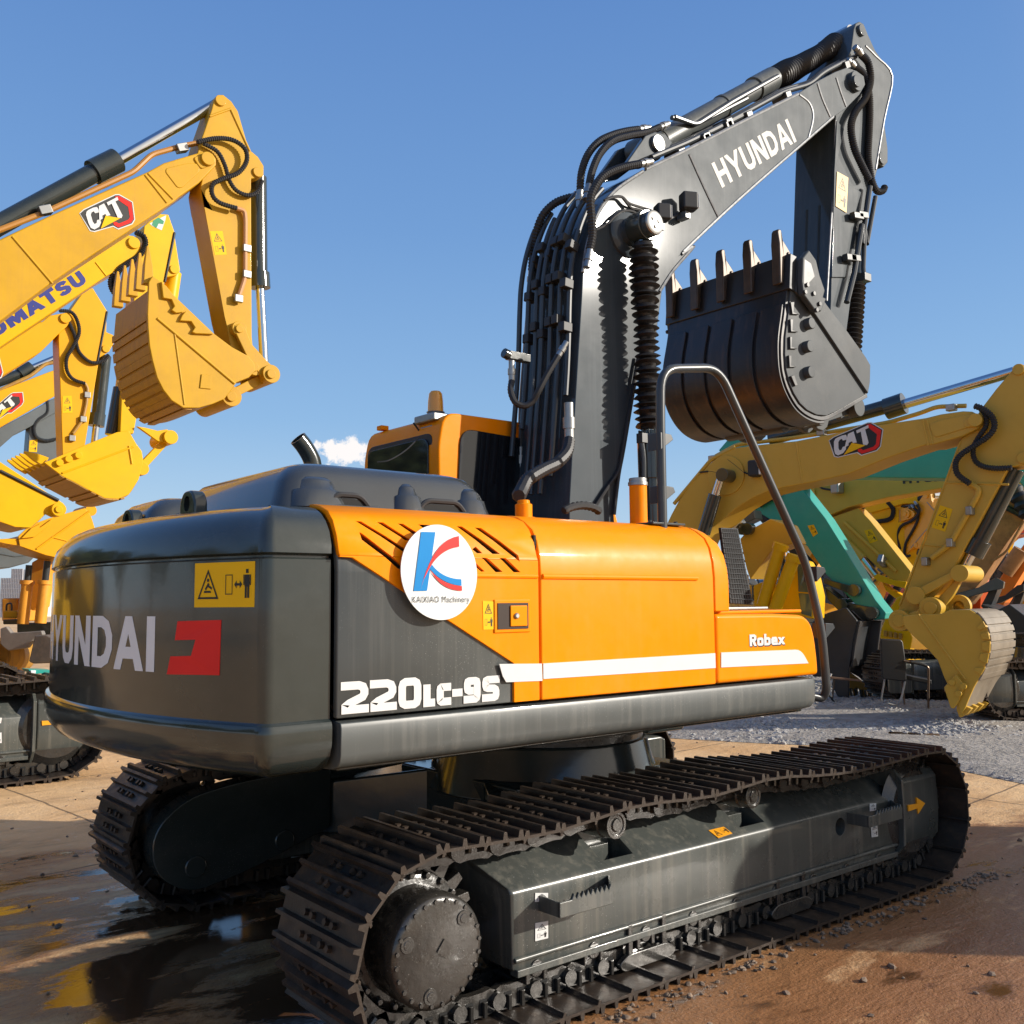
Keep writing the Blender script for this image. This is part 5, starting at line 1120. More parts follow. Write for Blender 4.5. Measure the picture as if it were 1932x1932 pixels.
q=[(985,945),(1095,890),(1090,920),(1065,990),(1000,960)]; mb=MB(); mb.prism(f2,[f2.sz(*z5(*p),.215) for p in q],.2115,.2145); st2=mb.build('safety_sticker',WHITE,a2,smooth=False)
mb=MB(); mb.prism(f2,[f2.sz(*z5(*p),.215) for p in ((1010,925),(1045,905),(1080,930),(1075,950),(1045,945),(1030,975),(1000,955))],.2155,.2165); mb.build('green_cross',mat('safety_green',(.02,.25,.12),.5),st2,smooth=False)
hoseb(f2,z5,[(890,1000),(945,1030),(955,1090),(915,1160),(840,1210),(780,1260),(765,1350),(800,1400)],.30,.045,a2); hoseb(f2,z5,[(750,1280),(730,1330),(745,1390),(790,1430)],.25,.045,a2)
c2_=rod(f2,z5,(1145,1270),(1120,1440),.12,'bucket_cylinder',YELK,M2); rod(f2,z6,(790,800),(735,1110),.10,'cylinder_barrel',GREYD,c2_)
SB2=[(330,1275),(545,1180),(770,1090),(850,1080),(895,1160),(935,1215),(945,1280),(915,1400),(850,1500),(780,1530),(690,1525),(600,1480),(480,1415),(410,1380),(290,1290)]
bk2=plate(f2,z6,SB2,.05,'bucket',YELK,M2,.01,o=.58); plate(f2,z6,SB2,.05,'side_plate',YELK,bk2,.01,o=-.58)
FL2=[(290,1290),(410,1380),(480,1415),(600,1480),(690,1525),(780,1530),(850,1500),(915,1400)]
floor_strip(f2,z6,FL2,1.16,.05,'bucket_floor',YELW,bk2); wear_bars(f2,z6,FL2,1.16,9,YELW,bk2,k0=.12,k1=.8,lap=.10)
rod(f2,z6,(410,1360),(880,1185),.014,'weld_seam',YELK,bk2,o=.61); rod(f2,z6,(850,1180),(870,1300),.014,'weld_seam',YELK,bk2,o=.61)
teeth(f2,f2.sz(*z6(165,1215),.58),f2.sz(*z6(310,1285),.58),.07,1.16,5,YELK,bk2)
for p in ((395,1290),(455,1265),(520,1240)): pinw(f2,z6,p,.66,.58,.05,'cutter_bolt',YELK,bk2)
for o_ in (.25,-.25):
    plate(f2,z6,[(900,1050),(960,1060),(1040,1080),(1100,1070),(1165,1110),(1160,1150),(1110,1165),(1040,1150)],.06,'bell_crank',YELK,bk2,.012,o=o_); plate(f2,z6,[(1080,1130),(1125,1150),(960,1330),(930,1360),(915,1300)],.08,'push_link',YELK,bk2,.012,o=o_*.6)
pinw(f2,z6,(1128,1122),.34,-.34,.11,'link_pin',YELK,bk2); pinw(f2,z6,(940,1330),.3,-.3,.10,'link_pin',YELK,bk2)
# third
M3=left_root(14.5,'orange yellow excavator third in the left row, curling hoses on its arm'); f3=Frame((-3.08,14.5),(1,0)); undercarriage(M3); body(M3,0,YELO)
b3=plate(f3,z5,[(-100,1720),(280,1590),(330,1550),(440,1530),(475,1575),(440,1625),(380,1680),(310,1750),(270,1790),(0,1960),(-300,2200),(-500,2900),(-900,2900),(-700,2100)],.58,'boom',YELO,M3,.02); pinw(f3,z5,(432,1568),.33,.2,.09,'boom_pin',YELO,b3)
logo(f3,z5,((-300,1895),(20,1925),(-200,2020)),.292,b3)
a3=plate(f3,z6,[(395,330),(460,290),(560,150),(612,140),(705,290),(700,430),(748,450),(752,500),(718,560),(655,600),(560,1180),(480,1300),(412,1240),(385,480)],.42,'arm',YELO,M3,.014)
rod(f3,z6,(705,295),(640,640),.02,'edge_seam',BLACK,a3,o=.21); pinw(f3,z6,(700,540),.24,.1,.07,'cylinder_pin',YELO,a3)
hoseb(f3,z6,[(390,290),(470,300),(510,360),(520,440),(480,530),(440,600),(440,680),(480,740),(560,770)],.28,.034,a3); hoseb(f3,z6,[(440,340),(490,450),(520,560),(600,630),(680,620),(715,580)],.26,.034,a3)
pipeb(f3,z6,[(560,770),(578,800),(570,900),(545,1010),(480,1100)],.24,.03,a3,YELW); 
for p in ((575,845),(548,1005),(475,1130)): q=f3.at(*z6(*p),.25); mb=MB(); mb.box(q,(.11,.06,.11)); mb.build('pipe_clamp',ZINC,a3,.01)
stick(f3,z6,((412,852),(472,850),(477,962),(410,965)),.213,a3)
c3_=rod(f3,z6,(690,590),(640,1040),.12,'bucket_cylinder',GREYD,M3); rod(f3,z6,(643,970),(632,1050),.15,'gland_nut',GREYD,c3_); rod(f3,z6,(635,1040),(618,1190),.065,'piston_rod',CHROME,c3_)
SB3=[(-200,1270),(0,1285),(330,1500),(420,1560),(425,1630),(340,1650),(300,1630),(200,1720),(100,1715),(0,1680),(-100,1600),(-250,1450)]
bk3=plate(f3,z6,SB3,.05,'bucket',YELK,M3,.01,o=.58); plate(f3,z6,SB3,.05,'side_plate',YELK,bk3,.01,o=-.58); floor_strip(f3,z6,[(-250,1450),(-100,1600),(0,1680),(100,1715),(200,1720),(300,1630)],1.16,.05,'bucket_floor',YELW,bk3)
rod(f3,z6,(0,1345),(385,1540),.03,'edge_seam',BLACK,bk3,o=.61); pinw(f3,z6,(390,1598),.72,.4,.12,'link_pin',YELK,bk3); pinw(f3,z6,(390,1598),.75,.7,.06,'pin_head',YELK,bk3)
# fourth
M4=left_root(18.1,'orange yellow excavator fourth in the left row with a small emblem on its low boom'); f4=Frame((-3.08,18.1),(1,0)); undercarriage(M4); body(M4,0,YELO)
b4=plate(f4,z6,[(-100,870),(0,815),(330,690),(420,660),(460,720),(420,800),(365,850),(0,1060),(-100,1110),(-400,1300),(-500,1700),(-800,1700),(-600,1100)],.58,'boom',YELO,M4,.02); logo(f4,z6,((85,830),(157,888),(75,965)),.292,b4,((776,750),(888,918),(778,985)))
pipeb(f4,z6,[(-60,840),(200,720),(300,640),(400,625)],.2,.04,b4,YELW); c4=rod(f4,z6,(-40,770),(150,700),.11,'arm_cylinder',GREYD,M4); rod(f4,z6,(130,710),(210,665),.15,'gland_nut',GREYD,c4); rod(f4,z6,(205,670),(420,580),.07,'piston_rod',CHROME,c4)
a4=plate(f4,z6,[(420,560),(520,540),(600,700),(560,1000),(520,1450),(430,1450),(420,900)],.4,'arm',YELO,M4,.014)
SB4=[(120,1775),(200,1700),(330,1655),(560,1590),(600,1640),(640,1770),(615,1845),(500,1895),(460,1935),(300,1900),(130,1840)]
bk4=plate(f4,z6,SB4,.05,'bucket',YELO,M4,.01,o=.6); plate(f4,z6,SB4,.05,'side_plate',YELO,bk4,.01,o=-.6); floor_strip(f4,z6,[(120,1775),(130,1840),(300,1900),(460,1935),(500,1895),(615,1845),(640,1770)],1.2,.05,'bucket_floor',YELW,bk4)
rod(f4,z6,(240,1860),(590,1610),.02,'weld_seam',YELO,bk4,o=.63); rod(f4,z6,(340,1780),(530,1830),.014,'weld_seam',YELO,bk4,o=.63); pinw(f4,z6,(600,1605),.5,-.5,.12,'link_pin',YELO,bk4)
plate(f4,z6,[(140,1790),(210,1720),(270,1690),(260,1720),(290,1700),(330,1670),(345,1660),(330,1700),(230,1780)],.05,'side_cutter',YELO,bk4,.01,o=.66); teeth(f4,f4.sz(*z6(-40,1800),.6),f4.sz(*z6(130,1815),.6),.07,1.2,5,YELO,bk4)
# fifth, grey
M5=left_root(21.7,'dark grey excavator last in the left row behind the orange yellow arm'); f5=Frame((-3.08,21.7),(1,0)); undercarriage(M5); body(M5,0,GREY)
G5=mat('slate_grey_paint',(.10,.115,.12),.4,coat=.1,var=.1)
b5=plate(f5,z6,[(-100,1100),(0,1060),(180,965),(330,880),(380,900),(370,960),(190,1060),(90,1110),(0,1190),(-100,1260),(-300,1500),(-500,1500)],.55,'boom',G5,M5,.02)
a5=plate(f5,z6,[(200,990),(320,880),(400,850),(460,900),(440,1000),(400,1230),(330,1300),(240,1290),(180,1230)],.42,'arm',G5,M5,.014); hoseb(f5,z6,[(310,880),(310,960),(250,1010),(225,1060),(240,1120),(300,1145),(370,1135)],.26,.04,a5,PIPE); stick(f5,z6,((195,1145),(248,1138),(243,1222),(190,1218)),.215,a5)
SB5=[(-100,1790),(0,1800),(120,1840),(230,1870),(240,1900),(190,1950),(60,1985),(-100,1990),(-200,1900)]
plate(f5,z6,SB5,1.2,'bucket',G5,M5,.03); mb=MB(); mb.tube([f5.at(*z6(*p),.605) for p in ((-60,1880),(100,1908),(200,1895))],.02,6); mb.build('weld_seam',G5,bpy.data.objects['bucket.005'] if 'bucket.005' in bpy.data.objects else M5)
# ---------------------------------------------------------------- far left, beyond the row
FB=Frame((-2.2,22),(.777,-.629))
O1=thing('excavator','small orange excavator far behind the counterweight with two upright boom cylinders','excavator',FB.at(*z7(240,780)).to_tuple()[:2]+(0,),GRP_L)
OR2=mat('faded_orange_paint',(.78,.34,.03),.5,var=.12,dirt=.4,dirt_col=(.3,.14,.05),dirt_scale=2.)
plate(FB,z7,[(230,210),(300,170),(362,160),(345,230),(320,330),(300,430),(285,530),(240,560),(205,545),(200,450),(212,300)],.5,'boom',OR2,O1,.02)
for a,b,c in (((200,345),(165,655),(212,230)),((328,345),(292,650),(345,200))):
    cy=rod(FB,z7,a,b,.12,'boom_cylinder',OR2,O1,o=.5); rod(FB,z7,a,c,.07,'piston_rod',PIPE,cy,o=.5); rod(FB,z7,(a[0]-1,a[1]-5),(a[0]-4,a[1]+25),.15,'gland_nut',OR2,cy,o=.5)
plate(FB,z7,[(120,650),(385,640),(385,740),(330,745),(120,720)],1.6,'slew_deck',GREYD,O1,.03,o=-.6)
plate(FB,z7,[(388,180),(475,185),(455,330),(430,560),(400,640),(372,600)],.5,'arm',mat('rusty_yellow_paint',(.5,.26,.05),.6,var=.2,dirt=.6,dirt_col=(.12,.07,.04)),O1,.02,o=-1.)
plate(FB,z7,[(10,470),(125,468),(130,640),(10,640)],1.0,'toolbox',OR2,O1,.04,o=-.3); plate(FB,z7,[(22,560),(120,560),(130,615),(20,615)],.2,'step_cover',YELLOW,O1,.03,o=.35)
mb=MB(); mb.tube(fillet([FB.at(*z7(*p),.35) for p in ((45,610),(48,510),(85,505),(85,610))],.1),.02,8); mb.build('handrail',PIPE,O1)
plate(FB,z7,[(20,625),(120,620),(150,635),(150,660),(20,660)],.15,'lamp_panel',GREYD,O1,.02,o=.5)
plate(FB,z7,[(0,690),(45,675),(80,720),(185,715),(300,705),(310,735),(240,770),(195,830),(60,850),(30,830),(0,800)],.15,'dozer_arm',mat('dusty_grey_steel',(.22,.2,.18),.7,var=.2),O1,.02,o=1.); plate(FB,z7,[(250,740),(330,735),(385,760),(390,940),(240,945),(205,930)],.9,'bucket',mat('dusty_dark_steel',(.11,.10,.09),.6,var=.25,dirt=.5,dirt_col=(.25,.2,.15)),O1,.03,o=1.2)
for x in (0,30,95): 
    q=FB.at(*z7(x,885),.6); mb=MB(); mb.lathe(q-FB.n*.3,q+FB.n*.3,[(0,.3),(.1,.38),(.9,.38),(1,.3),(1,.05)],24); mb.build('track_roller',YELW,O1)
q=onZ(*z7(148,988),.0); FPm=Frame((q.x,q.y),(.777,-.629)); RP=thing('pole','thin red pole standing upright between the parked tracks at the left','pole',(q.x,q.y,0)); mb=MB(); t_=FPm.at(*z7(155,712)); mb.cyl((q.x,q.y,0),(q.x,q.y,t_.z),.045,seg=14); mb.build('pole_shaft',mat('red_pole_paint',(.55,.06,.04),.5),RP); mb=MB(); mb.lathe((q.x,q.y,t_.z),(q.x,q.y,t_.z+.03),[(0,.047),(1,.02),(1,.001)],14); mb.build('pole_cap',REDD,RP)
# building under scaffolding
BF=Frame((20,150),(.777,-.629)); q=BF.at(*z7(115,445)); BD=thing('building','pale unfinished tower block wrapped in scaffolding on the far left skyline','building',(q.x,q.y,0))
c0=BF.sz(*z7(40,455)); c1=BF.sz(*z7(195,262)); mb=MB(); mb.prism(BF,[(c0[0],0),(c1[0],0),(c1[0],c1[1]),(c0[0]+(c1[0]-c0[0])*.55,c1[1]*1.0),(c0[0]+(c1[0]-c0[0])*.5,c1[1]*.82),(c0[0],c1[1]*.8)],0,-14); bw_=mb.build('wall',CONC,BD)
n=9; Wd=c1[0]-c0[0]
for i in range(6):
    for j in range(5):
        a=c0[0]+Wd*(.06+.155*i); z0=c1[1]*.12+j*c1[1]*.135
        mb=MB(); mb.prism(BF,[(a,z0),(a+Wd*.09,z0),(a+Wd*.09,z0+c1[1]*.08),(a,z0+c1[1]*.08)],.05,-.3); mb.build('window',mat('far_window',(.2,.22,.25),.4) if 'far_window' not in bpy.data.materials else bpy.data.materials['far_window'],bw_)
mb=MB()
for i in range(13): x=c0[0]+Wd*i/12; mb.tube([BF.w(x,0,1.2),BF.w(x,c1[1]*(.82 if i<6 else 1.01),1.2)],.12,5)
for j in range(9): z=c1[1]*.1*(j+1); mb.tube([BF.w(c0[0],z,1.2),BF.w(c1[0],z,1.2)],.10,5) if z<c1[1]*.82 else mb.tube([BF.w(c0[0]+Wd*.5,z,1.2),BF.w(c1[0],z,1.2)],.10,5)
mb.build('scaffolding',mat('scaffold_tube',(.4,.4,.42),.6),BD)
# teal part lying on the near left track
q=f1.at(*z7(300,1005),1.2); TB_=thing('spare_panel','small teal and white metal part lying on the track at the left','part',(q.x,q.y,q.z))
mb=MB(); mb.prism(f1,round2([f1.sz(*z7(*p),1.2) for p in ((205,985),(380,990),(380,1012),(250,1018),(215,1000))],.02),1.2,.9); mb.build('panel_body',TEAL,TB_,.01); mb=MB(); mb.prism(f1,[f1.sz(*z7(*p),1.21) for p in ((222,992),(262,992),(258,1024),(224,1026))],1.21,1.1); mb.build('panel_end',SILV,TB_,.006)
# ---------------------------------------------------------------- right crowd
UR=(.2,-.98); ND=Vector((.98,.2,0))
def right_frame(d): p=Vector((8.75,1.94,0))+ND*d; return Frame((p.x,p.y),UR)
def right_root(fr,s,label): p=fr.p+fr.u*s; return thing('excavator',label,'excavator',(p.x,p.y,0),GRP_R)
r1=right_frame(0); R1=right_root(r1,-6.2,'ochre yellow excavator at the right with its bucket resting on gravel')
undercarriage(R1,math.atan2(UR[1],UR[0])); body(R1,math.atan2(UR[1],UR[0]),YELS)
b=plate(r1,zW,[(25,905),(60,840),(130,740),(240,625),(300,578),(380,545),(520,528),(700,510),(1100,430),(1400,385),(1480,365),(1600,348),(1650,350),(1690,370),(1706,405),(1690,440),(1600,485),(1440,530),(1400,532),(1200,600),(980,690),(780,735),(640,760),(540,785),(470,815),(380,870),(280,955),(200,1010),(100,1250),(-120,1250),(-30,1020)],.60,'boom',YELS,R1,.02)
plate(r1,zW,[(1415,420),(1480,395),(1640,365),(1695,400),(1650,430),(1460,490),(1440,480)],.63,'cast_recess',YELS,b,.012,rnd=.06); plate(r1,zW,[(1600,395),(1660,370),(1700,400),(1690,425),(1610,440)],.66,'boom_nose_boss',YELS,b,.012,rnd=.05)
pinw(r1,zW,(1667,396),.37,.2,.085,'boom_pin',YELS,b)
for a_,b_ in (((1385,395),(1415,535)),((1405,392),(1440,528)),((700,515),(735,740))): rod(r1,zW,a_,b_,.014,'weld_seam',YELS,b,o=.30)
logo(r1,zW,((899,490),(1158,538),(910,597)),.302,b,((545,855),(888,918),(600,998)))
pinw(r1,zW,(318,695),.33,.28,.30,'cylinder_boss',YELS,b)
bcyl=rod(r1,zW,(200,1010),(262,800),.10,'boom_cylinder',GREYD,R1,o=.5); rod(r1,zW,(205,985),(298,695),.062,'piston_rod',CHROME,bcyl,o=.5); pinw(r1,zW,(297,692),.60,.28,.10,'cylinder_pin',GREYD,bcyl)
q=r1.at(*zW(475,660),.38); mb=MB(); mb.box(q,(.2,.16,.24),Matrix.Rotation(R(20),3,'Z')); wl=mb.build('work_light',RUBBER,b,.03); mb=MB(); mb.box(q+r1.u*.09,(.03,.14,.2),Matrix.Rotation(R(-65),3,'Z')); mb.build('lamp_glass',LAMPW,wl,.01)
mb=MB(); mb.tube(smooth_path([r1.at(*zW(*p),.32) for p in ((460,690),(420,680),(370,640),(330,610))]),.012,6); mb.tube(smooth_path([r1.at(*zW(*p),.32) for p in ((180,680),(240,675),(295,690))]),.012,6); mb.build('light_wiring',RUBBER,b)
a=plate(r1,zW,[(1700,335),(1780,230),(1865,130),(1882,100),(1910,90),(1945,105),(1990,300),(2010,420),(1990,560),(1940,640),(1850,650),(1700,930),(1590,1130),(1500,1290),(1420,1380),(1330,1470),(1265,1485),(1240,1455),(1300,1300),(1400,1040),(1500,750),(1585,510),(1640,430)],.44,'arm',YELS,R1,.014)
pinw(r1,zW,(1900,122),.25,.1,.07,'arm_pin',YELS,a); pinw(r1,zW,(1925,600),.25,.1,.07,'cylinder_pin',YELS,a)
for a_,b_ in (((1512,735),(1850,745)),((1590,510),(1260,1400)),((1395,1070),(1530,1085))): rod(r1,zW,a_,b_,.014,'weld_seam',YELS,a,o=.22)
ac=rod(r1,zW,(560,500),(1200,320),.10,'arm_cylinder',GREYD,R1); rod(r1,zW,(1185,338),(1285,305),.15,'gland_nut',GREYD,ac); rod(r1,zW,(1280,312),(1880,135),.068,'piston_rod',CHROME,ac)
pipeb(r1,zW,[(60,830),(250,600),(380,530),(700,492),(1200,410),(1370,360),(1460,325),(1620,320)],.15,.03,b,YELS); pipeb(r1,zW,[(40,850),(240,610),(370,545)],.28,.03,b,YELS)
for p in ((1540,330),(840,465),(250,605)): q=r1.at(*zW(*p),.2); mb=MB(); mb.box(q,(.10,.12,.09)); mb.build('pipe_clamp',ZINC,b,.012)
hoseb(r1,zT,[(1000,440),(1080,470),(1160,540),(1180,630),(1130,710),(1000,800),(880,880),(830,960),(850,1060),(960,1145)],.34,.038,a); hoseb(r1,zT,[(1040,450),(1100,520),(1105,620),(1040,720),(990,820),(1000,920),(1060,980),(1180,1005),(1340,1000)],.30,.034,a)
pipeb(r1,zT,[(960,1140),(1040,1190),(1030,1250),(780,1690),(610,1820)],.26,.035,a,YELS)
for p in ((960,1390),(785,1680),(560,1850)): q=r1.at(*zT(*p),.27); mb=MB(); mb.box(q,(.11,.08,.11)); mb.build('pipe_clamp',ZINC,a,.012)
stick(r1,zT,((690,1338),(803,1375),(735,1580),(612,1540)),.223,a)
bc=rod(r1,zW,(1885,660),(1680,1060),.12,'bucket_cylinder',GREYD,R1,o=.02); rod(r1,zW,(1690,1040),(1645,1120),.16,'gland_nut',GREYD,bc,o=.02); rod(r1,zW,(1650,1110),(1595,1215),.065,'piston_rod',CHROME,bc,o=.02)
SBR=[(840,745),(980,735),(1180,728),(1260,692),(1440,692),(1530,745),(1600,850),(1625,960),(1620,1080),(1590,1180),(1540,1290),(1480,1390),(1440,1480),(1400,1580),(1365,1640),(1340,1580),(1310,1500),(1210,1310),(1150,1150),(1060,1050),(960,960),(850,850),(832,790)]
bk=plate(r1,zS,SBR,.05,'bucket',YELS,R1,.012,o=.60); plate(r1,zS,SBR,.05,'side_plate',YELS,bk,.01,o=-.60)
FLR=[(1260,692),(1440,692),(1530,745),(1600,850),(1625,960),(1620,1080),(1590,1180),(1540,1290),(1480,1390),(1440,1480),(1400,1580)]
floor_strip(r1,zS,FLR,1.2,.05,'bucket_floor',mat('worn_grey_yellow_steel',(.24,.2,.15),.5,var=.2,dirt=.5,dirt_col=(.1,.08,.06)),bk); wear_bars(r1,zS,FLR,1.2,9,bpy.data.materials['worn_grey_yellow_steel'],bk,k0=.18,k1=.75,lap=.0)
for a_ in ([(1500,850),(1560,795),(1590,850),(1525,880)],[(1535,910),(1605,890),(1622,960),(1550,960)],[(1548,985),(1625,975),(1622,1075),(1548,1055)],[(1540,1085),(1615,1090),(1595,1180),(1520,1145)],[(1485,1215),(1580,1215),(1540,1285),(1475,1240)]): plate(r1,zS,a_,.03,'heel_shroud',YELS,bk,.006,o=.635)
rod(r1,zS,(975,735),(1400,1320),.016,'weld_seam',YELS,bk,o=.625)
plate(r1,zS,[(1315,1275),(1392,1375),(1335,1530),(1292,1590),(1265,1580),(1205,1395)],.05,'side_cutter',YELS,bk,.012,o=.66)
for p in ((1275,1352),(1378,1385),(1335,1450)): pinw(r1,zS,p,.71,.66,.04,'cutter_bolt',YELS,bk)
teeth(r1,r1.sz(*zS(1340,1668),.6),r1.sz(*zS(1385,1560),.6),.09,1.2,5,YELS,bk)
for p,o_,r_ in (((800,790),.42,.14),((1080,675),.40,.14)): pinw(r1,zS,p,o_,-o_,r_,'hinge_pin',YELS,bk); pinw(r1,zS,p,o_+.03,o_,r_*.6,'pin_head',YELS,bk)
for o_ in (.32,-.32): plate(r1,zS,[(840,735),(960,700),(1020,640),(1080,605),(1140,625),(1180,720),(1180,760),(850,800)],.08,'hinge_ear',YELS,bk,.012,o=o_)
for o_ in (.30,-.30):
    plate(r1,zS,[(1290,340),(1340,318),(1390,345),(1395,395),(1340,420),(1290,410),(990,590),(945,610),(900,580),(905,535),(950,510)],.07,'bell_crank',YELS,bk,.012,o=o_); plate(r1,zS,[(1330,400),(1385,390),(1290,560),(1200,680),(1110,640),(1180,560)],.10,'push_link',YELS,bk,.012,o=o_*.55)
pinw(r1,zS,(1345,362),.38,-.38,.11,'link_pin',YELS,bk); pinw(r1,zS,(945,562),.36,-.36,.12,'link_pin',YELS,bk)
pl_=[fr for fr in ()]
mb=MB(); h0=r1.at(*zS(1345,660),.0); mb.lathe(h0-r1.n*.05,h0+r1.n*.05,[(0,.07),(0,.15),(1,.15),(1,.07),(0,.07)],24); mb.build('lifting_hook',YELS,bk,.008)
# teal machine, its arm tucked down to a dark bucket
def tucked(d,label,mm,armp,boomp,f=zW,aw=.42,bo_=.25):
    fr=right_frame(d); root=right_root(fr,6.,label); 
    if boomp: bb_=plate(fr,f,boomp,.56,'boom',mm,root,.02)
    else: bb_=None
    aa=plate(fr,f,armp,aw,'arm',mm,root,.016); return fr,root,bb_,aa
r2,R2,tb2,ta2=tucked(2.6,'teal excavator behind the ochre boom with its arm reaching down to a dark bucket',TEAL,[(280,560),(340,490),(370,460),(395,470),(440,530),(560,600),(720,752),(860,930),(960,1090),(1130,1370),(1186,1440),(1178,1472),(1120,1478),(1060,1440),(980,1350),(860,1230),(760,1080),(600,960),(480,885),(440,862),(480,835),(420,700)],[(620,640),(700,560),(1100,480),(1700,430),(2300,600),(2400,1000),(2100,1000),(1900,720),(1500,712),(960,705),(720,745)])
pinw(r2,zW,(350,482),.25,.1,.08,'arm_pin',TEAL,ta2); pinw(r2,zW,(462,862),.25,.1,.08,'cylinder_pin',TEAL,ta2)
for a_,b_ in (((735,770),(1165,1420)),((758,800),(1150,1420))): rod(r2,zW,a_,b_,.022,'lit_edge_strip',mat('sunlit_teal_paint',(.25,.6,.5),.4) if 'sunlit_teal_paint' not in bpy.data.materials else bpy.data.materials['sunlit_teal_paint'],ta2,o=.05)  # paler strips paint the sunlit inner edge of the teal arm
stick(r2,zW,((762,968),(795,962),(818,1010),(792,1028)),.213,ta2)
bc=rod(r2,zW,(490,880),(790,1200),.10,'bucket_cylinder',RUBBER,R2,o=.1); rod(r2,zW,(780,1190),(830,1250),.07,'piston_rod',GREYD,bc,o=.1)
hoseb(r2,zW,[(500,860),(540,830),(590,810),(600,790)],.28,.05,ta2)
for o_ in (.28,-.28):
    plate(r2,zS,[(120,400),(200,430),(380,480),(425,510),(410,560),(360,550),(180,480),(110,450)],.06,'bell_crank',GREYD,R2,.012,o=o_)
plate(r2,zS,[(120,480),(270,600),(400,640),(560,670),(600,720),(590,770),(540,785),(470,790),(380,700),(230,680),(150,600)],.30,'push_link',GREYD,R2,.014,o=.1)
for p in ((385,515),(545,720),(272,645)): pinw(r2,zS,p,.34,-.3,.10,'link_pin',GREYD,R2)
SBT=[(10,800),(150,720),(320,670),(420,790),(380,990),(350,1200),(340,1500),(240,1480),(150,1300),(20,1300),(-60,1100)]
bk=plate(r2,zS,SBT,.06,'bucket',DKSTEEL,R2,.02,o=.55); plate(r2,zS,[(330,670),(470,790),(640,790),(600,1100),(560,1300),(590,1440),(540,1400),(430,1300),(340,1250),(390,960)],.06,'side_plate',DKSTEEL,bk,.02,o=.0)
floor_strip(r2,zS,[(420,790),(380,990),(350,1200),(340,1250)],1.1,.05,'bucket_floor',DKSTEEL,bk); plate(r2,zS,[(340,1250),(540,1400),(550,1500),(500,1500),(420,1400),(390,1510),(330,1480)],.06,'lip_plate',YELW,bk,.02,o=.1)
for k in range(5): plate(r2,zS,[(345+k*45,1400+k*6),(368+k*45,1405+k*6),(378+k*45,1500),(362+k*45,1505)],.08,'tooth',GREYD,bk,.01,o=.2)
# pale yellow boom with dark lettering
r3,R3,tb3,ta3=tucked(5.6,'dull yellow excavator whose boom with dark lettering shows under the teal one',YELS,[(870,930),(1035,872),(1100,940),(1320,1215),(1292,1305),(1240,1285),(1130,1185),(980,1040)],[(720,790),(760,740),(960,705),(1500,700),(2000,690),(2300,900),(2000,900),(1480,768),(1200,815),(980,870),(850,925),(800,860)])
text_on(r3,zW,(1278,742),(1640,715),(1275,710),'HYUNDAI',.283,BLACK,tb3,.22); pinw(r3,zW,(770,787),.34,.2,.12,'boom_pin',YELS,tb3)
q=r3.at(*zW(922,762),.4); mb=MB(); mb.box(q,(.22,.18,.24)); mb.build('work_light',ZINC,tb3,.03); mb=MB(); mb.tube(smooth_path([r3.at(*zW(*p),.33) for p in ((805,735),(840,765),(890,775),(910,790))]),.02,6); mb.build('light_wiring',RUBBER,tb3)
stick(r3,zW,((1068,995),(1108,985),(1143,1048),(1100,1065)),.213,ta3); rod(r3,zW,(1040,885),(1318,1225),.03,'lit_edge_strip',YELK,ta3,o=.02); pipeb(r3,zW,[(960,950),(1110,1090),(1180,1160),(1240,1215)],.24,.035,ta3,YELS)  # edge strip in brighter yellow paints the sunlit side of this arm
q=r3.at(*zW(1170,1160),.26); mb=MB(); mb.box(q,(.25,.10,.16),Matrix.Rotation(R(30),3,'Y')); mb.build('pipe_clamp',ZINC,ta3,.01)
bc=rod(r3,zW,(870,960),(1060,1150),.11,'bucket_cylinder',YELS,R3,o=.2); rod(r3,zW,(1050,1140),(1130,1240),.075,'piston_rod',CHROME,bc,o=.2)
for o_ in (.25,-.25): plate(r3,zS,[(565,395),(600,365),(640,380),(740,420),(870,440),(850,500),(740,470),(600,430)],.07,'bell_crank',YELK,R3,.01,o=o_)
plate(r3,zS,[(640,430),(720,500),(830,560),(830,600),(780,600),(680,520)],.2,'push_link',YELK,R3,.01)
SBY=[(640,850),(700,700),(780,580),(840,560),(860,760),(920,950),(900,1060),(880,1200),(1000,1290),(1050,1390),(980,1400),(880,1380),(800,1250),(690,1050),(610,920)]
bk=plate(r3,zS,SBY,1.1,'bucket',YELK,R3,.03)
for k in range(4): plate(r3,zS,[(660+k*45,880+k*8),(690+k*45,885+k*8),(690+k*45,935+k*8),(660+k*45,930+k*8)],.05,'wear_bar',YELW,bk,.006,o=.57)
for k in range(4): plate(r3,zS,[(890+k*32,1290+k*20),(915+k*32,1290+k*20),(930+k*30,1390),(905+k*30,1400)],.06,'tooth',YELK,bk,.008,o=.57)
r4,R4,tb4,ta4=tucked(8.6,'bright yellow excavator with dark boom letters, farther back between two yellow arms',YELK,[(1085,872),(1255,835),(1300,900),(1382,1080),(1345,1215),(1320,1200),(1180,1020)],[(1060,880),(1100,850),(1300,815),(1480,780),(2000,760),(2200,900),(1900,900),(1460,852),(1280,850),(1100,900)])
text_on(r4,zW,(1390,836),(1640,795),(1385,806),'KOMATSU',.283,NAVY,tb4,.26); stick(r4,zW,((1240,925),(1268,915),(1288,975),(1258,988)),.213,ta4); hoseb(r4,zW,[(1195,840),(1225,880),(1210,930),(1150,945),(1120,950)],.26,.05,ta4); rod(r4,zW,(1260,840),(1378,1080),.05,'lit_edge_strip',YELK,ta4,o=.0)
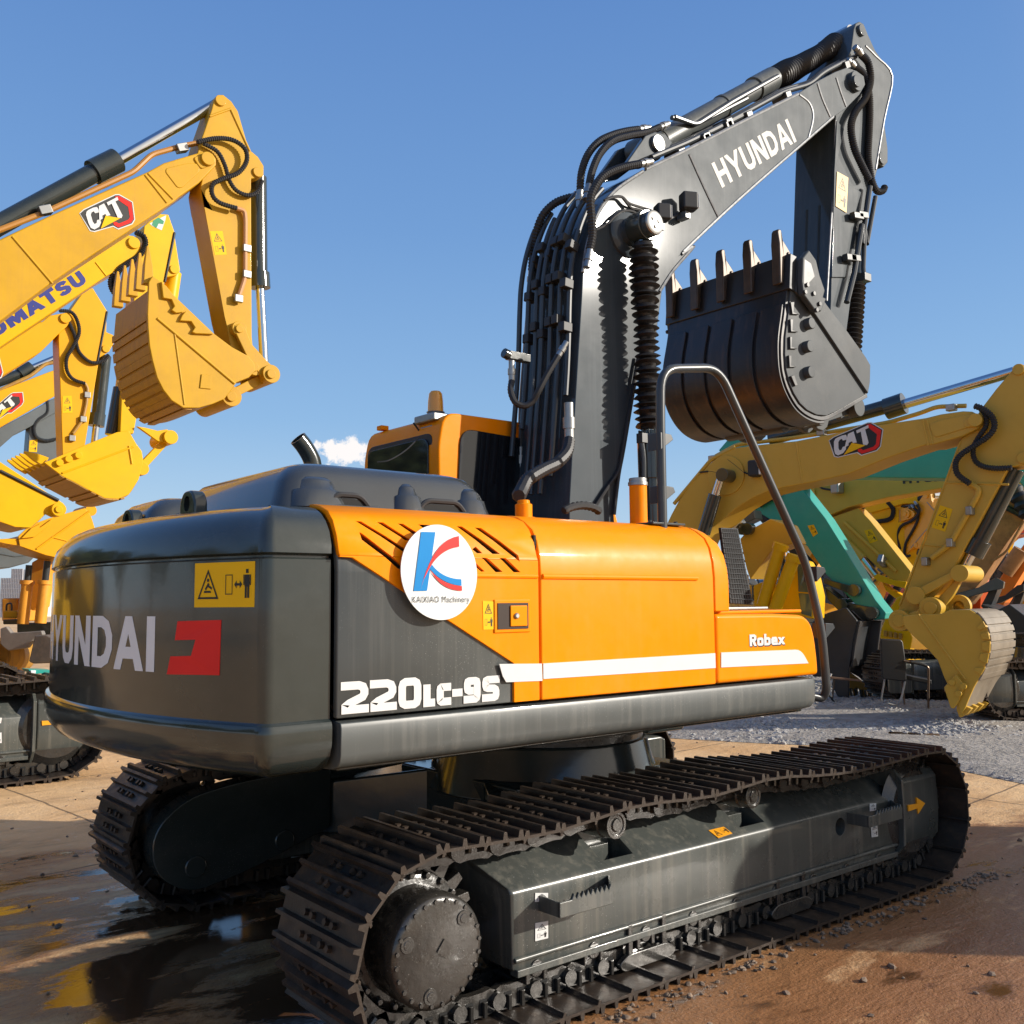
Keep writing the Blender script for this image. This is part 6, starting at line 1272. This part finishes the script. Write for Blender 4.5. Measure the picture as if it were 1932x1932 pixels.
r5,R5,tb5,ta5=tucked(11.5,'red orange excavator glimpsed behind the dark lettered boom',RED,[(1290,850),(1460,845),(1480,1000),(1420,1180),(1385,1080),(1340,960)],[(1250,860),(1300,835),(1500,830),(2000,830),(2000,930),(1500,930),(1300,900)])
r6,R6,_,ta6=tucked(4.2,'muddy orange excavator with a mud caked arm at the right edge',RUSTY,[(1800,720),(1870,740),(1960,820),(1960,900),(1840,1060),(1700,1270),(1640,1340),(1540,1410),(1505,1360),(1560,1280),(1640,1130),(1720,960)],None)
mb=MB(); mb.hose([r6.at(*zT(*p),.3) for p in ((1340,1180),(1400,1260),(1450,1360),(1500,1440))],.13,.12,.16,12,5); mb.build('rod_boot',BOOT,R6)
pipeb(r6,zT,[(1250,1340),(1370,1400),(1449,1440)],.25,.05,ta6,GREYD); pipeb(r6,zT,[(1449,1480),(1380,1600),(1290,1760),(1160,1850)],.24,.02,ta6,RUSTY)
for o_ in (.25,): plate(r6,zS,[(1620,430),(1680,400),(1750,440),(1740,500),(1560,540),(1400,590),(1340,610),(1300,580),(1320,545),(1520,490)],.1,'bell_crank',GREYD,R6,.01,o=o_)
plate(r6,zS,[(1230,600),(1300,500),(1420,480),(1500,540),(1420,640),(1250,690)],.5,'push_link',RUSTY,R6,.02); plate(r6,zS,[(1540,660),(1640,470),(1710,470),(1640,640),(1580,700)],.3,'bucket_link',DKSTEEL,R6,.01)
plate(r6,zS,[(1540,640),(1700,690),(1800,640),(1960,760),(1990,1200),(1850,1150),(1840,1000),(1780,860),(1660,700)],1.1,'bucket',DKSTEEL,R6,.03)
r7,R7,_,ta7=tucked(6.4,'orange excavator with a bright orange arm at the far right',mat('vivid_orange_paint',(.85,.22,.02),.4,var=.05),[(1960,1030),(1960,1170),(1860,1330),(1800,1430),(1740,1420),(1720,1390),(1840,1190)],None)
rod(r7,zS,(1910,150),(1760,360),.14,'bucket_cylinder',RUSTY,R7,o=.3); plate(r7,zS,[(1870,470),(1932,460),(1932,520),(1720,630),(1660,640),(1650,590),(1760,560)],.12,'bell_crank',DKSTEEL,R7,.01,o=.4); plate(r7,zS,[(1850,560),(1940,520),(1880,680),(1800,720)],.2,'push_link',DKSTEEL,R7,.01,o=.2); plate(r7,zS,[(1860,640),(1932,560),(1990,700),(1960,760)],.8,'bucket',YELK,R7,.02,o=-.4)
plate(r7,zS,[(1220,380),(1330,205),(1385,270),(1320,380),(1250,385)],.6,'boom',RED,R7,.02,o=-2.)
# yellow machine seen over the toolbox: cab glass, boom and its two cylinders
r8=right_frame(1.2); R8=right_root(r8,-3.,'yellow excavator right behind the toolbox, its cab window and twin boom cylinders in view')
plate(r8,zW,[(395,1040),(430,1000),(560,930),(640,960),(690,1060),(640,1080),(560,1110),(450,1260),(430,1200)],.5,'boom',YELW if 0 else YELS,R8,.02)
for a_,b_ in (((615,1075),(520,1400)),((690,1135),(585,1420))): cy=rod(r8,zW,a_,b_,.10,'boom_cylinder',YELK,R8,o=.5); rod(r8,zW,(a_[0]+5,a_[1]-8),(a_[0]-6,a_[1]+25),.125,'gland_nut',YELK,cy,o=.5)
cb=plate(r8,zW,[(600,1400),(640,1230),(700,1150),(735,1160),(775,1240),(800,1350),(795,1475),(720,1460),(600,1440)],.45,'cab',YELK,R8,.03,o=-.2); plate(r8,zW,[(705,1180),(730,1172),(770,1260),(785,1330),(712,1325)],.47,'side_window',GLASSG,cb,.006,o=-.2); plate(r8,zW,[(712,1332),(785,1338),(782,1460),(728,1445)],.47,'side_window',GLASSG,cb,.006,o=-.2)
plate(r8,zW,[(465,1290),(520,1270),(560,1300),(540,1400),(470,1420)],.4,'step_guard',YELK,R8,.03,o=.2)
plate(r8,zW,[(330,920),(470,880),(480,930),(420,960),(340,960)],.3,'light_bar',GREY,R8,.02,o=-.4)
for p in ((385,958),(440,985),(410,985)): q=r8.at(*zW(*p),.3); mb=MB(); mb.cyl(q-r8.n*.1,q+r8.n*.05,.10,seg=16); mb.build('work_light',LAMPW if p[0]==385 else GREYD,R8,.01)
# crawler at the right edge
q=onZ(1912,1362,.06); ang=math.radians(152); RC=thing('excavator','excavator at the right frame edge showing only the front of its dark crawler track','excavator',(q.x+2.29,q.y+.48,.06),GRP_R)
undercarriage(RC,ang)

# ---------------------------------------------------------------- machines copied part by part from the first; one is an unseen shadow caster
PLAIN=('brand_lettering','red_emblem','model_lettering','series_lettering','warning_sticker','decal','lifting_decal','arrow_decal')
FRONT=('boom','arm','bucket','arm_cylinder','bucket_cylinder','bucket_link')
def clone(x,y,deg,m,label,pitch=28,group=None,k=1.,drop=()):
    root=thing('excavator',label,'excavator',(x,y,0),group); Rm=Matrix.Rotation(R(deg),4,'Z')@Matrix.Scale(k,4); pv=Vector((.15,0,1.75)); Pm=Rm@Matrix.Translation(pv)@Matrix.Rotation(R(pitch),4,'Y')@Matrix.Translation(-pv)
    def go(o,parent,mx):
        n=o.name.split('.')[0]
        if n in PLAIN or n in drop: return
        c=o.copy(); COL.objects.link(c); c.parent=parent; c.matrix_local=mx
        for i,sl_ in enumerate(c.material_slots):
            if sl_.material in (ORANGE,BOOMG): sl_.link='OBJECT'; sl_.material=m
        for ch in o.children: go(ch,c,ch.matrix_local.copy())
    for o in list(ME.children):
        n=o.name.split('.')[0]
        if n in ('round_sign',): continue
        go(o,root,Pm if n in FRONT else Rm)
    return root
AMB=mat('amber_yellow_paint',(.80,.36,.01),.42,var=.06,dirt=.15,dirt_col=(.4,.22,.06))
clone(5.80,-5.24,-45.8,YELK,'unseen yellow excavator body added as a shadow caster to the right of the foreground machine',36,'excavators parked in the crowd at the right',drop=FRONT+('boom_cylinder',))  # unseen, added to shade track frame and ground; arm left off to spare the toolbox
for x,y,dg,mm,lb in ((18.2,11.3,250,AMB,'amber excavator far back in the crowd behind the teal arm'),(23.5,12.4,255,YELK,'yellow excavator far back in the crowd behind the ochre arm'),(22.5,9.0,245,RED,'red orange excavator far back at the right edge'),(20.,21.,250,YELS,'ochre excavator farthest back in the crowd')):
    clone(x,y,dg,mm,lb,34,'excavators parked in the crowd at the right',drop=('crawler_track',) if 0 else ())
# ---------------------------------------------------------------- trees round the yard (reflected in the paintwork)
LEAF=mat('tree_foliage',(.055,.075,.025),.6,var=.5,vscale=1.2); BARK=mat('tree_bark',(.12,.085,.06),.85,var=.3)
def leaf_mesh():
    rnd=random.Random(3); V=[];F=[]
    cl=[(rnd.gauss(0,1.3),rnd.gauss(0,1.3),rnd.uniform(2.6,6.4),rnd.uniform(.7,1.3)) for _ in range(34)]
    for cx,cy,cz,r in cl:
        for _ in range(150):
            d=Vector((rnd.gauss(0,1),rnd.gauss(0,1),rnd.gauss(0,1))).normalized()*r*rnd.random()**.4; p=Vector((cx,cy,cz))+d
            a=Vector((rnd.gauss(0,1),rnd.gauss(0,1),rnd.gauss(0,1))).normalized(); b=a.orthogonal().normalized()*.11; a=a*.17; i=len(V); V+=[p-a,p+b,p+a,p-b]; F.append((i,i+1,i+2,i+3))
    me=bpy.data.meshes.new('crown'); me.from_pydata([tuple(v) for v in V],[],F); me.materials.append(LEAF); return me
cm=leaf_mesh(); mb=MB(); mb.tube(smooth_path([(0,0,0),(.05,.02,1.5),(-.05,0,3),(.1,.05,4.6)]),lambda i:.20-.008*i,9)
for a_ in range(6): mb.tube(smooth_path([(0,0,1.9+.3*a_),(.7*math.cos(a_*1.9),.7*math.sin(a_*1.9),2.9+.3*a_),(1.5*math.cos(a_*1.9),1.5*math.sin(a_*1.9),3.6+.35*a_)]),lambda i:.08-.004*i,6)
tm=None
for i,(x,y,sc) in enumerate(((-9,26,1.1),(-13,29,1.3),(-18,30,1.2),(-23,29,1.4),(-27,24,1.2),(-30,17,1.3),(-32,10,1.2),(-32,2,1.4))):
    t=thing('tree','leafy green tree in the line bordering the yard behind the photographer','tree',(x,y,0),'trees bordering the yard')
    if tm is None: tr=mb.build('trunk',BARK,None); tm=tr.data
    else: tr=bpy.data.objects.new('trunk',tm); COL.objects.link(tr)
    c=bpy.data.objects.new('crown',cm); COL.objects.link(c)
    for o in (tr,c): o.parent=t; o.location=(0,0,0); o.scale=(sc,sc,sc*(1+.1*(i%3))); o.rotation_euler=(0,0,i*1.3)
# ---------------------------------------------------------------- chair, stool, plank
q=onZ(*zS(1065,1580),.10); fc=Frame((q.x,q.y),(.777,-.629))
CH=thing('chair','black office chair with bent tube legs standing on the gravel','chair',(q.x,q.y,.08))
plate(fc,zS,[(632,965),(650,955),(820,962),(838,985),(868,1190),(872,1330),(845,1342),(655,1322),(645,1290),(636,1100)],.05,'backrest',CHAIRB,CH,.02)
def cp(x,y,o): return fc.at(*zS(x,y),o)
sp_=[cp(860,1300,-.02),cp(1095,1345,-.02),cp(1060,1325,-.50),cp(830,1285,-.50)]; mb=MB(); mb.solid([p+Z*.03 for p in sp_],[p-Z*.04 for p in sp_]); mb.build('seat',CHAIRB,CH,.015)
def tubec(pts,nm,m,r=.013): mb=MB(); mb.tube(fillet(pts,.07,6),r,9); return mb.build(nm,m,CH)
tubec([cp(1065,1580,.02),cp(1068,1215,.02),cp(1030,1190,.02),cp(840,1155,.02)],'armrest_tube',STEELB,.016); tubec([cp(905,1165,.03),cp(1010,1185,.03),cp(1055,1205,.03)],'arm_pad',CHAIRB,.022)
tubec([cp(855,1340,.0),cp(820,1500,.0),cp(770,1560,.0),cp(700,1540,.0)],'leg',ZINC,.015); tubec([cp(670,1320,.0),cp(640,1490,.0),cp(640,1520,.0)],'leg',ZINC,.014); tubec([cp(830,1340,-.45),cp(850,1555,-.3)],'leg',STEELB,.014)
q=onZ(*zS(185,1545),.06); fs=Frame((q.x,q.y),(.777,-.629)); ST_=thing('stool','low folding stool with a thin brown top beside the orange toolbox','stool',(q.x,q.y,.05))
mb=MB(); A_=[fs.at(*zS(x,y),o) for x,y,o in ((180,1296,0),(455,1324,0),(440,1322,-.30),(170,1294,-.30))]; mb.solid([p for p in A_],[p-Z*.035 for p in A_]); mb.build('stool_top',mat('brown_board',(.22,.12,.07),.6,var=.2),ST_,.006)
for a_,b_,m_ in (((200,1310),(115,1548),WHITEW),((215,1310),(190,1545),STEELB),((160,1365),(190,1480),WHITEW),((185,1270),(165,1330),WHITEW)): 
    mb=MB(); mb.tube([fs.at(*zS(*a_),-.05),fs.at(*zS(*b_),-.05)],.016,8); mb.build('leg',m_,ST_)
mb=MB(); mb.tube(smooth_path([fs.at(*zS(*p),.05) for p in ((120,1395),(150,1440),(200,1510),(232,1560),(225,1600))],4),.014,7); mb.build('cable',RUBBER,ST_)
mb=MB(); mb.box(fs.at(*zS(250,1550),.0)+Z*.0,(.7,.06,.04),Matrix.Rotation(R(-39),3,'Z')); mb.build('foot_bar',RED,ST_,.005)
zP=zm(2800,2400,1040); a_=onZ(*zP(985,662),.05); b_=onZ(*zP(1350,678),.05); d_=(b_-a_); PK=thing('plank','weathered wooden plank lying in front of the gravel','plank',((a_+b_)/2).to_tuple()[:2]+(0,)); mb=MB(); mb.box((a_+b_)/2,(d_.length,.22,.06),Matrix.Rotation(math.atan2(d_.y,d_.x),3,'Z')); mb.build('board',WOOD,PK,.006)
# ---------------------------------------------------------------- gravel heap and loose stones
def stones(name,pts,m,label,cat,seed=1):
    rnd=random.Random(seed); phi=(1+5**.5)/2
    ico=[Vector(v).normalized() for v in ((-1,phi,0),(1,phi,0),(-1,-phi,0),(1,-phi,0),(0,-1,phi),(0,1,phi),(0,-1,-phi),(0,1,-phi),(phi,0,-1),(phi,0,1),(-phi,0,-1),(-phi,0,1))]
    FI=((0,11,5),(0,5,1),(0,1,7),(0,7,10),(0,10,11),(1,5,9),(5,11,4),(11,10,2),(10,7,6),(7,1,8),(3,9,4),(3,4,2),(3,2,6),(3,6,8),(3,8,9),(4,9,5),(2,4,11),(6,2,10),(8,6,7),(9,8,1))
    base=[]
    for k in range(12):
        base.append([v*rnd.uniform(.65,1.15) for v in ico])
    V=[];F=[]
    for x,y,z,r in pts:
        b=base[rnd.randrange(12)]; a=rnd.uniform(0,6.28); ca,sa=math.cos(a),math.sin(a); sx,sy,sz_=r*rnd.uniform(.8,1.4),r*rnd.uniform(.7,1.1),r*rnd.uniform(.5,.9); i=len(V)
        for v in b:
            X_,Y_=v.x*sx,v.y*sy; V.append((x+X_*ca-Y_*sa,y+X_*sa+Y_*ca,z+v.z*sz_))
        for f in FI: F.append((f[0]+i,f[1]+i,f[2]+i))
    me=bpy.data.meshes.new(name); me.from_pydata(V,[],F); me.materials.append(m); o=bpy.data.objects.new(name,me); COL.objects.link(o); tag(o,label,cat,kind='stuff'); return o
GP=[onZ(*p,0) for p in ((1240,1392),(1420,1402),(1560,1408),(1700,1432),(1800,1452),(1990,1492),(2010,1330),(1800,1262),(1500,1262),(1330,1300))]
def inside(x,y):
    c=False
    for i in range(len(GP)):
        a,b=GP[i-1],GP[i]
        if (a.y>y)!=(b.y>y) and x<(b.x-a.x)*(y-a.y)/(b.y-a.y)+a.x: c=not c
    return c
def edge(x,y):
    best=9
    for i in range(len(GP)):
        a,b=GP[i-1],GP[i]; ab=Vector((b.x-a.x,b.y-a.y)); t=max(0,min(1,((x-a.x)*ab.x+(y-a.y)*ab.y)/ab.length_squared)); best=min(best,math.hypot(x-a.x-ab.x*t,y-a.y-ab.y*t))
    return best
rnd=random.Random(5); pts=[]; tries=0
x0,x1=min(p.x for p in GP),max(p.x for p in GP); y0,y1=min(p.y for p in GP),max(p.y for p in GP)
while len(pts)<15000 and tries<90000:
    tries+=1; x,y=rnd.uniform(x0,x1),rnd.uniform(y0,y1)
    dist=math.hypot(x-CAM.x,y-CAM.y)
    if dist>24 or not inside(x,y): continue
    e=edge(x,y); 
    if rnd.random()>min(1,.15+e/.7)*min(1,(15/dist)**2): continue
    pts.append((x,y,.10*min(1,e/1.2)*(.6+.4*math.sin(x*1.7)*math.sin(y*1.3)),rnd.uniform(.022,.05)*(1.25 if dist>12 else 1)))
stones('gravel',pts,GRAVEL,'grey crushed stone gravel spread on the ground at the right','gravel')
mb=MB(); ce=sum((p for p in GP),Vector())/len(GP)
mb.loft([[p+Z*.004 for p in GP],[p+(ce-p)*.10+Z*.05 for p in GP],[p+(ce-p)*.25+Z*.08 for p in GP]],True,False,True); gb=mb.build('gravel_bed',mat('gravel_bed_fines',(.36,.325,.28),.9,var=.3,vscale=6.,bump=.04,bscale=16.)); tag(gb,'compacted grey gravel bed under the loose stones','gravel',kind='structure')
pts=[]
for _ in range(420):
    a=rnd.uniform(-1,1); dep=rnd.uniform(2.8,13); lat=rnd.uniform(-.6,.6)*dep; p=CAM+Vector((.629*dep+.777*lat,.777*dep-.629*lat,0))
    if abs(p.y)<1.6 and abs(p.x)<2.4: continue
    pts.append((p.x,p.y,.004,rnd.choice((.006,.008,.010,.012,.018))*(1+dep*.05)))
for _ in range(520):
    x=rnd.uniform(-2.1,2.3); pts.append((x,rnd.choice((-1.52-abs(rnd.gauss(0,.09)),-1.52-abs(rnd.gauss(0,.05)),-.86+abs(rnd.gauss(0,.06)))),.004,rnd.choice((.006,.009,.013,.018))))
stones('loose_pebbles',pts,mat('brown_pebbles',(.20,.14,.095),.8,var=.5,vscale=20.),'small brown pebbles and grit scattered over the yard floor','pebbles',9)
# ---------------------------------------------------------------- sun, sky, render settings
SUN=Vector((.686,-.694,.362)).normalized()
w=bpy.data.worlds.new('World'); scn.world=w; w.use_nodes=True; nt=w.node_tree; N=nt.nodes; L=nt.links; bg=N['Background']
sky=N.new('ShaderNodeTexSky'); sky.sky_type='NISHITA'; sky.sun_disc=False; sky.sun_elevation=math.asin(SUN.z); sky.sun_rotation=math.atan2(SUN.x,SUN.y)
sky.air_density=1.25; sky.dust_density=.35; sky.ozone_density=2.6
tc=N.new('ShaderNodeTexCoord'); sep=N.new('ShaderNodeSeparateXYZ'); L.new(tc.outputs['Generated'],sep.inputs[0])
rp=N.new('ShaderNodeValToRGB'); L.new(sep.outputs['Z'],rp.inputs['Fac']); K=8.
els=rp.color_ramp.elements; cols=[(0,(.56,.73,.92)),(.06,(.46,.66,.90)),(.18,(.275,.50,.83)),(.36,(.175,.365,.73)),(.56,(.115,.27,.64)),(1,(.07,.17,.44))]
els[0].position=0; els[0].color=(*cols[0][1],1); els[1].position=1; els[1].color=(*cols[-1][1],1)
for p_,c_ in cols[1:-1]: e_=els.new(p_); e_.color=(*c_,1)
sc_=N.new('ShaderNodeVectorMath'); sc_.operation='SCALE'; sc_.inputs['Scale'].default_value=.84/.125; L.new(rp.outputs['Color'],sc_.inputs[0])
mx=N.new('ShaderNodeMix'); mx.data_type='RGBA'; mx.inputs['Factor'].default_value=.82; L.new(sky.outputs['Color'],mx.inputs['A']); L.new(sc_.outputs['Vector'],mx.inputs['B'])
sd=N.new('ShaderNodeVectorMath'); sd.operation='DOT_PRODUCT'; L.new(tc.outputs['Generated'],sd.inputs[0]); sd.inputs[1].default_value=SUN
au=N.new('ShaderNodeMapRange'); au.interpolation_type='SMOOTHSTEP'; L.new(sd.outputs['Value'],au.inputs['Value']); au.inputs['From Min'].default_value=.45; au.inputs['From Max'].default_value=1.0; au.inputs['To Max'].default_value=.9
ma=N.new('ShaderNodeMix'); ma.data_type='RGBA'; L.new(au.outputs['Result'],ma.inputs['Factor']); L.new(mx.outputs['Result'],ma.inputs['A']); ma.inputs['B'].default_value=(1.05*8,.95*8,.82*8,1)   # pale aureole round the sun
# one small cumulus low over the horizon
cd=ray(652,852).normalized(); cr=RT; vm=N.new('ShaderNodeVectorMath'); vm.operation='SUBTRACT'; L.new(tc.outputs['Generated'],vm.inputs[0]); vm.inputs[1].default_value=cd
d1=N.new('ShaderNodeVectorMath'); d1.operation='DOT_PRODUCT'; L.new(vm.outputs[0],d1.inputs[0]); d1.inputs[1].default_value=_r*25
d2_=N.new('ShaderNodeVectorMath'); d2_.operation='DOT_PRODUCT'; L.new(vm.outputs[0],d2_.inputs[0]); d2_.inputs[1].default_value=Vector((0,0,74))
def M(op,a,b=None):
    q=N.new('ShaderNodeMath'); q.operation=op
    for i,k in enumerate((a,b)):
        if k is None: continue
        if hasattr(k,'links'): L.new(k,q.inputs[i])
        else: q.inputs[i].default_value=k
    return q.outputs[0]
r2=M('SQRT',M('ADD',M('POWER',M('ABSOLUTE',d1.outputs['Value']),2.),M('POWER',M('ABSOLUTE',d2_.outputs['Value']),2.)))
front=M('GREATER_THAN',sep.outputs['Y'],.2)
nz=N.new('ShaderNodeTexNoise'); nz.inputs['Scale'].default_value=75; nz.inputs['Detail'].default_value=7; nz.inputs['Roughness'].default_value=.62; L.new(tc.outputs['Generated'],nz.inputs['Vector'])
cm=N.new('ShaderNodeMapRange'); cm.interpolation_type='SMOOTHSTEP'; L.new(M('SUBTRACT',M('ADD',M('MULTIPLY',M('SUBTRACT',nz.outputs['Fac'],.5),3.2),1.),r2),cm.inputs['Value']); cm.inputs['From Min'].default_value=-.05; cm.inputs['From Max'].default_value=.5
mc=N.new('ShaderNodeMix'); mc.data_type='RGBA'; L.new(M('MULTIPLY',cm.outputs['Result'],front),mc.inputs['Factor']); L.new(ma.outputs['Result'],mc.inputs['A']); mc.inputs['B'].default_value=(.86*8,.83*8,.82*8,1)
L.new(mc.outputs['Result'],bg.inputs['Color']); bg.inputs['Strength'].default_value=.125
sl=bpy.data.lights.new('sun','SUN'); sl.energy=4.7; sl.angle=R(.53); sl.color=(1,.93,.83); so=bpy.data.objects.new('sun',sl); COL.objects.link(so)
so.rotation_euler=(-SUN).to_track_quat('-Z','Y').to_euler(); so.location=SUN*40
vs=scn.view_settings; scn.display_settings.display_device='sRGB'; vs.view_transform='Standard'; vs.look='None'; vs.exposure=.22; vs.gamma=1; vs.use_curve_mapping=False
scn.render.engine='CYCLES'; scn.cycles.use_denoising=True; scn.cycles.max_bounces=8; scn.cycles.diffuse_bounces=3; scn.cycles.glossy_bounces=4; scn.cycles.caustics_reflective=False; scn.cycles.caustics_refractive=False
scn.cycles.sample_clamp_indirect=6
